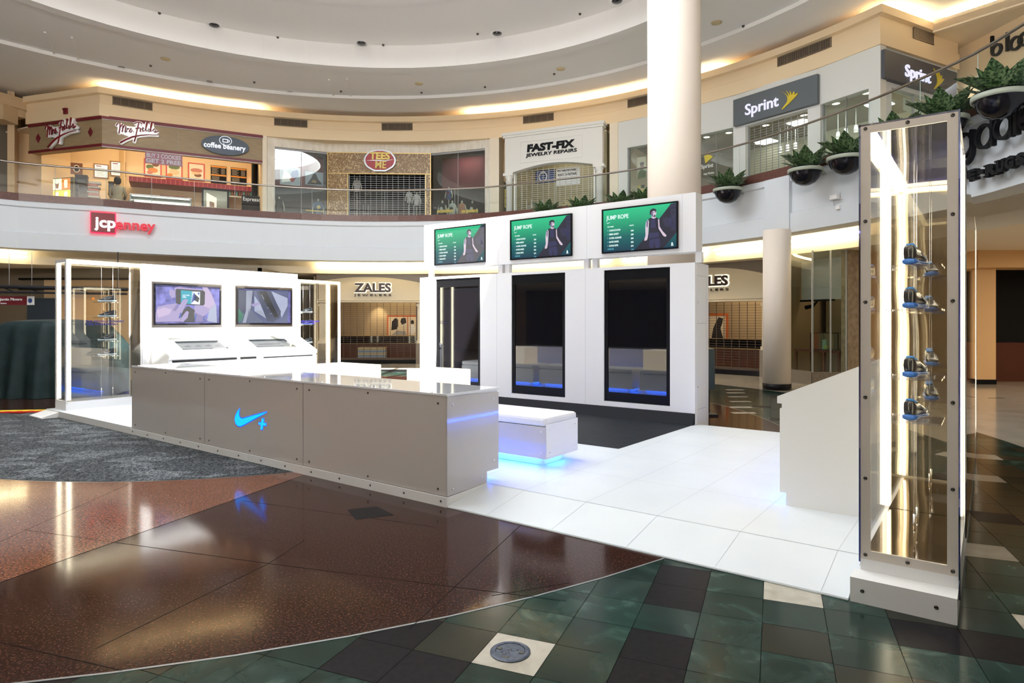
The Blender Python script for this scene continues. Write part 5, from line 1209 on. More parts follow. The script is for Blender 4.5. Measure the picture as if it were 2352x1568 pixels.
for F_, a, b_, nm in ((FL, .30, wL, 'left'), (FRt, 0, wR - .22, 'right')):
    T = Thing('shop_window', F_, ((a + b_) / 2, .05, DZ), 'dark display window of the T-shirt shop, %s of its gate' % nm, 'window', 'T-shirt shop windows')
    m = MB(); m.box(a, b_, .05, .06, DZ + .02, 8.18); T.part('glass', m, ['shop_glass'])
    m = MB(); m.box(a, b_, .03, .09, 8.12, 8.18); m.box(a, b_, .03, .09, DZ, DZ + .03); m.box((a + b_) / 2 - .008, (a + b_) / 2 + .008, .04, .07, DZ, 8.12); T.part('frame', m, ['trim_grey'])
m = MB(); m.m = 0; m.box(-2.8, wG + 2.8, 3.2, 3.3, DZ, 8.2); m.box(-2.86, -2.8, -.2, 3.2, DZ, 8.2); m.box(wG + 2.8, wG + 2.86, -.2, 3.2, DZ, 8.2); m.m = 1; m.box(-2.8, wG + 2.8, .35, 3.2, 8.2, 8.26)
struct('wall_shirt_shop', m, ['void', 'dark_wall'], FG)
for F_, a, b_ in ((FL, .32, wL - .02), (FRt, .02, wR - .24)):
    m = MB(); m.m = 0; m.box(a, b_, .95, 1.0, 6.9, 8.18); m.m = 1; m.box(a, b_, .95, 1.0, DZ, 6.9); struct('wall_window_back', m, ['maroon_wall', 'tile_black'], F_)
shop_light(FG, wG * .5, 1.6, 8.0, 5, 2, 1, (1, .9, .8)); shop_light(FL, wL * .5, .5, 8.05, 8, 1, .4, (1, .9, .8)); shop_light(FRt, wR * .5, .5, 8.05, 9, 1, .4, (1, .9, .8))
x0, z0 = FG.at(873, 369, -.08); T = Thing('lips_sign', FG, (x0, -.08, z0 - .4), 'red lips shaped TEES ME sign with a silver rim', 'shop sign')
def lips(w, h): 
    out = []
    for k in range(40):
        a = 2 * PI * k / 40; c, s = math.cos(a), math.sin(a); r = 1 - .10 * abs(c) ** 6 * 0
        x = w * math.copysign(abs(c) ** .95, c); z = h * math.copysign(abs(s) ** 1.0, s)
        if s > 0: z -= h * .07 * math.exp(-(c / .14) ** 2)
        z *= (1 + .03 * math.sin(a * 9)); out.append((x0 + x, z0 + z))
    return out
m = MB(); m.prism(lips(.62, .44), -.14, -.03); T.part('rim', m, ['sign_silver']); mat('sign_silver', (.45, .46, .48), .3, .5)
m = MB(); m.prism(lips(.56, .38), -.155, -.14); T.part('lips', m, ['sign_red']); mat('sign_red', (.40, .012, .02), .35)
m = MB(); m.prism([(x0 - .55, z0 - .02), (x0 - .2, z0 + .015), (x0 + .2, z0 + .0), (x0 + .56, z0 + .04), (x0 + .2, z0 - .035), (x0 - .2, z0 - .02)], -.158, -.155); T.part('lip_gap', m, ['sign_silver'])
m = MB(); text_mb('TEES', x0 - .38, x0 + .40, z0 + .02, z0 + .31, -.20, -.158, .045, .05, m); text_mb('ME', x0 - .17, x0 + .26, z0 - .33, z0 - .03, -.20, -.158, .02, .05, m); T.part('lettering', m, ['sign_yellow']); mat('sign_yellow', (.85, .66, .16), .4)
# posters and shirts in the windows
mat('poster_sky', (.30, .36, .44), .5); mat('poster_blue', (.03, .07, .25), .5); mat('poster_red', (.30, .03, .03), .5); mat('shirt_blue', (.02, .11, .26), .8); mat('shirt_white', (.62, .62, .60), .8); mat('shirt_black', (.015, .015, .02), .8); mat('shirt_salmon', (.55, .25, .16), .8); mat('mannequin', (.62, .60, .50), .5)
wall_pic(FL, 643, 382, 689, 427, .94, 'poster of pale blue and red abstract shapes in the left T-shirt shop window', 'sign_white', 'poster_sky', [('sign_white', [(.05, .1), (.5, .2), (.6, .5), (.2, .9)]), ('poster_blue', [(.5, .5), (.75, .35), (.95, .6), (.9, .9), (.6, .8)]), ('poster_red', [(.45, .3), (.65, .15), (.8, .4), (.6, .5)])], name='window_poster', cat='poster', fw=.01)
wall_pic(FL, 700, 392, 743, 428, .94, 'grey poster with a dark abstract figure in the left T-shirt shop window', 'black', 'poster_sky', [('shirt_black', [(.1, .05), (.35, .55), (.45, .85), (.6, .85), (.7, .5), (.95, .1)]), ('gold_edge', [(.35, .2), (.6, .15), (.62, .35), (.4, .4)])], name='window_poster', cat='poster', fw=.01)
def shirt(F, px, py, hpx, d, mt, label, sleeves=True, print_m=None, stand=True):
    x, z = F.at(px, py, d); z1 = F.at(px, py - hpx, d)[1]; h = z1 - z; w = h * .36
    T = Thing('dressed_mannequin', F, (x, d, DZ), label, 'mannequin', 'shirts on mannequins')
    m = MB(); m.loft([ell(x, d, z + h * k, w * a * .9, w * b_) for k, a, b_ in ((0, .72, .42), (.2, .70, .44), (.5, .76, .46), (.8, .86, .42), (.93, .70, .34), (1.0, .30, .24))])
    if sleeves:
        for s in (-1, 1): m.tube([(x + s * w * .62, d, z + h * .88), (x + s * w * 1.0, d, z + h * .62)], [w * .30, w * .26], 10)
    T.part('shirt', m, [mt])
    m = MB(); m.loft([ell(x, d, z + h * k, w * a, w * a) for k, a in ((.96, .22), (1.08, .17), (1.18, .17), (1.19, .05))])
    for s in (-1, 1): m.tube([(x + s * w * (.9 if sleeves else .62), d, z + h * (.66 if sleeves else .86)), (x + s * w * 1.02, d, z + h * .42), (x + s * w * 1.0, d - .02, z + h * .12)], [w * .17, w * .14, w * .10], 8)
    if stand: m.tube([(x, d, DZ + .012), (x, d, z + .02)], .02, 6); m.lathe((x, d), [(0, DZ + .012), (.14, DZ + .012), (.14, DZ + .03), (0, DZ + .03)], 14)
    T.part('mannequin', m, ['mannequin'])
    if print_m: m = MB(); m.disc((x, z + h * .6), w * .33, h * .13, d - w * .52, d - w * .42, 14); T.part('print', m, [print_m], label='round chest print')
shirt(FL, 641, 487, 30, .5, 'shirt_black', 'mannequin in a black vest at the left edge of the left shirt window', False); shirt(FL, 731, 497, 34, .5, 'shirt_blue', 'mannequin in a blue T-shirt with yellow print in the left shirt window', True, 'sign_yellow')
for px, mt, nm, sl, pr in ((1016, 'shirt_black', 'black vest with pale arms, first from the left', False, 'shirt_white'), (1039, 'shirt_white', 'white shirt with dark print, second from the left', False, 'shirt_black'), (1061, 'shirt_salmon', 'salmon shirt, third from the left', False, None), (1085, 'shirt_black', 'black lettered T-shirt, fourth from the left', True, 'shirt_white')):
    shirt(FRt, px, 500, 33, .45, mt, 'mannequin in a ' + nm + ' in the right window', sl, pr)
shirt(FRt, 1031, 458, 24, .7, 'poster_blue', 'mannequin in a blue and red shirt on a high stand in the right window', False, 'poster_red')
for F_, xa, xb, nm in ((FL, 702, 743, 'left window'), (FRt, 1004, 1041, 'right window, left pane'), (FRt, 1060, 1098, 'right window, right pane')):
    x0, x1, z0, z1 = rectpx(F_, xa, 480, xb, 487, .04); m = text_mb('www.teesmeonline.com', x0, x1, z0, z1, .03, .045, .02); solo('window_lettering', m, ['sign_yellow'], F_, 'yellow web address lettering on the T-shirt shop ' + nm, 'lettering', 'yellow web addresses')
# shirts behind the grille
for px, py, hp, nm in ((820, 441, 28, 'at the upper left'), (957, 472, 26, 'at the right'), (940, 465, 24, 'hanging behind the one at the right')):
    shirt(FG, px, py, hp, .9 if px != 940 else 1.4, 'shirt_white', 'white shirt behind the T-shirt shop grille, ' + nm, False, None, True)
for px in (838, 842, 937, 950): pass
for px, nm in ((840, 'left'), (944, 'right')):
    x, z = FG.at(px, 470, .7); m = MB()
    for dx in (-.1, .1): m.box(x + dx - .012, x + dx + .012, .7, .72, DZ + .012, z)
    for q in range(6): m.box(x - .1, x + .1, .7, .72, DZ + .15 + q * .16, DZ + .165 + q * .16)
    solo('display_rack', m, ['gate_metal'], FG, 'narrow metal display rack behind the T-shirt shop grille, on the %s' % nm, 'rack', 'racks behind the grille')
# cream pillars between shops
for pa, pb in ((603, 613), (1125, 1146), (1400, 1419)):
    F_ = frame2(ray_circle(pa, RB), ray_circle(pb, RB)); m = MB(); m.box(0, (ray_circle(pb, RB) - ray_circle(pa, RB)).length, .0, 3.0 if pa > 700 else .6, DZ, 8.54); struct('wall_pillar', m, ['paint_cream_light'], F_)
# ---------------------------------------------------------------- jewelry repair shop
mat('plaster_white', (.84, .83, .78), .6); mat('sign_ink', (.008, .009, .011), .6, spec=.2)
FJ = frame2(ray_circle(1160, 14.95), ray_circle(1384, 14.95)); wJ = (ray_circle(1384, 14.95) - ray_circle(1160, 14.95)).length
T = Thing('storefront', FJ, (wJ / 2, 0, DZ), 'white classical shop front with columns and an arched lintel, jewelry repair shop', 'shop front')
zc = FJ.at(1270, 386)[1]; m = MB()
P = [(0, zc - .02), (.1, zc - .02), (.28, zc - .02)] + [(.28 + (wJ - .56) * k / 12, zc - .02 + .22 * math.sin(PI * k / 12)) for k in range(1, 12)] + [(wJ - .28, zc - .02), (wJ, zc - .02), (wJ, 8.38), (0, 8.38)]
m.prism(P, -.02, .30); m.box(-.05, wJ + .05, -.08, .3, 8.38, 8.46); m.box(-.09, wJ + .09, -.12, .3, 8.46, 8.56); T.part('lintel', m, ['plaster_white'])
for x in (.14, wJ - .14):
    m = MB(); m.lathe((x, .08), [(0, DZ), (.125, DZ), (.12, zc - .38), (.15, zc - .36), (.15, zc - .33), (.12, zc - .31), (.13, zc - .22), (.17, zc - .12), (0, zc - .12)], 24); m.box(x - .2, x + .2, -.06, .26, zc - .12, zc - .02); T.part('column', m, ['plaster_white'])
for x in (.30, wJ - .36): m = MB(); m.box(x, x + .06, .12, .3, DZ, zc); T.part('jamb', m, ['plaster_white'])
x0, x1, z0, z1 = rectpx(FJ, 1196, 327, 1336, 358, -.03); m = MB(); holes(m, x0 - .03, x1 + .03, z0 - .03, z1 + .03, [(x0, x1, z0, z1)], -.04, -.02); T.part('sign_moulding', m, ['plaster_white'])
txt(T, 'lettering', FJ, 'FAST-FIX', 1211, 331, 1320, 339, ['sign_ink'], -.02, .03, .04, .15, 'black FAST-FIX lettering'); 
xx0 = FJ.at(1211, 0, -.02)[0]; xx1 = FJ.at(1320, 0, -.02)[0]
for o in [o for o in T.e.children if o.name.startswith('lettering')]: bpy.data.objects.remove(o)
zz = FJ.at(1265, 344, -.02)[1]; zt_ = FJ.at(1265, 326, -.02)[1]
T.part('lettering', text_mb('FAST-FIX', xx0, xx1, zz, zt_, -.05, -.02, .055, .06), ['sign_ink'])
zz = FJ.at(1265, 357, -.02)[1]; zt_ = FJ.at(1265, 347, -.02)[1]
T.part('lettering', text_mb('JEWELRY REPAIRS', FJ.at(1208, 0, -.02)[0], FJ.at(1325, 0, -.02)[0], zz, zt_, -.05, -.02, .02, .06), ['sign_ink'])
gate(FJ, .36, wJ - .36, DZ + .01, zc + .16, .22, 'grey roller grille under the arch of the jewelry repair shop', 14, .075, 'gate_pale'); mat('gate_pale', (.50, .50, .44), .4, .2)
room(FJ, .0, wJ, .32, 2.6, DZ, 8.3, ['wall_olive', 'paint_cream_light', 'terrazzo_cream'], 'wall_repair_shop'); mat('wall_olive', (.36, .33, .20), .7)
shop_light(FJ, wJ / 2, 1.2, 8.1, 22, 1.5, .8, (1, .9, .7))
wall_pic(FJ, 1230, 393, 1276, 418, .8, 'dark watch poster with a white ring hanging behind the grille', 'black', 'poster_blue', [('sign_white', (.38, .5, .22, .42)), ('poster_blue', (.38, .5, .17, .33))], name='watch_poster', cat='poster', fw=.01)
x0, x1, z0, z1 = rectpx(FJ, 1278, 388, 1332, 422, .6); T = Thing('repair_sign', FJ, ((x0 + x1) / 2, .6, z0), 'white PROFESSIONAL WATCH REPAIR sign behind the grille', 'sign')
m = MB(); m.box(x0, x1, .6, .61, z0, z1); T.part('board', m, ['sign_white']); h = z1 - z0; m = MB()
text_mb('PROFESSIONAL', x0 + .04, x1 - .12, z0 + h * .78, z1 - .04, .59, .6, .02, 0, m); text_mb('WATCH REPAIR', x0 + .04, x1 - .12, z0 + h * .54, z0 + h * .72, .59, .6, .02, 0, m); text_mb('WATCH BATTERIES', x0 + .04, x1 - .08, z0 + h * .36, z0 + h * .44, .59, .6, .01, 0, m); T.part('lettering', m, ['sign_ink'])
x, z = FJ.at(1311, 475, .9); m = MB(); m.m = 0; m.disc((x, z), .36, .36, .9, .95, 36); m.m = 1
for k in range(12): a = PI / 6 * k; m.box(x + .31 * math.cos(a) - .015, x + .31 * math.cos(a) + .015, .89, .9, z + .31 * math.sin(a) - .02, z + .31 * math.sin(a) + .02)
m.prism([(x, z - .01), (x + .14, z - .13), (x + .01, z + .02)], .885, .9); m.prism([(x - .01, z), (x - .12, z - .22), (x + .02, z)], .885, .9)
solo('wall_clock', m, ['gold_pale', 'sign_ink'], FJ, 'large pale gold round clock standing behind the repair shop grille', 'clock'); mat('gold_pale', (.50, .42, .16), .5)
x, z = FJ.at(1215, 458, .7); m = MB()
for dx in (-.1, .1): m.box(x + dx - .012, x + dx + .012, .7, .72, DZ + .012, z)
for q in range(9): m.box(x - .1, x + .1, .7, .86, DZ + .1 + q * .11, DZ + .11 + q * .11)
solo('display_rack', m, ['sign_white'], FJ, 'white spinner rack behind the repair shop grille', 'rack')
# alleys beside it: dark reveals and glass
for pa, pb, nm in ((1146, 1160, 'left'), (1384, 1400, 'right')):
    F_ = frame2(ray_circle(pa, RB + .7), ray_circle(pb, RB + .7)); w = (ray_circle(pb, RB + .7) - ray_circle(pa, RB + .7)).length
    T = Thing('narrow_window', F_, (w / 2, 0, DZ), 'narrow side window on the %s of the jewelry repair shop front' % nm, 'window', 'narrow side windows')
    m = MB(); m.box(-.3, w + .3, 0, .1, 7.0, 8.54); T.part('panel', m, ['paint_beige']); m = MB(); m.box(-.3, w + .3, .02, .04, DZ, 7.0); T.part('glass', m, ['shop_glass'])
    m = MB(); m.box(-.3, w + .3, 1.0, 1.1, DZ, 7.0); T.part('back', m, ['wall_olive'])
F_ = frame2(ray_circle(1146, RB + .7), ray_circle(1168, RB + .7)); x0, z0 = F_.at(1165, 476, -.1); z1 = F_.at(1165, 434, -.1)[1]; T = Thing('side_banner', F_, (x0, -.1, z0), 'narrow yellow vertical banner JEWELRY left of the repair shop column', 'banner')
m = MB(); m.box(x0 - .1, x0 + .05, -.1, -.09, z0, z1); T.part('sheet', m, ['sign_yellow'])
m = text_mb('JEWELRY', 0, z1 - z0 - .06, 0, .1, -.115, -.1, .02); m.v = [(x0 + .03 - v[2], v[1], z0 + .03 + v[0]) for v in m.v]; T.part('lettering', m, ['sign_ink'])
# ---------------------------------------------------------------- phone shop
mat('facade_grey', (.76, .77, .74), .6); mat('sign_grey', (.115, .135, .15), .5); mat('sign_grey_shaded', (.07, .075, .095), .5); mat('wains_grey', (.05, .052, .06), .5); emis('letters_white', (.82, .80, 1), .95); mat('fan_yellow', (.72, .56, .02), .35); mat('ceil_olive', (.26, .25, .19), .7)
def fan_logo(T, F, px, py, w, h, d, th=.02, flip=1):
    """five curved petals fanning out to the right"""
    x, z = F.at(px, py, d); m = MB()
    tips = [(.02, 1.0), (.30, .93), (.55, .86), (.80, .76), (1.0, .62)]; root = (.10, 0)
    for k in range(5):
        t = tips[k]; P = []; wd = .055 + .012 * k
        c = (.42 + .10 * k * .4, .50 - .03 * k); n = 8; L_ = []; R_ = []
        for q in range(n + 1):
            s = q / n; bx = (1 - s) ** 2 * (.08 + .02 * k) + 2 * s * (1 - s) * (.44 + .09 * k) + s * s * t[0]; bz = (1 - s) ** 2 * (.0 + .02 * k) + 2 * s * (1 - s) * (.32 + .02 * k) + s * s * t[1]
            ww = wd * math.sin(PI * min(.93, s * .8 + .12)) * (1.0 if k else .8); L_.append((bx - ww * .75, bz + ww * .35)); R_.append((bx + ww * .75, bz - ww * .35))
        m.prism([(x + p[0] * w, z + p[1] * h) for p in L_ + R_[::-1]], d - th - .001 * k, d)
    T.part('fan_emblem', m, ['fan_yellow'], label='yellow fan emblem')
pts_s = [1419, 1560, 1690, 1877, 2022]; QS = [ray_circle(p, RB + .05) for p in pts_s]
FPs = [frame2(QS[i], QS[i + 1]) for i in range(4)]; WPs = [(QS[i + 1] - QS[i]).length for i in range(4)]
# segment 0 (left of the column) with a lit niche window
def hole_px(F, xa, ya, xb, yb, z0=DZ): return (F.at(xa, 0)[0], F.at(xb, 0)[0], z0, (F.at(xa, ya)[1] + F.at(xb, yb)[1]) / 2)
T = Thing('storefront', FPs[2], (WPs[2] / 2, 0, DZ), 'pale grey phone shop front following the curve right of the tall column', 'shop front')
hz = [hole_px(FPs[0], 1441, 338, 1530, 325), hole_px(FPs[1], 1600, 309, 1684, 295), hole_px(FPs[2], 1712, 289, 1855, 251), hole_px(FPs[3], 1884, 241, 1995, 202)]
for i in range(4):
    m = MB(); holes(m, 0, WPs[i], DZ, 8.54, [hz[i]], 0, .25)
    m.v = [tuple(FPs[i].w(v)) for v in m.v]; T.part('facade', towards(FPs[2], m), ['facade_grey'])
for i, (pa, pb) in ((1, (1685, 1689)), (2, (1691, 1712)), (2, (1855, 1876)), (3, (1878, 1884))):
    m = MB(); m.box(FPs[i].at(pa, 0)[0], FPs[i].at(pb, 0)[0], -.012, .26, DZ, 5.95); m.v = [tuple(FPs[i].w(v)) for v in m.v]; T.part('dark_wainscot', towards(FPs[2], m), ['wains_grey'])
def sign_board(F, xa, ya0, ya1, xb, yb0, yb1, label, sp, fan, mt='sign_grey'):
    x0, x1 = F.at(xa, 0, -.14)[0], F.at(xb, 0, -.14)[0]; za, zb_ = F.at(xa, ya1, -.14)[1], F.at(xa, ya0, -.14)[1]
    z0 = (F.at(xa, ya1, -.14)[1] + F.at(xb, yb1, -.14)[1]) / 2; z1 = (F.at(xa, ya0, -.14)[1] + F.at(xb, yb0, -.14)[1]) / 2
    T = Thing('phone_shop_sign', F, ((x0 + x1) / 2, -.1, z0), label, 'shop sign', 'grey phone shop signs'); m = MB(); m.box(x0, x1, -.14, -.0, z0, z1); T.part('board', m, [mt])
    H = z1 - z0; W_ = x1 - x0
    T.part('lettering', text_mb('Sprint', x0 + W_ * sp[0], x0 + W_ * sp[1], z0 + H * sp[2], z0 + H * sp[3], -.17, -.14, .012), ['letters_white'])
    x = x0 + W_ * fan[0]; cx_, cz_ = CXP, HYP
    # emblem placed by local coordinates
    Tm = T; m = MB(); w, h = W_ * (fan[1] - fan[0]), H * (fan[3] - fan[2]); zz = z0 + H * fan[2]
    tips = [(.0, 1.0), (.30, .95), (.55, .86), (.80, .76), (1.0, .62)]
    for k in range(5):
        t = tips[k]; L_ = []; R_ = []; wd = .045 + .017 * k
        for q in range(9):
            s = q / 8; bx = (1 - s) ** 2 * .06 + 2 * s * (1 - s) * (.84 - .035 * k) + s * s * t[0]; bz = 2 * s * (1 - s) * .47 + s * s * t[1]
            ww = wd * math.sin(PI * min(.90, s * .8 + .08)); L_.append((bx - ww * .75, bz + ww * .35)); R_.append((bx + ww * .75, bz - ww * .35))
        m.prism([(x + p[0] * w, zz + p[1] * h) for p in L_ + R_[::-1]], -.165 - .001 * k, -.14)
    T.part('fan_emblem', m, ['fan_yellow'], label='yellow fan emblem')
sign_board(FPs[2], 1684, 231, 289, 1877, 168, 238, 'long grey Sprint sign with yellow fan over the phone shop gate', (.16, .57, .15, .68), (.60, .79, .11, .77))
gate(FPs[2], hz[2][0], hz[2][1], DZ + .01, hz[2][3], .18, 'roller grille closing the phone shop under its grey sign', 10, .075, 'gate_metal')
for i, nm in ((0, 'left of the tall column'), (1, 'just right of the tall column'), (3, 'right of the phone shop grille')):
    h = hz[i]; W_ = Thing('shop_window', FPs[i], ((h[0] + h[1]) / 2, .1, DZ), 'phone shop display window ' + nm, 'window', 'phone shop windows')
    m = MB(); m.box(h[0], h[1], .12, .13, DZ + .03, h[3]); W_.part('glass', m, ['shop_glass']); m = MB(); m.box(h[0], h[1], .08, .17, DZ, DZ + .04); m.box((h[0] + h[1]) / 2 - .007, (h[0] + h[1]) / 2 + .007, .11, .14, DZ + .04, h[3]); m.box(h[0], h[0] + .04, .08, .17, DZ + .04, h[3]); W_.part('frame', m, ['gate_metal'])
B_ = [QS[1], QS[3], QS[4]]
cen = FPs[2]
m = MB(); m.m = 0
poly_c = [tuple(cen.L(*QS[0])), tuple(cen.L(*QS[1])), tuple(cen.L(*QS[2])), tuple(cen.L(*QS[3])), tuple(cen.L(*QS[4])), tuple(cen.L(KS.x - .05, KS.y)), (5.0, 6.5), (-7.0, 5.0)]
poly_c = [(p[0], p[1] + (.26 if i < 5 else 0)) for i, p in enumerate(poly_c)]
m.zprism(poly_c, 8.0, 8.08); struct('ceiling_phone_shop', m, ['ceil_olive'], cen)
m = MB(); m.box(-7.0, 5.2, 4.2, 4.3, DZ, 8.0); m.box(-5.2, -5.1, .3, 4.2, DZ, 8.0); struct('wall_phone_shop', m, ['wall_olive2'], cen); mat('wall_olive2', (.46, .46, .33), .7)
shop_light(cen, 1.2, 2.0, 7.9, 40, 2, 1, (1, .98, .9)); shop_light(cen, 4.4, 2.6, 7.9, 28, 1.5, 1, (1, .98, .9)); shop_light(cen, -2.5, 1.6, 7.9, 20, 1.5, 1, (1, .98, .9))
for px, py, d, k in ((1760, 325, 0, 0), (1838, 282, 0, 1), (2020, 240, 0, 2)):
    # recessed square light panels: point of the z = 8 ceiling seen at the pixel
    t = (7.99 - EYE) * FPX / (HYP - py); X_, Y_ = (px - CXP) / FPX * t, t; lx, ly = cen.L(X_, Y_); m = MB(); m.box(lx - .3, lx + .3, ly - .3, ly + .3, 7.975, 7.999)
    solo('ceiling_panel_light', m, ['troffer_glow'], cen, 'glowing square ceiling panel inside the phone shop, ' + ['seen through the middle of the grille', 'at the upper right of the grille', 'through the right window'][k], 'ceiling light', 'phone shop panel lights')
for px, py, k in ((1759, 288, 'left part of the grille'), (1847, 265, 'top right of the grille'), (1623, 315, 'left window'), (1674, 305, 'left window, right side'), (1920, 238, 'right window'), (1990, 214, 'right edge of the right window'), (1741, 330, 'lower left of the grille')):
    t = (7.99 - EYE) * FPX / (HYP - py); X_, Y_ = (px - CXP) / FPX * t, t; F_ = Frame((X_, Y_), 0); T = Thing('ceiling_light', F_, (0, 0, 7.99), 'small round lit ceiling light inside the phone shop, %s' % k, 'ceiling light', 'phone shop round lights')
    m = MB(); m.lathe((0, 0), [(.10, 8.0), (.12, 7.985), (.14, 7.99)], 16); T.part('trim_ring', m, ['white']); m = MB(); m.lathe((0, 0), [(0, 7.986), (.10, 7.988)], 16); T.part('lens', m, ['lens_lamp'])
for k, (px, py) in enumerate(((1792, 350), (1809, 346), (1827, 341), (1925, 318), (1943, 310), (1966, 303))):
    x, z = cen.at(px, py, 2.6); T = Thing('track_spotlight', cen, (x, 2.6, z), 'white track spotlight in the phone shop, %s' % ['first from the left', 'second from the left', 'third from the left', 'first behind the right window', 'second behind the right window', 'rightmost'][k], 'spotlight', 'phone shop track spotlights')
    m = MB(); m.lathe((x, 2.6), [(.0, z + .2), (.05, z + .2), (.07, z), (.06, z)], 12); T.part('housing', m, ['white']); m = MB(); m.lathe((x, 2.6), [(0, z + .01), (.058, z + .01)], 12); T.part('lens', m, ['lens_lamp']); m = MB(); m.tube([(x, 2.6, z + .2), (x, 2.6, 8.0)], .012, 6); T.part('stem', m, ['white'])
x0, z0 = FPs[1].at(1612, 410, .1); T = Thing('window_decal', FPs[1], (x0 + .3, .1, z0), 'Sprint lettering and yellow fan on the left phone shop window', 'lettering')
xa, xb = FPs[1].at(1610, 0, .1)[0], FPs[1].at(1638, 0, .1)[0]; zb_, zt_ = FPs[1].at(1625, 388, .1)[1], FPs[1].at(1625, 376, .1)[1]
T.part('lettering', text_mb('Sprint', xa, xb, zb_, zt_, .095, .11, .01), ['sign_white']); zf, zg = FPs[1].at(1625, 374, .1)[1], FPs[1].at(1625, 355, .1)[1]; m = MB()
for k in range(5):
    a = 1.9 - k * .28; c = (xa + .16, zf); m.prism([(c[0], c[1]), (c[0] + .24 * math.cos(a + .1) + .05, c[1] + (zg - zf) * math.sin(a + .1)), (c[0] + .24 * math.cos(a - .1) + .07, c[1] + (zg - zf) * math.sin(a - .1) * .97)], .095, .11)
T.part('fan_emblem', m, ['fan_yellow']); T.part('small_lettering', text_mb('Arjay Wireless', FPs[1].at(1616, 0, .1)[0], FPs[1].at(1640, 0, .1)[0], FPs[1].at(1625, 402, .1)[1], FPs[1].at(1625, 396, .1)[1], .095, .11, 0), ['sign_white'])
# shelf of accessories in the niche left of the column
x0, x1, z0, z1 = rectpx(FPs[0], 1463, 362, 1484, 408, .6); T = Thing('portrait_poster', FPs[0], ((x0 + x1) / 2, .6, z0), 'portrait poster of a person in green left of the tall column', 'poster')
m = MB(); m.box(x0, x1, .6, .61, z0, z1); T.part('sheet', m, ['pic_cream']); m = MB(); m.m = 0; m.prism([(x0 + .02, z0), (x1, z0), (x1, z0 + .25), ((x0 + x1) / 2, z0 + .36), (x0 + .05, z0 + .2)], .597, .6); m.m = 1; m.disc(((x0 + x1) / 2 + .02, z0 + .45), .07, .09, .594, .6, 14); m.m = 2; m.disc(((x0 + x1) / 2 + .02, z0 + .51), .085, .06, .592, .6, 14); T.part('portrait', m, ['food_green', 'skin', 'hair_black'])
for k in range(6):
    x, z = FPs[0].at(1468 + 8 * (k % 2), 428 + 9 * (k // 2), .6); m = MB(); m.box(x - .05, x + .05, .6, .63, z - .05, z + .05); solo('accessory_pack', m, [['sign_yellow', 'shirt_black', 'food_orange'][k % 3]], FPs[0], 'small hanging accessory pack beside the tall column, %s row, %s' % (['top', 'middle', 'bottom'][k // 2], ['left', 'right'][k % 2]), 'package', 'hanging accessory packs')
# corner face with the second sign
FK = frame2(KR + Vector((.05, .12)), KS + Vector((.0, .12))); wK = (KS - KR).length
T = Thing('storefront', FK, (wK / 2, 0, DZ), 'receding corner face of the phone shop with a window under its sign', 'shop front')
xa, xb = FK.at(2048, 0)[0], FK.at(2196, 0)[0]
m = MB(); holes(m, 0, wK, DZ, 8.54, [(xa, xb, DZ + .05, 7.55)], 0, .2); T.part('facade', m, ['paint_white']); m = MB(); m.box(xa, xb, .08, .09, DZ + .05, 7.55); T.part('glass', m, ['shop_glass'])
m = MB()
for px in (2048, 2104, 2192): x = FK.at(px, 0)[0]; m.box(x, x + .03, .05, .12, DZ + .05, 7.55)
T.part('frame', m, ['trim_grey'])
sign_board(FK, 2032, 114, 189, 2198, 165, 216, 'shaded grey Sprint sign with yellow fan on the corner face', (.26, .61, .12, .69), (.65, .79, .10, .86), 'sign_grey_shaded')  # board in a darker copy of the sign grey, shade put into colour
x0, x1, z0, z1 = rectpx(FK, 2075, 224, 2120, 265, .3); T = Thing('window_poster', FK, ((x0 + x1) / 2, .3, z0), 'pale TRULY UNLIMITED DATA poster in the corner window', 'poster'); m = MB(); m.box(x0, x1, .3, .31, z0, z1); T.part('sheet', m, ['poster_pale']); mat('poster_pale', (.55, .66, .68), .5)
h = z1 - z0; w = x1 - x0; m = MB(); text_mb('TRULY', x0 + .1 * w, x0 + .45 * w, z0 + h * .66, z0 + h * .80, .29, .3, .02, 0, m); text_mb('UNLIMITED DATA', x0 + .1 * w, x0 + .9 * w, z0 + h * .45, z0 + h * .58, .29, .3, .02, 0, m); T.part('lettering', m, ['sign_ink'])
shop_light(FK, wK * .5, 1.5, 7.5, 26, 1.2, 1, (1, .98, .9))
# cream wall beyond, with round black letters
FBw = frame2((12.6, 18.3), (13.3, 12.0)); m = MB(); m.box(-.4, 8, 0, .2, DZ, 9.5); m.box(-.9, -.35, -.1, .3, DZ, 8.6); struct('wall_far_right', m, ['paint_cream'], FBw)
T = Thing('round_letter_sign', FBw, (FBw.at(2310, 0)[0], 0, 8.6), 'black round letters bloo on the cream wall above the railing', 'shop sign'); m = MB()
def ringpx(F, m, px, py, rpx, th, d0, d1, **k):
    x, z = F.at(px, py, d0); z2 = F.at(px, py - rpx, d0)[1]; r = z2 - z; ring_outline(x, z, r, r - th, d0, d1, m, **k); return x, z, r
x, z, r = ringpx(FBw, m, 2286, 114, 14, .05, -.08, 0); m.box(x - r, x - r + .05, -.08, 0, z, z + r * 2.6)
x2, z2 = FBw.at(2311, 100, -.08); m.box(x2 - .03, x2 + .03, -.08, 0, z2 - r * 1.2, z2 + r * 1.8)
ringpx(FBw, m, 2330, 99, 16, .05, -.08, 0); ringpx(FBw, m, 2350, 89, 16, .05, -.08, 0); T.part('lettering', m, ['sign_ink'])
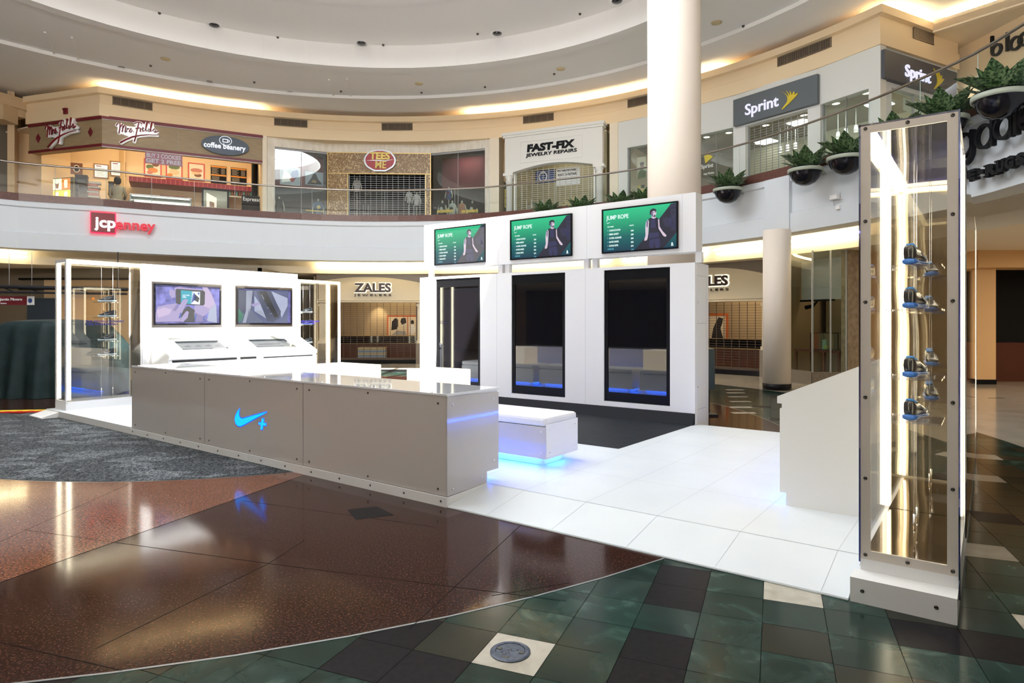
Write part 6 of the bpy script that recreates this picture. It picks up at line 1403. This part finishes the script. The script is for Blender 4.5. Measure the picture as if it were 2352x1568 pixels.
# ---------------------------------------------------------------- lettering on the balcony fascia
FA = frame2(fascia_hit(200), fascia_hit(365)); off = -.05
x0, x1, z0, z1 = rectpx(FA, 209, 487, 264, 536, -.10); T = Thing('store_sign', FA, (x0, -.1, z0), 'jcpenney sign on the white balcony fascia, dark red square with glowing letters', 'shop sign')
zt_ = FA.at(209, 487, -.1)[1]; zb_ = FA.at(209, 532, -.1)[1]; z0, z1 = zb_, zt_
m = MB(); m.box(x0, x1, -.14, -.05, z0, z1); T.part('square', m, ['sign_deep_red']); mat('sign_deep_red', (.17, .0, .008), .3)
m = MB(); m.box(x0 - .025, x1 + .025, -.06, -.045, z0 - .025, z1 + .025); T.part('red_halo', m, ['halo_red'], label='glowing red edge'); emis('halo_red', (1, .01, .06), 2.2)
h = z1 - z0; m = text_mb('jcp', x0 + h * .14, x1 + .02, z0 + h * .06, z0 + h * .76, -.17, -.14, .03); T.part('white_letters', m, ['letters_glow'], label='glowing white letters jcp'); emis('letters_glow', (1, 1, 1), 1.4)
xe0, xe1 = FA.at(265, 0, -.1)[0], FA.at(357, 0, -.1)[0]
zz0 = z0 + h * .06; m = text_mb('enney', xe0, xe1, zz0, zz0 + h * .53, -.15, -.06, .025); T.part('red_letters', m, ['letters_red'], label='red letters enney'); emis('letters_red', (.75, .0, .03), .9)
FGd = frame2(fascia_hit(2205), fascia_hit(2400)); d0, d1 = -.16, -.08
T = Thing('round_letter_sign', FGd, (FGd.at(2290, 0)[0], 0, 3.9), 'big black letters gdale and E RUGS on the balcony fascia at right', 'shop sign'); m = MB()
x, z, r = ringpx(FGd, m, 2211, 334, 29, .045, d0, d1); m.box(x + r - .055, x + r, d0, d1, z - r * .6, z + r); ring_outline(x, z - r * .6, r, r - .055, d0, d1, m, PI * 1.25, PI * 2, 16)
x, z, r = ringpx(FGd, m, 2257, 313, 29, .045, d0, d1); m.box(x + r - .055, x + r, d0, d1, z - r, z + r * 2.0)
x, z, r = ringpx(FGd, m, 2300, 292, 29, .045, d0, d1); m.box(x + r - .055, x + r, d0, d1, z - r, z + r)
xl, zl = FGd.at(2330, 280, d0); m.box(xl - .035, xl + .035, d0, d1, zl - r, zl + r * 1.9)
x, z, r = ringpx(FGd, m, 2358, 270, 29, .045, d0, d1, a0=0, a1=PI * 1.8); m.box(x - r + .05, x + r - .05, d0, d1, z - .05, z + .05)
T.part('round_letters', m, ['sign_ink'])
m = MB()
def serif(m, F, s, xa, xb, yt, yb, d0, d1):
    x0, x1 = F.at(xa, 0, d0)[0], F.at(xb, 0, d0)[0]; px = (xa + xb) / 2; z0, z1 = F.at(px, yb, d0)[1], F.at(px, yt, d0)[1]; text_mb(s, x0, x1, z0, z1, d0, d1, .07, 0, m)
    return x0, x1, z0, z1
for s, xa, xb, yt, yb in (('E', 2222, 2238, 389, 414), ('R', 2262, 2288, 375, 403), ('U', 2287, 2305, 366, 395), ('G', 2306, 2328, 358, 388), ('S', 2332, 2353, 350, 379)):
    a, b_, c, e = serif(m, FGd, s, xa, xb, yt, yb, -.18, -.08)
    if s in 'ERU':
        for xx in ((a,) if s == 'E' else (a, b_ - .03)): m.box(xx - .035, xx + .055, -.18, -.08, e - .025, e) if s != 'R' or xx == a else None; m.box(xx - .035, xx + .055, -.18, -.08, c, c + .025) if s != 'U' else None
x, z = FGd.at(2252, 394, -.18); m.disc((x, z), .07, .04, -.18, -.08, 14); T.part('serif_letters', m, ['sign_ink'])
# ---------------------------------------------------------------- planters on the fascia
noisy('leaf_green', (.012, .036, .014), (.14, .24, .10), 26, .4, lo=.42, hi=.62, detail=3, stretch=(1, 1, 1)); noisy('leaf_pale', (.03, .075, .03), (.26, .36, .20), 30, .4, lo=.45, hi=.60, detail=3); mat('bowl_black', (.006, .006, .010), .16, spec=.35); mat('band_sage', (.36, .40, .33), .5); mat('soil', (.03, .02, .015), .9)
def foliage(m, n, R, seed):
    rr = random.Random(seed)
    for k in range(n):
        a = rr.uniform(0, 2 * PI); el = rr.uniform(.45, 1.5); L_ = R * rr.uniform(.55, 1.05) * (1.1 if el < .7 else .85); w = L_ * .25; r0 = rr.uniform(0, R * .35)
        d = Vector((math.cos(a), math.sin(a), 0)); sd = Vector((-d.y, d.x, 0)); p0 = d * r0 + Vector((0, 0, .04)); prev = None; ring = []
        droop = rr.uniform(.1, .7)
        for q in range(6):
            s = q / 5; p = p0 + d * (L_ * s * math.cos(el * (1 - .2 * s))) + Vector((0, 0, L_ * (s * math.sin(el) - droop * .35 * s * s)))
            ww = w * math.sin(PI * (.08 + .92 * s) ** .8) if q < 5 else .002
            if q == 0: ww = .006
            ring.append((p - sd * ww + Vector((0, 0, ww * .35)), p, p + sd * ww + Vector((0, 0, ww * .35))))
        m.m = 1 if rr.random() < .42 else 0
        for q in range(5):
            A_, B2 = ring[q], ring[q + 1]; m.add([A_[0], A_[1], A_[2], B2[0], B2[1], B2[2]], [(0, 1, 4, 3), (1, 2, 5, 4)])
F0 = Frame((0, 0), 0); PT = Thing('hanging_planter', F0, (0, 0, 0), 'x', 'planter', 'bowl planters along the balcony')
m = MB(); m.lathe((0, 0), [(0, -.33), (.10, -.32), (.20, -.27), (.28, -.18), (.325, -.07), (.335, .0), (.34, .05), (.30, .05), (.29, .0), (0, .0)], 32); PT.part('bowl', m, ['bowl_black'])
m = MB(); m.lathe((0, 0), [(.335, -.05), (.362, -.05), (.362, .025), (.335, .025), (.335, -.05)], 32); m.box(-.05, .05, .34, .62, -.05, .02); PT.part('bracket_band', m, ['band_sage'], label='sage green band')
m = MB(); foliage(m, 58, .58, 5); fo = PT.part('foliage', m, ['leaf_green', 'leaf_pale'], label='dark green variegated leaves')
first = True
spots = [(1252, 478, 'leftmost of those peeking over the screens'), (1335, 470, 'second of those peeking over the screens'), (1424, 459, 'third of those peeking over the screens'), (1482, 452, 'beside the left edge of the tall column'), (1672, 433, 'just right of the tall column'), (1850, 387, 'second right of the tall column'), (1943, 358, 'beside the near glass case'), (2056, 318, 'behind the top left of the near glass case'), (2168, 262, 'over the top right of the near glass case'), (2297, 213, 'nearest the right edge of the picture')]
for k, (px, py, nm) in enumerate(spots):
    fh = fascia_hit(px, -.50); a = ang(fh); t = fh.y; z = EYE - (py - HYP) / FPX * t
    z = 4.80 + (z - 4.80) * .5 if px > 1500 else 4.85
    rz = a - PI / 2; lb = 'black bowl planter on the balcony, ' + nm
    if first: PT.e.location = (fh.x, fh.y, z); PT.e.rotation_euler = (0, 0, rz); PT.e['label'] = lb; first = False
    else: copy_tree(PT.e, (fh.x, fh.y, z), rz, lb)
# emergency light and socket on the fascia
F_ = rim_frame(1915, 0); T = Thing('emergency_light', F_, (0, -.05, 4.2), 'small emergency light with a cable on the white balcony fascia', 'emergency light')
x, z = F_.at(1915, 452, -.1); m = MB(); m.box(x - .09, x + .09, -.12, .05, z - .05, z + .04); T.part('housing', m, ['white_matt']); m = MB(); m.tube([(x + .1, -.03, z + .08), (x + .1, -.03, z - .03), (x + .02, -.03, z - .03)], .008, 6); m.tube([(x - .05, -.06, z - .06), (x - .06, -.04, z - .16), (x + .02, -.02, z - .2)], .006, 6); T.part('cable', m, ['trim_grey'])
m = MB(); x, z = F_.at(1923, 476, -.05); m.box(x - .05, x + .05, -.05, .05, z - .04, z + .04); T.part('socket', m, ['white_matt'])
# fire alarm on the shaded bulkhead
F_ = frame2(K0, Vector(arc_pts[0])); x, z = F_.at(150, 255, -.04); m = MB(); m.box(x - .08, x + .08, -.06, .0, z - .10, z + .10); m.box(x - .06, x + .06, -.10, -.06, z + .02, z + .09); solo('fire_alarm', m, ['trim_maroon'], F_, 'small dark red fire alarm box on the shaded bulkhead above the fascia', 'alarm')
# upper closure
m = MB(); m.lathe((HC.x, HC.y), [(19.8, DZ - .2), (19.8, 9.9), (19.9, 9.9), (19.9, DZ - .2)], 64, smooth=False); struct('wall_upper_back', m, ['dim_wall'])
# ================================================================== LOWER STOREY
RL = 13.95
noisy('granite_speckle', (.13, .10, .075), (.30, .25, .19), 70, .35); mat('zales_cream', (.62, .54, .40), .55); mat('letter_brown', (.035, .012, .01), .35); emis('letter_glow', (1, .93, .72), 1.1); mat('wood_red', (.085, .025, .012), .3); mat('frame_orange', (.55, .12, .02), .4); mat('stripe_blue', (.22, .30, .40), .5); mat('stripe_tan', (.48, .38, .20), .5)
def jeweller(pa, pb, r, name_label, where, arch, text, sub, opening, pil, base_px=None, floor=0, poster=None, extra=None, tag_=''):
    F = frame2(ray_circle(pa, r), ray_circle(pb, r)); w = (ray_circle(pb, r) - ray_circle(pa, r)).length
    T = Thing('storefront', F, (w / 2, 0, 0), name_label, 'shop front')
    (ax0, ay0), (ax1, ay1), (ax2, ay2) = arch
    xs = [F.at(ax0, ay0)[0], F.at(ax1, ay1)[0], F.at(ax2, ay2)[0]]; zs = [F.at(ax0, ay0)[1], F.at(ax1, ay1)[1], F.at(ax2, ay2)[1]]
    c = np.polyfit(xs, zs, 2); ox0, ox1 = F.at(opening[0], 0)[0], F.at(opening[1], 0)[0]; oz = (F.at(opening[0], opening[2])[1] + F.at(opening[1], opening[3])[1]) / 2
    P = [(0, oz + .02), (w, oz + .02)] + [(w - w * k / 16, min(3.27, max(oz + .25, float(np.polyval(c, w - w * k / 16))))) for k in range(17)]
    m = MB(); m.prism(P, -.06, .2); m.box(-.05, w + .05, -.12, .2, oz + .02, oz + .06); m.box(-.03, w + .03, -.09, .2, oz + .09, oz + .13); T.part('arched_fascia', m, ['zales_cream'])
    m = MB(); m.box(-.1, w + .4, 0, .2, 2.9, 3.30); T.part('stone_band', m, ['granite_speckle'])
    for x0_, x1_ in pil:
        a, b_ = F.at(x0_, 0)[0], F.at(x1_, 0)[0]; m = MB(); m.box(a, b_, -.05, .2, .85, oz + .02); m.box(a - .03, b_ + .03, -.08, .2, oz - .12, oz - .04); m.box(a - .03, b_ + .03, -.08, .2, .75, .85); T.part('pilaster', m, ['zales_cream']); m = MB(); m.box(a - .05, b_ + .05, -.1, .2, 0, .75); T.part('pilaster_base', m, ['granite_speckle'])
    tx0, tx1, ty0, ty1 = text; x0, x1 = F.at(tx0, 0, -.1)[0], F.at(tx1, 0, -.1)[0]; pm = (tx0 + tx1) / 2; z0, z1 = F.at(pm, ty1, -.1)[1], F.at(pm, ty0, -.1)[1]
    T.part('letter_glow', text_mb('ZALES', x0 - .035, x1 + .035, z0 - .035, z1 + .035, -.075, -.06, .09), ['letter_glow']); T.part('lettering', text_mb('ZALES', x0, x1, z0, z1, -.13, -.08, .035), ['letter_brown'])
    sx0, sx1, sy0, sy1 = sub; x0, x1 = F.at(sx0, 0, -.1)[0], F.at(sx1, 0, -.1)[0]; pm = (sx0 + sx1) / 2; z0, z1 = F.at(pm, sy1, -.1)[1], F.at(pm, sy0, -.1)[1]
    T.part('small_lettering', text_mb('JEWELERS', x0, x1, z0, z1, -.10, -.06, .0, 0, None, 1.5), ['letter_brown'])
    gate(F, ox0, ox1, .14, oz, .1, 'dark bronze roller grille closing the jeweller ' + where, max(8, int((ox1 - ox0) / .24)), .075, 'gate_warm', th=.010)
    m = MB(); m.box(ox0, ox1, .0, .2, 0.001, .14); T.part('threshold', m, ['black'])
    room(F, -.2, w + .3, .22, 3.2, 0.0, 3.2, ['wall_jewel', 'dark_wall', 'terrazzo_cream'], 'wall_jeweller')
    return F, w, ox0, ox1, oz
noisy('wall_jewel', (.40, .31, .19), (.46, .36, .23), 1, .6)
FZ, wz, a, b_, oz = jeweller(733, 985, RL, 'cream arched shop front with brown ZALES JEWELERS lettering, left of the screen wall', 'left of the screen wall', ((767, 641), (845, 636), (964, 649)), (814, 898, 650, 671), (813, 898, 675, 681), (757, 957, 695, 696), ((734, 752), (959, 967)))
FZ2, wz2, a2, b2, oz2 = jeweller(1480, 1772, 14.3, 'cream arched shop front lettered ZALES JEWELERS, half hidden right of the screen wall', 'right of the screen wall', ((1500, 640), (1610, 616), (1765, 630)), (1583, 1672, 634, 657), (1583, 1672, 663, 670), (1500, 1750, 700, 690), ((1752, 1769),))
for F_, w_, sx, tg in ((FZ, wz, (771, 958), 'left'), (FZ2, wz2, (1560, 1748), 'right')):
    xa, xb = F_.at(sx[0], 0, 1.7)[0], F_.at(sx[1], 0, 1.7)[0]
    T = Thing('jewellery_counter', F_, ((xa + xb) / 2, 1.7, .012), 'long dark red wood jewellery counter behind the %s jeweller grille' % tg, 'counter', 'jewellery counters')
    m = MB(); m.box(xa, xb, 1.7, 2.2, .013, .68); T.part('body', m, ['wood_red']); m = MB(); m.box(xa, xb, 1.7, 2.2, .70, .98); T.part('glass_case', m, ['black_gloss']); m = MB(); m.box(xa, xb, 1.68, 1.7, .68, .70); m.box(xa, xb, 1.68, 1.72, .98, 1.0); T.part('metal_edge', m, ['gold_edge'])
    shop_light(F_, w_ * .62, 1.6, 3.1, 48, 1.6, .6, (1, .76, .46))
    for k in range(4): 
        x = (b_ if tg == 'left' else b2) - .25 - k * .62; T = Thing('ceiling_light', F_, (x, .8, 3.18), 'small round ceiling light inside the %s jeweller, %s from the right' % (tg, ['first', 'second', 'third', 'fourth'][k]), 'ceiling light', 'jeweller ceiling lights'); m = MB(); m.lathe((x, .8), [(.08, 3.2), (.09, 3.17), (.11, 3.19)], 14); T.part('trim_ring', m, ['white']); m = MB(); m.lathe((x, .8), [(0, 3.175), (.08, 3.178)], 14); T.part('lens', m, ['lens_lamp'])
q = FZ.w((FZ.at(868, 0, 2.9)[0], 2.75, 2.5)); lamp('wall_spot', 'SPOT', q, (.35, 0, FZ.a), 60, (1, .8, .5), spot_size=1.1, spot_blend=.6, shadow_soft_size=.05)
wall_pic(FZ, 889, 724, 961, 775, 3.15, 'orange framed black and white picture of a couple behind the left jeweller grille', 'frame_orange', 'pic_cream', [('shirt_black', [(.10, .30), (.12, .75), (.24, .95), (.34, .85), (.34, .5), (.28, .35)]), ('pic_cream2', (.27, .66, .05, .14)), ('shirt_black', [(.42, .75), (.46, .93), (.60, .95), (.63, .7), (.55, .62), (.47, .6)]), ('sign_white', (.53, .66, .06, .14)), ('trim_grey', [(.1, .05), (.3, .3), (.6, .25), (.64, .05)]), ('frame_orange', [(.66, 0), (.69, 0), (.69, 1), (.66, 1)]), ('shirt_black', (.84, .72, .06, .12)), ('sign_white', (.84, .35, .11, .28))], name='couple_picture', cat='picture', fw=.06)
wall_pic(FZ2, 1622, 720, 1673, 788, 2.6, 'orange framed black and white figure picture behind the right jeweller grille', 'frame_orange', 'pic_cream', [('shirt_black', [(.2, .1), (.3, .5), (.45, .75), (.6, .95), (.85, .9), (.8, .7), (.7, .5), (.85, .1)]), ('pic_cream2', (.6, .6, .10, .10)), ('sign_white', (.55, .18, .2, .12))], name='couple_picture', cat='picture', fw=.08)
T = Thing('striped_cabinet', FZ, (FZ.at(853, 0, .8)[0], .8, .012), 'low cabinet with blue and tan stripes behind the left jeweller grille', 'cabinet'); x0, x1 = FZ.at(822, 0, .8)[0], FZ.at(885, 0, .8)[0]
m = MB()
for k in range(6): m.m = k % 2; m.box(x0, x1, .8, 1.2, .013 + .09 * k, .013 + .09 * (k + 1))
T.part('body', m, ['stripe_blue', 'stripe_tan']); m = MB(); m.box(x0 - .01, x1 + .01, .79, 1.21, .553, .57); T.part('top', m, ['stripe_tan'])
x, z = FZ.at(879, 783, 1.9); m = MB(); m.tube([(x, 1.9, 1.0), (x, 1.9, z + .02)], .01, 6); m.box(x - .1, x + .1, 1.85, 1.95, 1.0, 1.015); m.prism([(x - .14, z + .0), (x + .16, z + .02), (x + .18, z + .2), (x - .1, z + .18)], 1.9, 1.92); solo('counter_display', m, ['shirt_black'], FZ, 'small dark display stand on the left jewellery counter', 'display stand')
# glass corner showroom right of the short column
P0, P1, P2 = ray_circle(1772, 14.0), ray_circle(1866, 13.2), ray_circle(1947, 13.9)
G1, G2 = frame2(P0, P1), frame2(P1, P2); w1, w2 = (P1 - P0).length, (P2 - P1).length
T = Thing('glass_showroom', G1, (w1, 0, 0), 'dark glass corner showroom window right of the short column', 'window')
for F_, w_ in ((G1, w1), (G2, w2)):
    m = MB(); m.box(0, w_, 0, .012, .32, 3.27); m.v = [tuple(F_.w(v)) for v in m.v]; T.part('glass', towards(G1, m), ['shop_glass']); m = MB(); m.box(0, w_, -.03, .12, 0, .32); m.v = [tuple(F_.w(v)) for v in m.v]; T.part('granite_sill', towards(G1, m), ['granite_speckle'])
m = MB()
for F_, x in ((G1, w1 - .012), (G2, w2 * .52), (G2, w2 - .03)): s = MB(); s.box(x - .012, x + .012, -.01, .03, .32, 3.27); m.add([tuple(F_.w(v)) for v in s.v], s.f)
T.part('mullions', towards(G1, m), ['trim_grey'])
FW = frame2(P0, P2); wW = (P2 - P0).length; m = MB(); m.m = 0; m.box(-.3, wW + .2, 2.6, 2.7, 0, 3.27); m.m = 1; m.box(-.1, wW - .3, 1.3, 1.4, 2.15, 3.27); struct('wall_showroom', m, ['wall_khaki', 'facade_grey'], FW); mat('wall_khaki', (.22, .19, .12), .7)
T = Thing('dark_table', FW, (1.2, .8, .0), 'dark wooden table inside the glass showroom', 'table'); x0, x1 = FW.at(1835, 0, .8)[0], FW.at(1940, 0, .8)[0]; zt_ = .80
m = MB(); m.box(x0, x1, .6, 1.3, zt_ - .06, zt_); T.part('tabletop', m, ['wood_red'])
for x, y in ((x0 + .04, .64), (x0 + .9, .64), (x1 - .04, .64), (x0 + .04, 1.26), (x1 - .04, 1.26)): m = MB(); m.box(x - .03, x + .03, y - .03, y + .03, 0.001, zt_ - .06); T.part('leg', m, ['wood_red'])
T = Thing('table_showcase', FW, (1.2, .8, zt_), 'small glass showcase on the dark table in the showroom', 'showcase'); xa, xb = FW.at(1868, 0, .8)[0], FW.at(1931, 0, .8)[0]
m = MB()
for x in (xa, xb):
    for y in (.7, 1.2): m.box(x - .008, x + .008, y - .008, y + .008, zt_ + .002, zt_ + .45)
for z in (zt_ + .002, zt_ + .44): m.box(xa, xb, .69, .71, z, z + .012); m.box(xa, xb, 1.19, 1.21, z, z + .012)
T.part('frame', m, ['black']); m = MB(); m.box(xa, xb, .692, .696, zt_ + .014, zt_ + .44); T.part('glass', m, ['shop_glass'])
x, z = FW.at(1893, 0, .9)[0], zt_ + .003; m = MB(); m.box(x - .06, x + .06, .9, 1.0, z, z + .26); solo('dark_box', m, ['food_teal'], FW, 'dark upright box standing in the table showcase', 'box'); m = MB(); ring_outline(x + .08, z + .06, .05, .028, .84, .86, m); solo('green_ring', m, ['lime'], FW, 'bright lime green ring in front of the dark box in the showcase', 'ring'); mat('lime', (.35, .60, .03), .4)
m = MB(); x0, x1 = FW.at(1840, 0, 1.2)[0], FW.at(1915, 0, 1.2)[0]; m.box(x0, x1, 1.15, 1.25, 2.10, 2.15); m.tube([(x1 - .5, 1.2, 2.1), (x1 - .6, 1.15, 1.98), (x1 - .8, 1.1, 1.93)], [.02, .05, .06], 8); solo('spotlight_track', m, ['black'], FW, 'black spotlight track hanging in the glass showroom', 'spotlight')
shop_light(FW, wW * .4, 2.0, 3.0, 10, 1, .6, (1, .75, .5))
# stone and orange-cream walls beyond, big pier
P3 = ray_circle(1985, 14.4); Fs = frame2(P2, P3); m = MB(); m.box(0, (P3 - P2).length, 0, .2, 0, 3.28); struct('wall_stone', m, ['granite_tan'], Fs); noisy('granite_tan', (.22, .16, .10), (.34, .26, .17), 8, .5)
PB = Vector((11.35, 15.9)); Fo = frame2(P3, (11.2, 17.2)); m = MB(); m.box(0, (Vector((11.2, 17.2)) - P3).length + .3, 0, .2, 0, 3.28); struct('wall_right', m, ['paint_orange'], Fo); mat('paint_orange', (.72, .46, .22), .7)
m = MB(); m.m = 0; m.box(11.45, 11.92, 15.85, 16.4, .12, 2.95); m.m = 1; m.box(11.44, 11.93, 15.84, 16.41, 0, .12); struct('wall_pier', m, ['paint_orange', 'black'])
m = MB(); m.box(11.3, 17.5, 15.6, 16.4, 2.86, 3.30); struct('wall_header_right', m, ['paint_orange'])
m = MB(); m.box(11.95, 18.5, 17.5, 17.6, 0, 3.28); m.box(11.9, 12.0, 16.4, 17.6, 0, 2.9); struct('shade_sheet_right', m, ['void'])  # black sheet added so the opening reads as unlit
m = MB(); m.box(12.4, 13.4, 16.6, 17.2, .0, 1.0); solo('reception_desk', m, ['wood_red'], WF, 'dark wooden desk in the black opening at the far right', 'desk')
# left: department store mouth, car under a cover, hanging sign
m = MB(); m.box(-22, -8.2, 21.0, 21.1, 0, 3.3); m.box(-8.3, -8.2, 21.0, 24.5, 0, 3.3); struct('wall_left', m, ['dim_wall'])
m = MB(); m.box(-15.2, -9.6, 20.9, 21.0, 2.2, 2.92); struct('wall_store_header', m, ['paint_beige'])
m = MB(); m.box(-16, -9.5, 20.85, 20.9, 2.9, 2.96); m.box(-16, -9.5, 20.85, 20.9, 2.58, 2.61); struct('trim_4', m, ['black'])
for k, (xa, xb, c) in enumerate(((-15.6, -14.7, 'sign_slate'), (-14.5, -13.1, 'paint_orange'), (-12.9, -11.2, 'paint_beige'), (-10.4, -9.6, 'frame_red'))):
    m = MB(); m.box(xa, xb, 20.7, 20.9, .0, 2.3 if k < 3 else 2.1); solo('store_partition', m, [c], WF, ['dark slate', 'orange brown', 'beige', 'bright red'][k] + ' partition standing in the mouth of the dim department store', 'partition', 'department store partitions')
lamp('store_ceiling_lights', 'AREA', (-12, 18.0, 3.2), (0, 0, 0), 22, (1, .82, .6), shape='RECTANGLE', size=5, size_y=2)
# covered car: draped surface over a saloon profile
def cover_surface():
    m = MB(); nx, ny = 160, 36; X0, X1, Yc, hw = -14.8, -8.25, 13.9, .98; rr = random.Random(4)
    prof = [(0, .3), (.10, .7), (.40, .92), (.52, 1.05), (.57, 1.22), (.63, 1.46), (.69, 1.57), (.80, 1.58), (.87, 1.50), (.92, 1.22), (.965, .92), (.985, .5), (1, .05)]
    def top(s):
        for i in range(len(prof) - 1):
            if prof[i][0] <= s <= prof[i + 1][0]: k = (s - prof[i][0]) / (prof[i + 1][0] - prof[i][0]); return prof[i][1] * (1 - k) + prof[i + 1][1] * k
    vs = []
    for i in range(nx + 1):
        s = i / nx; x = X0 + (X1 - X0) * s; zt = top(s); nar = 1 - .35 * max(0, (s - .8) / .2)
        for j in range(ny + 1):
            t = -1 + 2 * j / ny; a = abs(t); fold = .075 * math.sin(s * 62 + 2.5 * math.sin(s * 17)) * max(0, a - .42) / .58 + .04 * math.sin(s * 121 + t * 3 + 2 * math.sin(s * 31)) * max(0, a - .36)
            if a < .46: y = hw * .84 * t / .46 * nar; z = zt + .02 * math.cos(t / .46 * PI / 2) - .03 * (a / .46) ** 2
            else: k = (a - .46) / .54; y = math.copysign(hw * (.84 + .26 * k ** .7) * nar + fold, t); z = (zt - .03) * (1 - k ** 1.15)
            vs.append((x, Yc + y, max(.006, z)))
    fs = [(i * (ny + 1) + j, (i + 1) * (ny + 1) + j, (i + 1) * (ny + 1) + j + 1, i * (ny + 1) + j + 1) for i in range(nx) for j in range(ny)]
    m.smooth = True; m.add(vs, fs); return m
noisy('tarp_green', (.006, .017, .019), (.012, .028, .030), 4, .6, bump=.3, spec=.3)
solo('covered_car', cover_surface(), ['tarp_green'], WF, 'car hidden under a dark green cover draped to the floor at far left', 'covered car')
x, z = -14.5, 0; 
T = Thing('hanging_sign', WF, (-12.5, 16.0, 2.0), 'dark red Benjamin Moore sign hanging left of the glass case', 'sign'); Fh = Frame((0, 16.0), 0)
x0, x1, z0, z1 = rectpx(Fh, -40, 679, 62, 701, 0); x2 = Fh.at(77, 0)[0]; z0, z1 = Fh.at(30, 700)[1], Fh.at(30, 680)[1]
m = MB(); m.box(x0, x1, 16.0, 16.03, z0, z1); T.part('board', m, ['sign_deep_red2']); mat('sign_deep_red2', (.16, .012, .02), .4); m = MB(); m.box(x1, x2, 16.0, 16.03, z0, z1); T.part('white_end', m, ['sign_white']); m = MB(); m.disc(((x1 + x2) / 2, (z0 + z1) / 2), .05, .06, 15.99, 16.0, 12); T.part('emblem', m, ['poster_blue'])
xb0 = Fh.at(-14, 0)[0]; m = MB(); text_mb('Benjamin Moore', xb0, Fh.at(51, 0)[0], Fh.at(0, 692)[1], Fh.at(0, 684)[1], 15.99, 16.0, .01, 0, m); text_mb('Color Station', xb0 + .02, Fh.at(15, 0)[0], Fh.at(0, 698)[1], Fh.at(0, 694.5)[1], 15.99, 16.0, 0, 0, m); T.part('lettering', m, ['sign_white'])
m = MB()
for px in (-20, 20, 72): xx = Fh.at(px, 0)[0]; m.tube([(xx, 16.015, z1), (xx, 16.015, 3.28)], .006, 5)
T.part('wires', m, ['trim_grey'])
m = MB(); m.tube([(-16, 16.3, 2.50), (-9.4, 15.7, 2.33)], .05, 6); m.tube([(-16, 16.3, 2.34), (-9.4, 15.7, 2.22)], .03, 6)
for k in range(10): a = k / 10; m.tube([(-16 + 6.6 * a, 16.3 - .6 * a, 2.5 - .17 * a), (-16 + 6.6 * (a + .05), 16.3 - .6 * a, 2.34 - .12 * a)], .015, 5)
for x in (-15.5, -9.8): m.tube([(x, 16.0, 2.4), (x, 16.0, 3.28)], .012, 5)
solo('lighting_truss', m, ['shirt_black'], WF, 'thin dark truss hanging over the covered car', 'truss')
m = MB(); m.lathe((-10.35, 15.9), [(0, 2.08), (.03, 2.09), (.035, 2.11), (.015, 2.15), (0, 2.15)], 12); solo('amber_lamp', m, ['lb_orange'], WF, 'small amber lamp hanging at the end of the dark red sign', 'lamp')
# wheeled box at the left edge
T = Thing('wheeled_box', WF, (-11.1, 13.2, 0), 'tan box on small wheels at the left edge before the covered car', 'trolley'); m = MB(); m.box(-11.55, -10.95, 12.35, 12.75, .18, .42); T.part('box', m, ['stripe_tan']); 
for x in (-11.4, -10.92): m = MB(); m.disc((x, .085), .085, .085, 12.28, 12.34, 16); T.part('wheel', m, ['trim_grey'])
# lower closure
m = MB(); m.lathe((HC.x, HC.y), [(21.0, 0), (21.0, 3.95), (21.1, 3.95), (21.1, 0)], 64, smooth=False); struct('wall_lower_back', m, ['dark_wall'])
# dark sign stand beside the screen wall
T = Thing('floor_stand', WF, (3.34, 10.6, 0), 'slim dark green panel stand on the floor just right of the screen wall', 'stand')
m = MB(); m.box(3.18, 3.31, 10.5, 10.9, .45, 1.10); T.part('panel', m, ['sign_dark_green']); mat('sign_dark_green', (.01, .03, .025), .4)
m = MB(); m.box(3.22, 3.27, 10.65, 10.75, .03, .45); m.box(3.12, 3.37, 10.5, 10.9, .002, .03); T.part('foot', m, ['black'])
# power outlet set in the floor
c = ground(1172, 1497); F_ = frame2(ground(1143, 1452), ground(1273, 1477)); F_ = Frame(c, F_.a); T = Thing('floor_outlet', F_, (0, 0, 0), 'round blue-grey metal power outlet cover set in the cream floor tile', 'floor outlet')
m = MB(); m.lathe((0, 0), [(.070, .001), (.095, .001), (.095, .004), (.086, .008), (.070, .0085)], 48, smooth=False); T.part('ring', m, ['outlet_metal']); noisy('outlet_metal', (.05, .06, .085), (.09, .105, .135), 40, .45, metal=.2, spec=.3)
m = MB(); m.lathe((0, 0), [(0, .0068), (.068, .0068), (.069, .002)], 48, smooth=False); T.part('cover', m, ['outlet_metal'])
m = MB()
for x, y, w, h in ((-.055, .0, .022, .018), (.055, 0, .022, .018), (0, -.062, .03, .016)): m.box(x - w / 2, x + w / 2, y - h / 2, y + h / 2, .0069, .0092)
T.part('clips', m, ['outlet_clip']); mat('outlet_clip', (.06, .055, .03), .5)
m = MB()
for x, y in ((0, .012), (-.008, .0), (.008, 0), (0, -.018), (-.008, -.03), (.008, -.03), (-.03, -.028), (.03, .012), (.03, .02)): m.box(x - .003, x + .003, y - .002, y + .002, .0069, .0074)
m.box(-.022, .022, .024, .0245, .0069, .0072); m.box(-.022, .022, -.045, -.0445, .0069, .0072)
T.part('sockets', m, ['void'])
# ------------------------------------------------------------------ resolve materials named before they were made
for me, i, n in LATE: me.materials[i] = MATS[n]
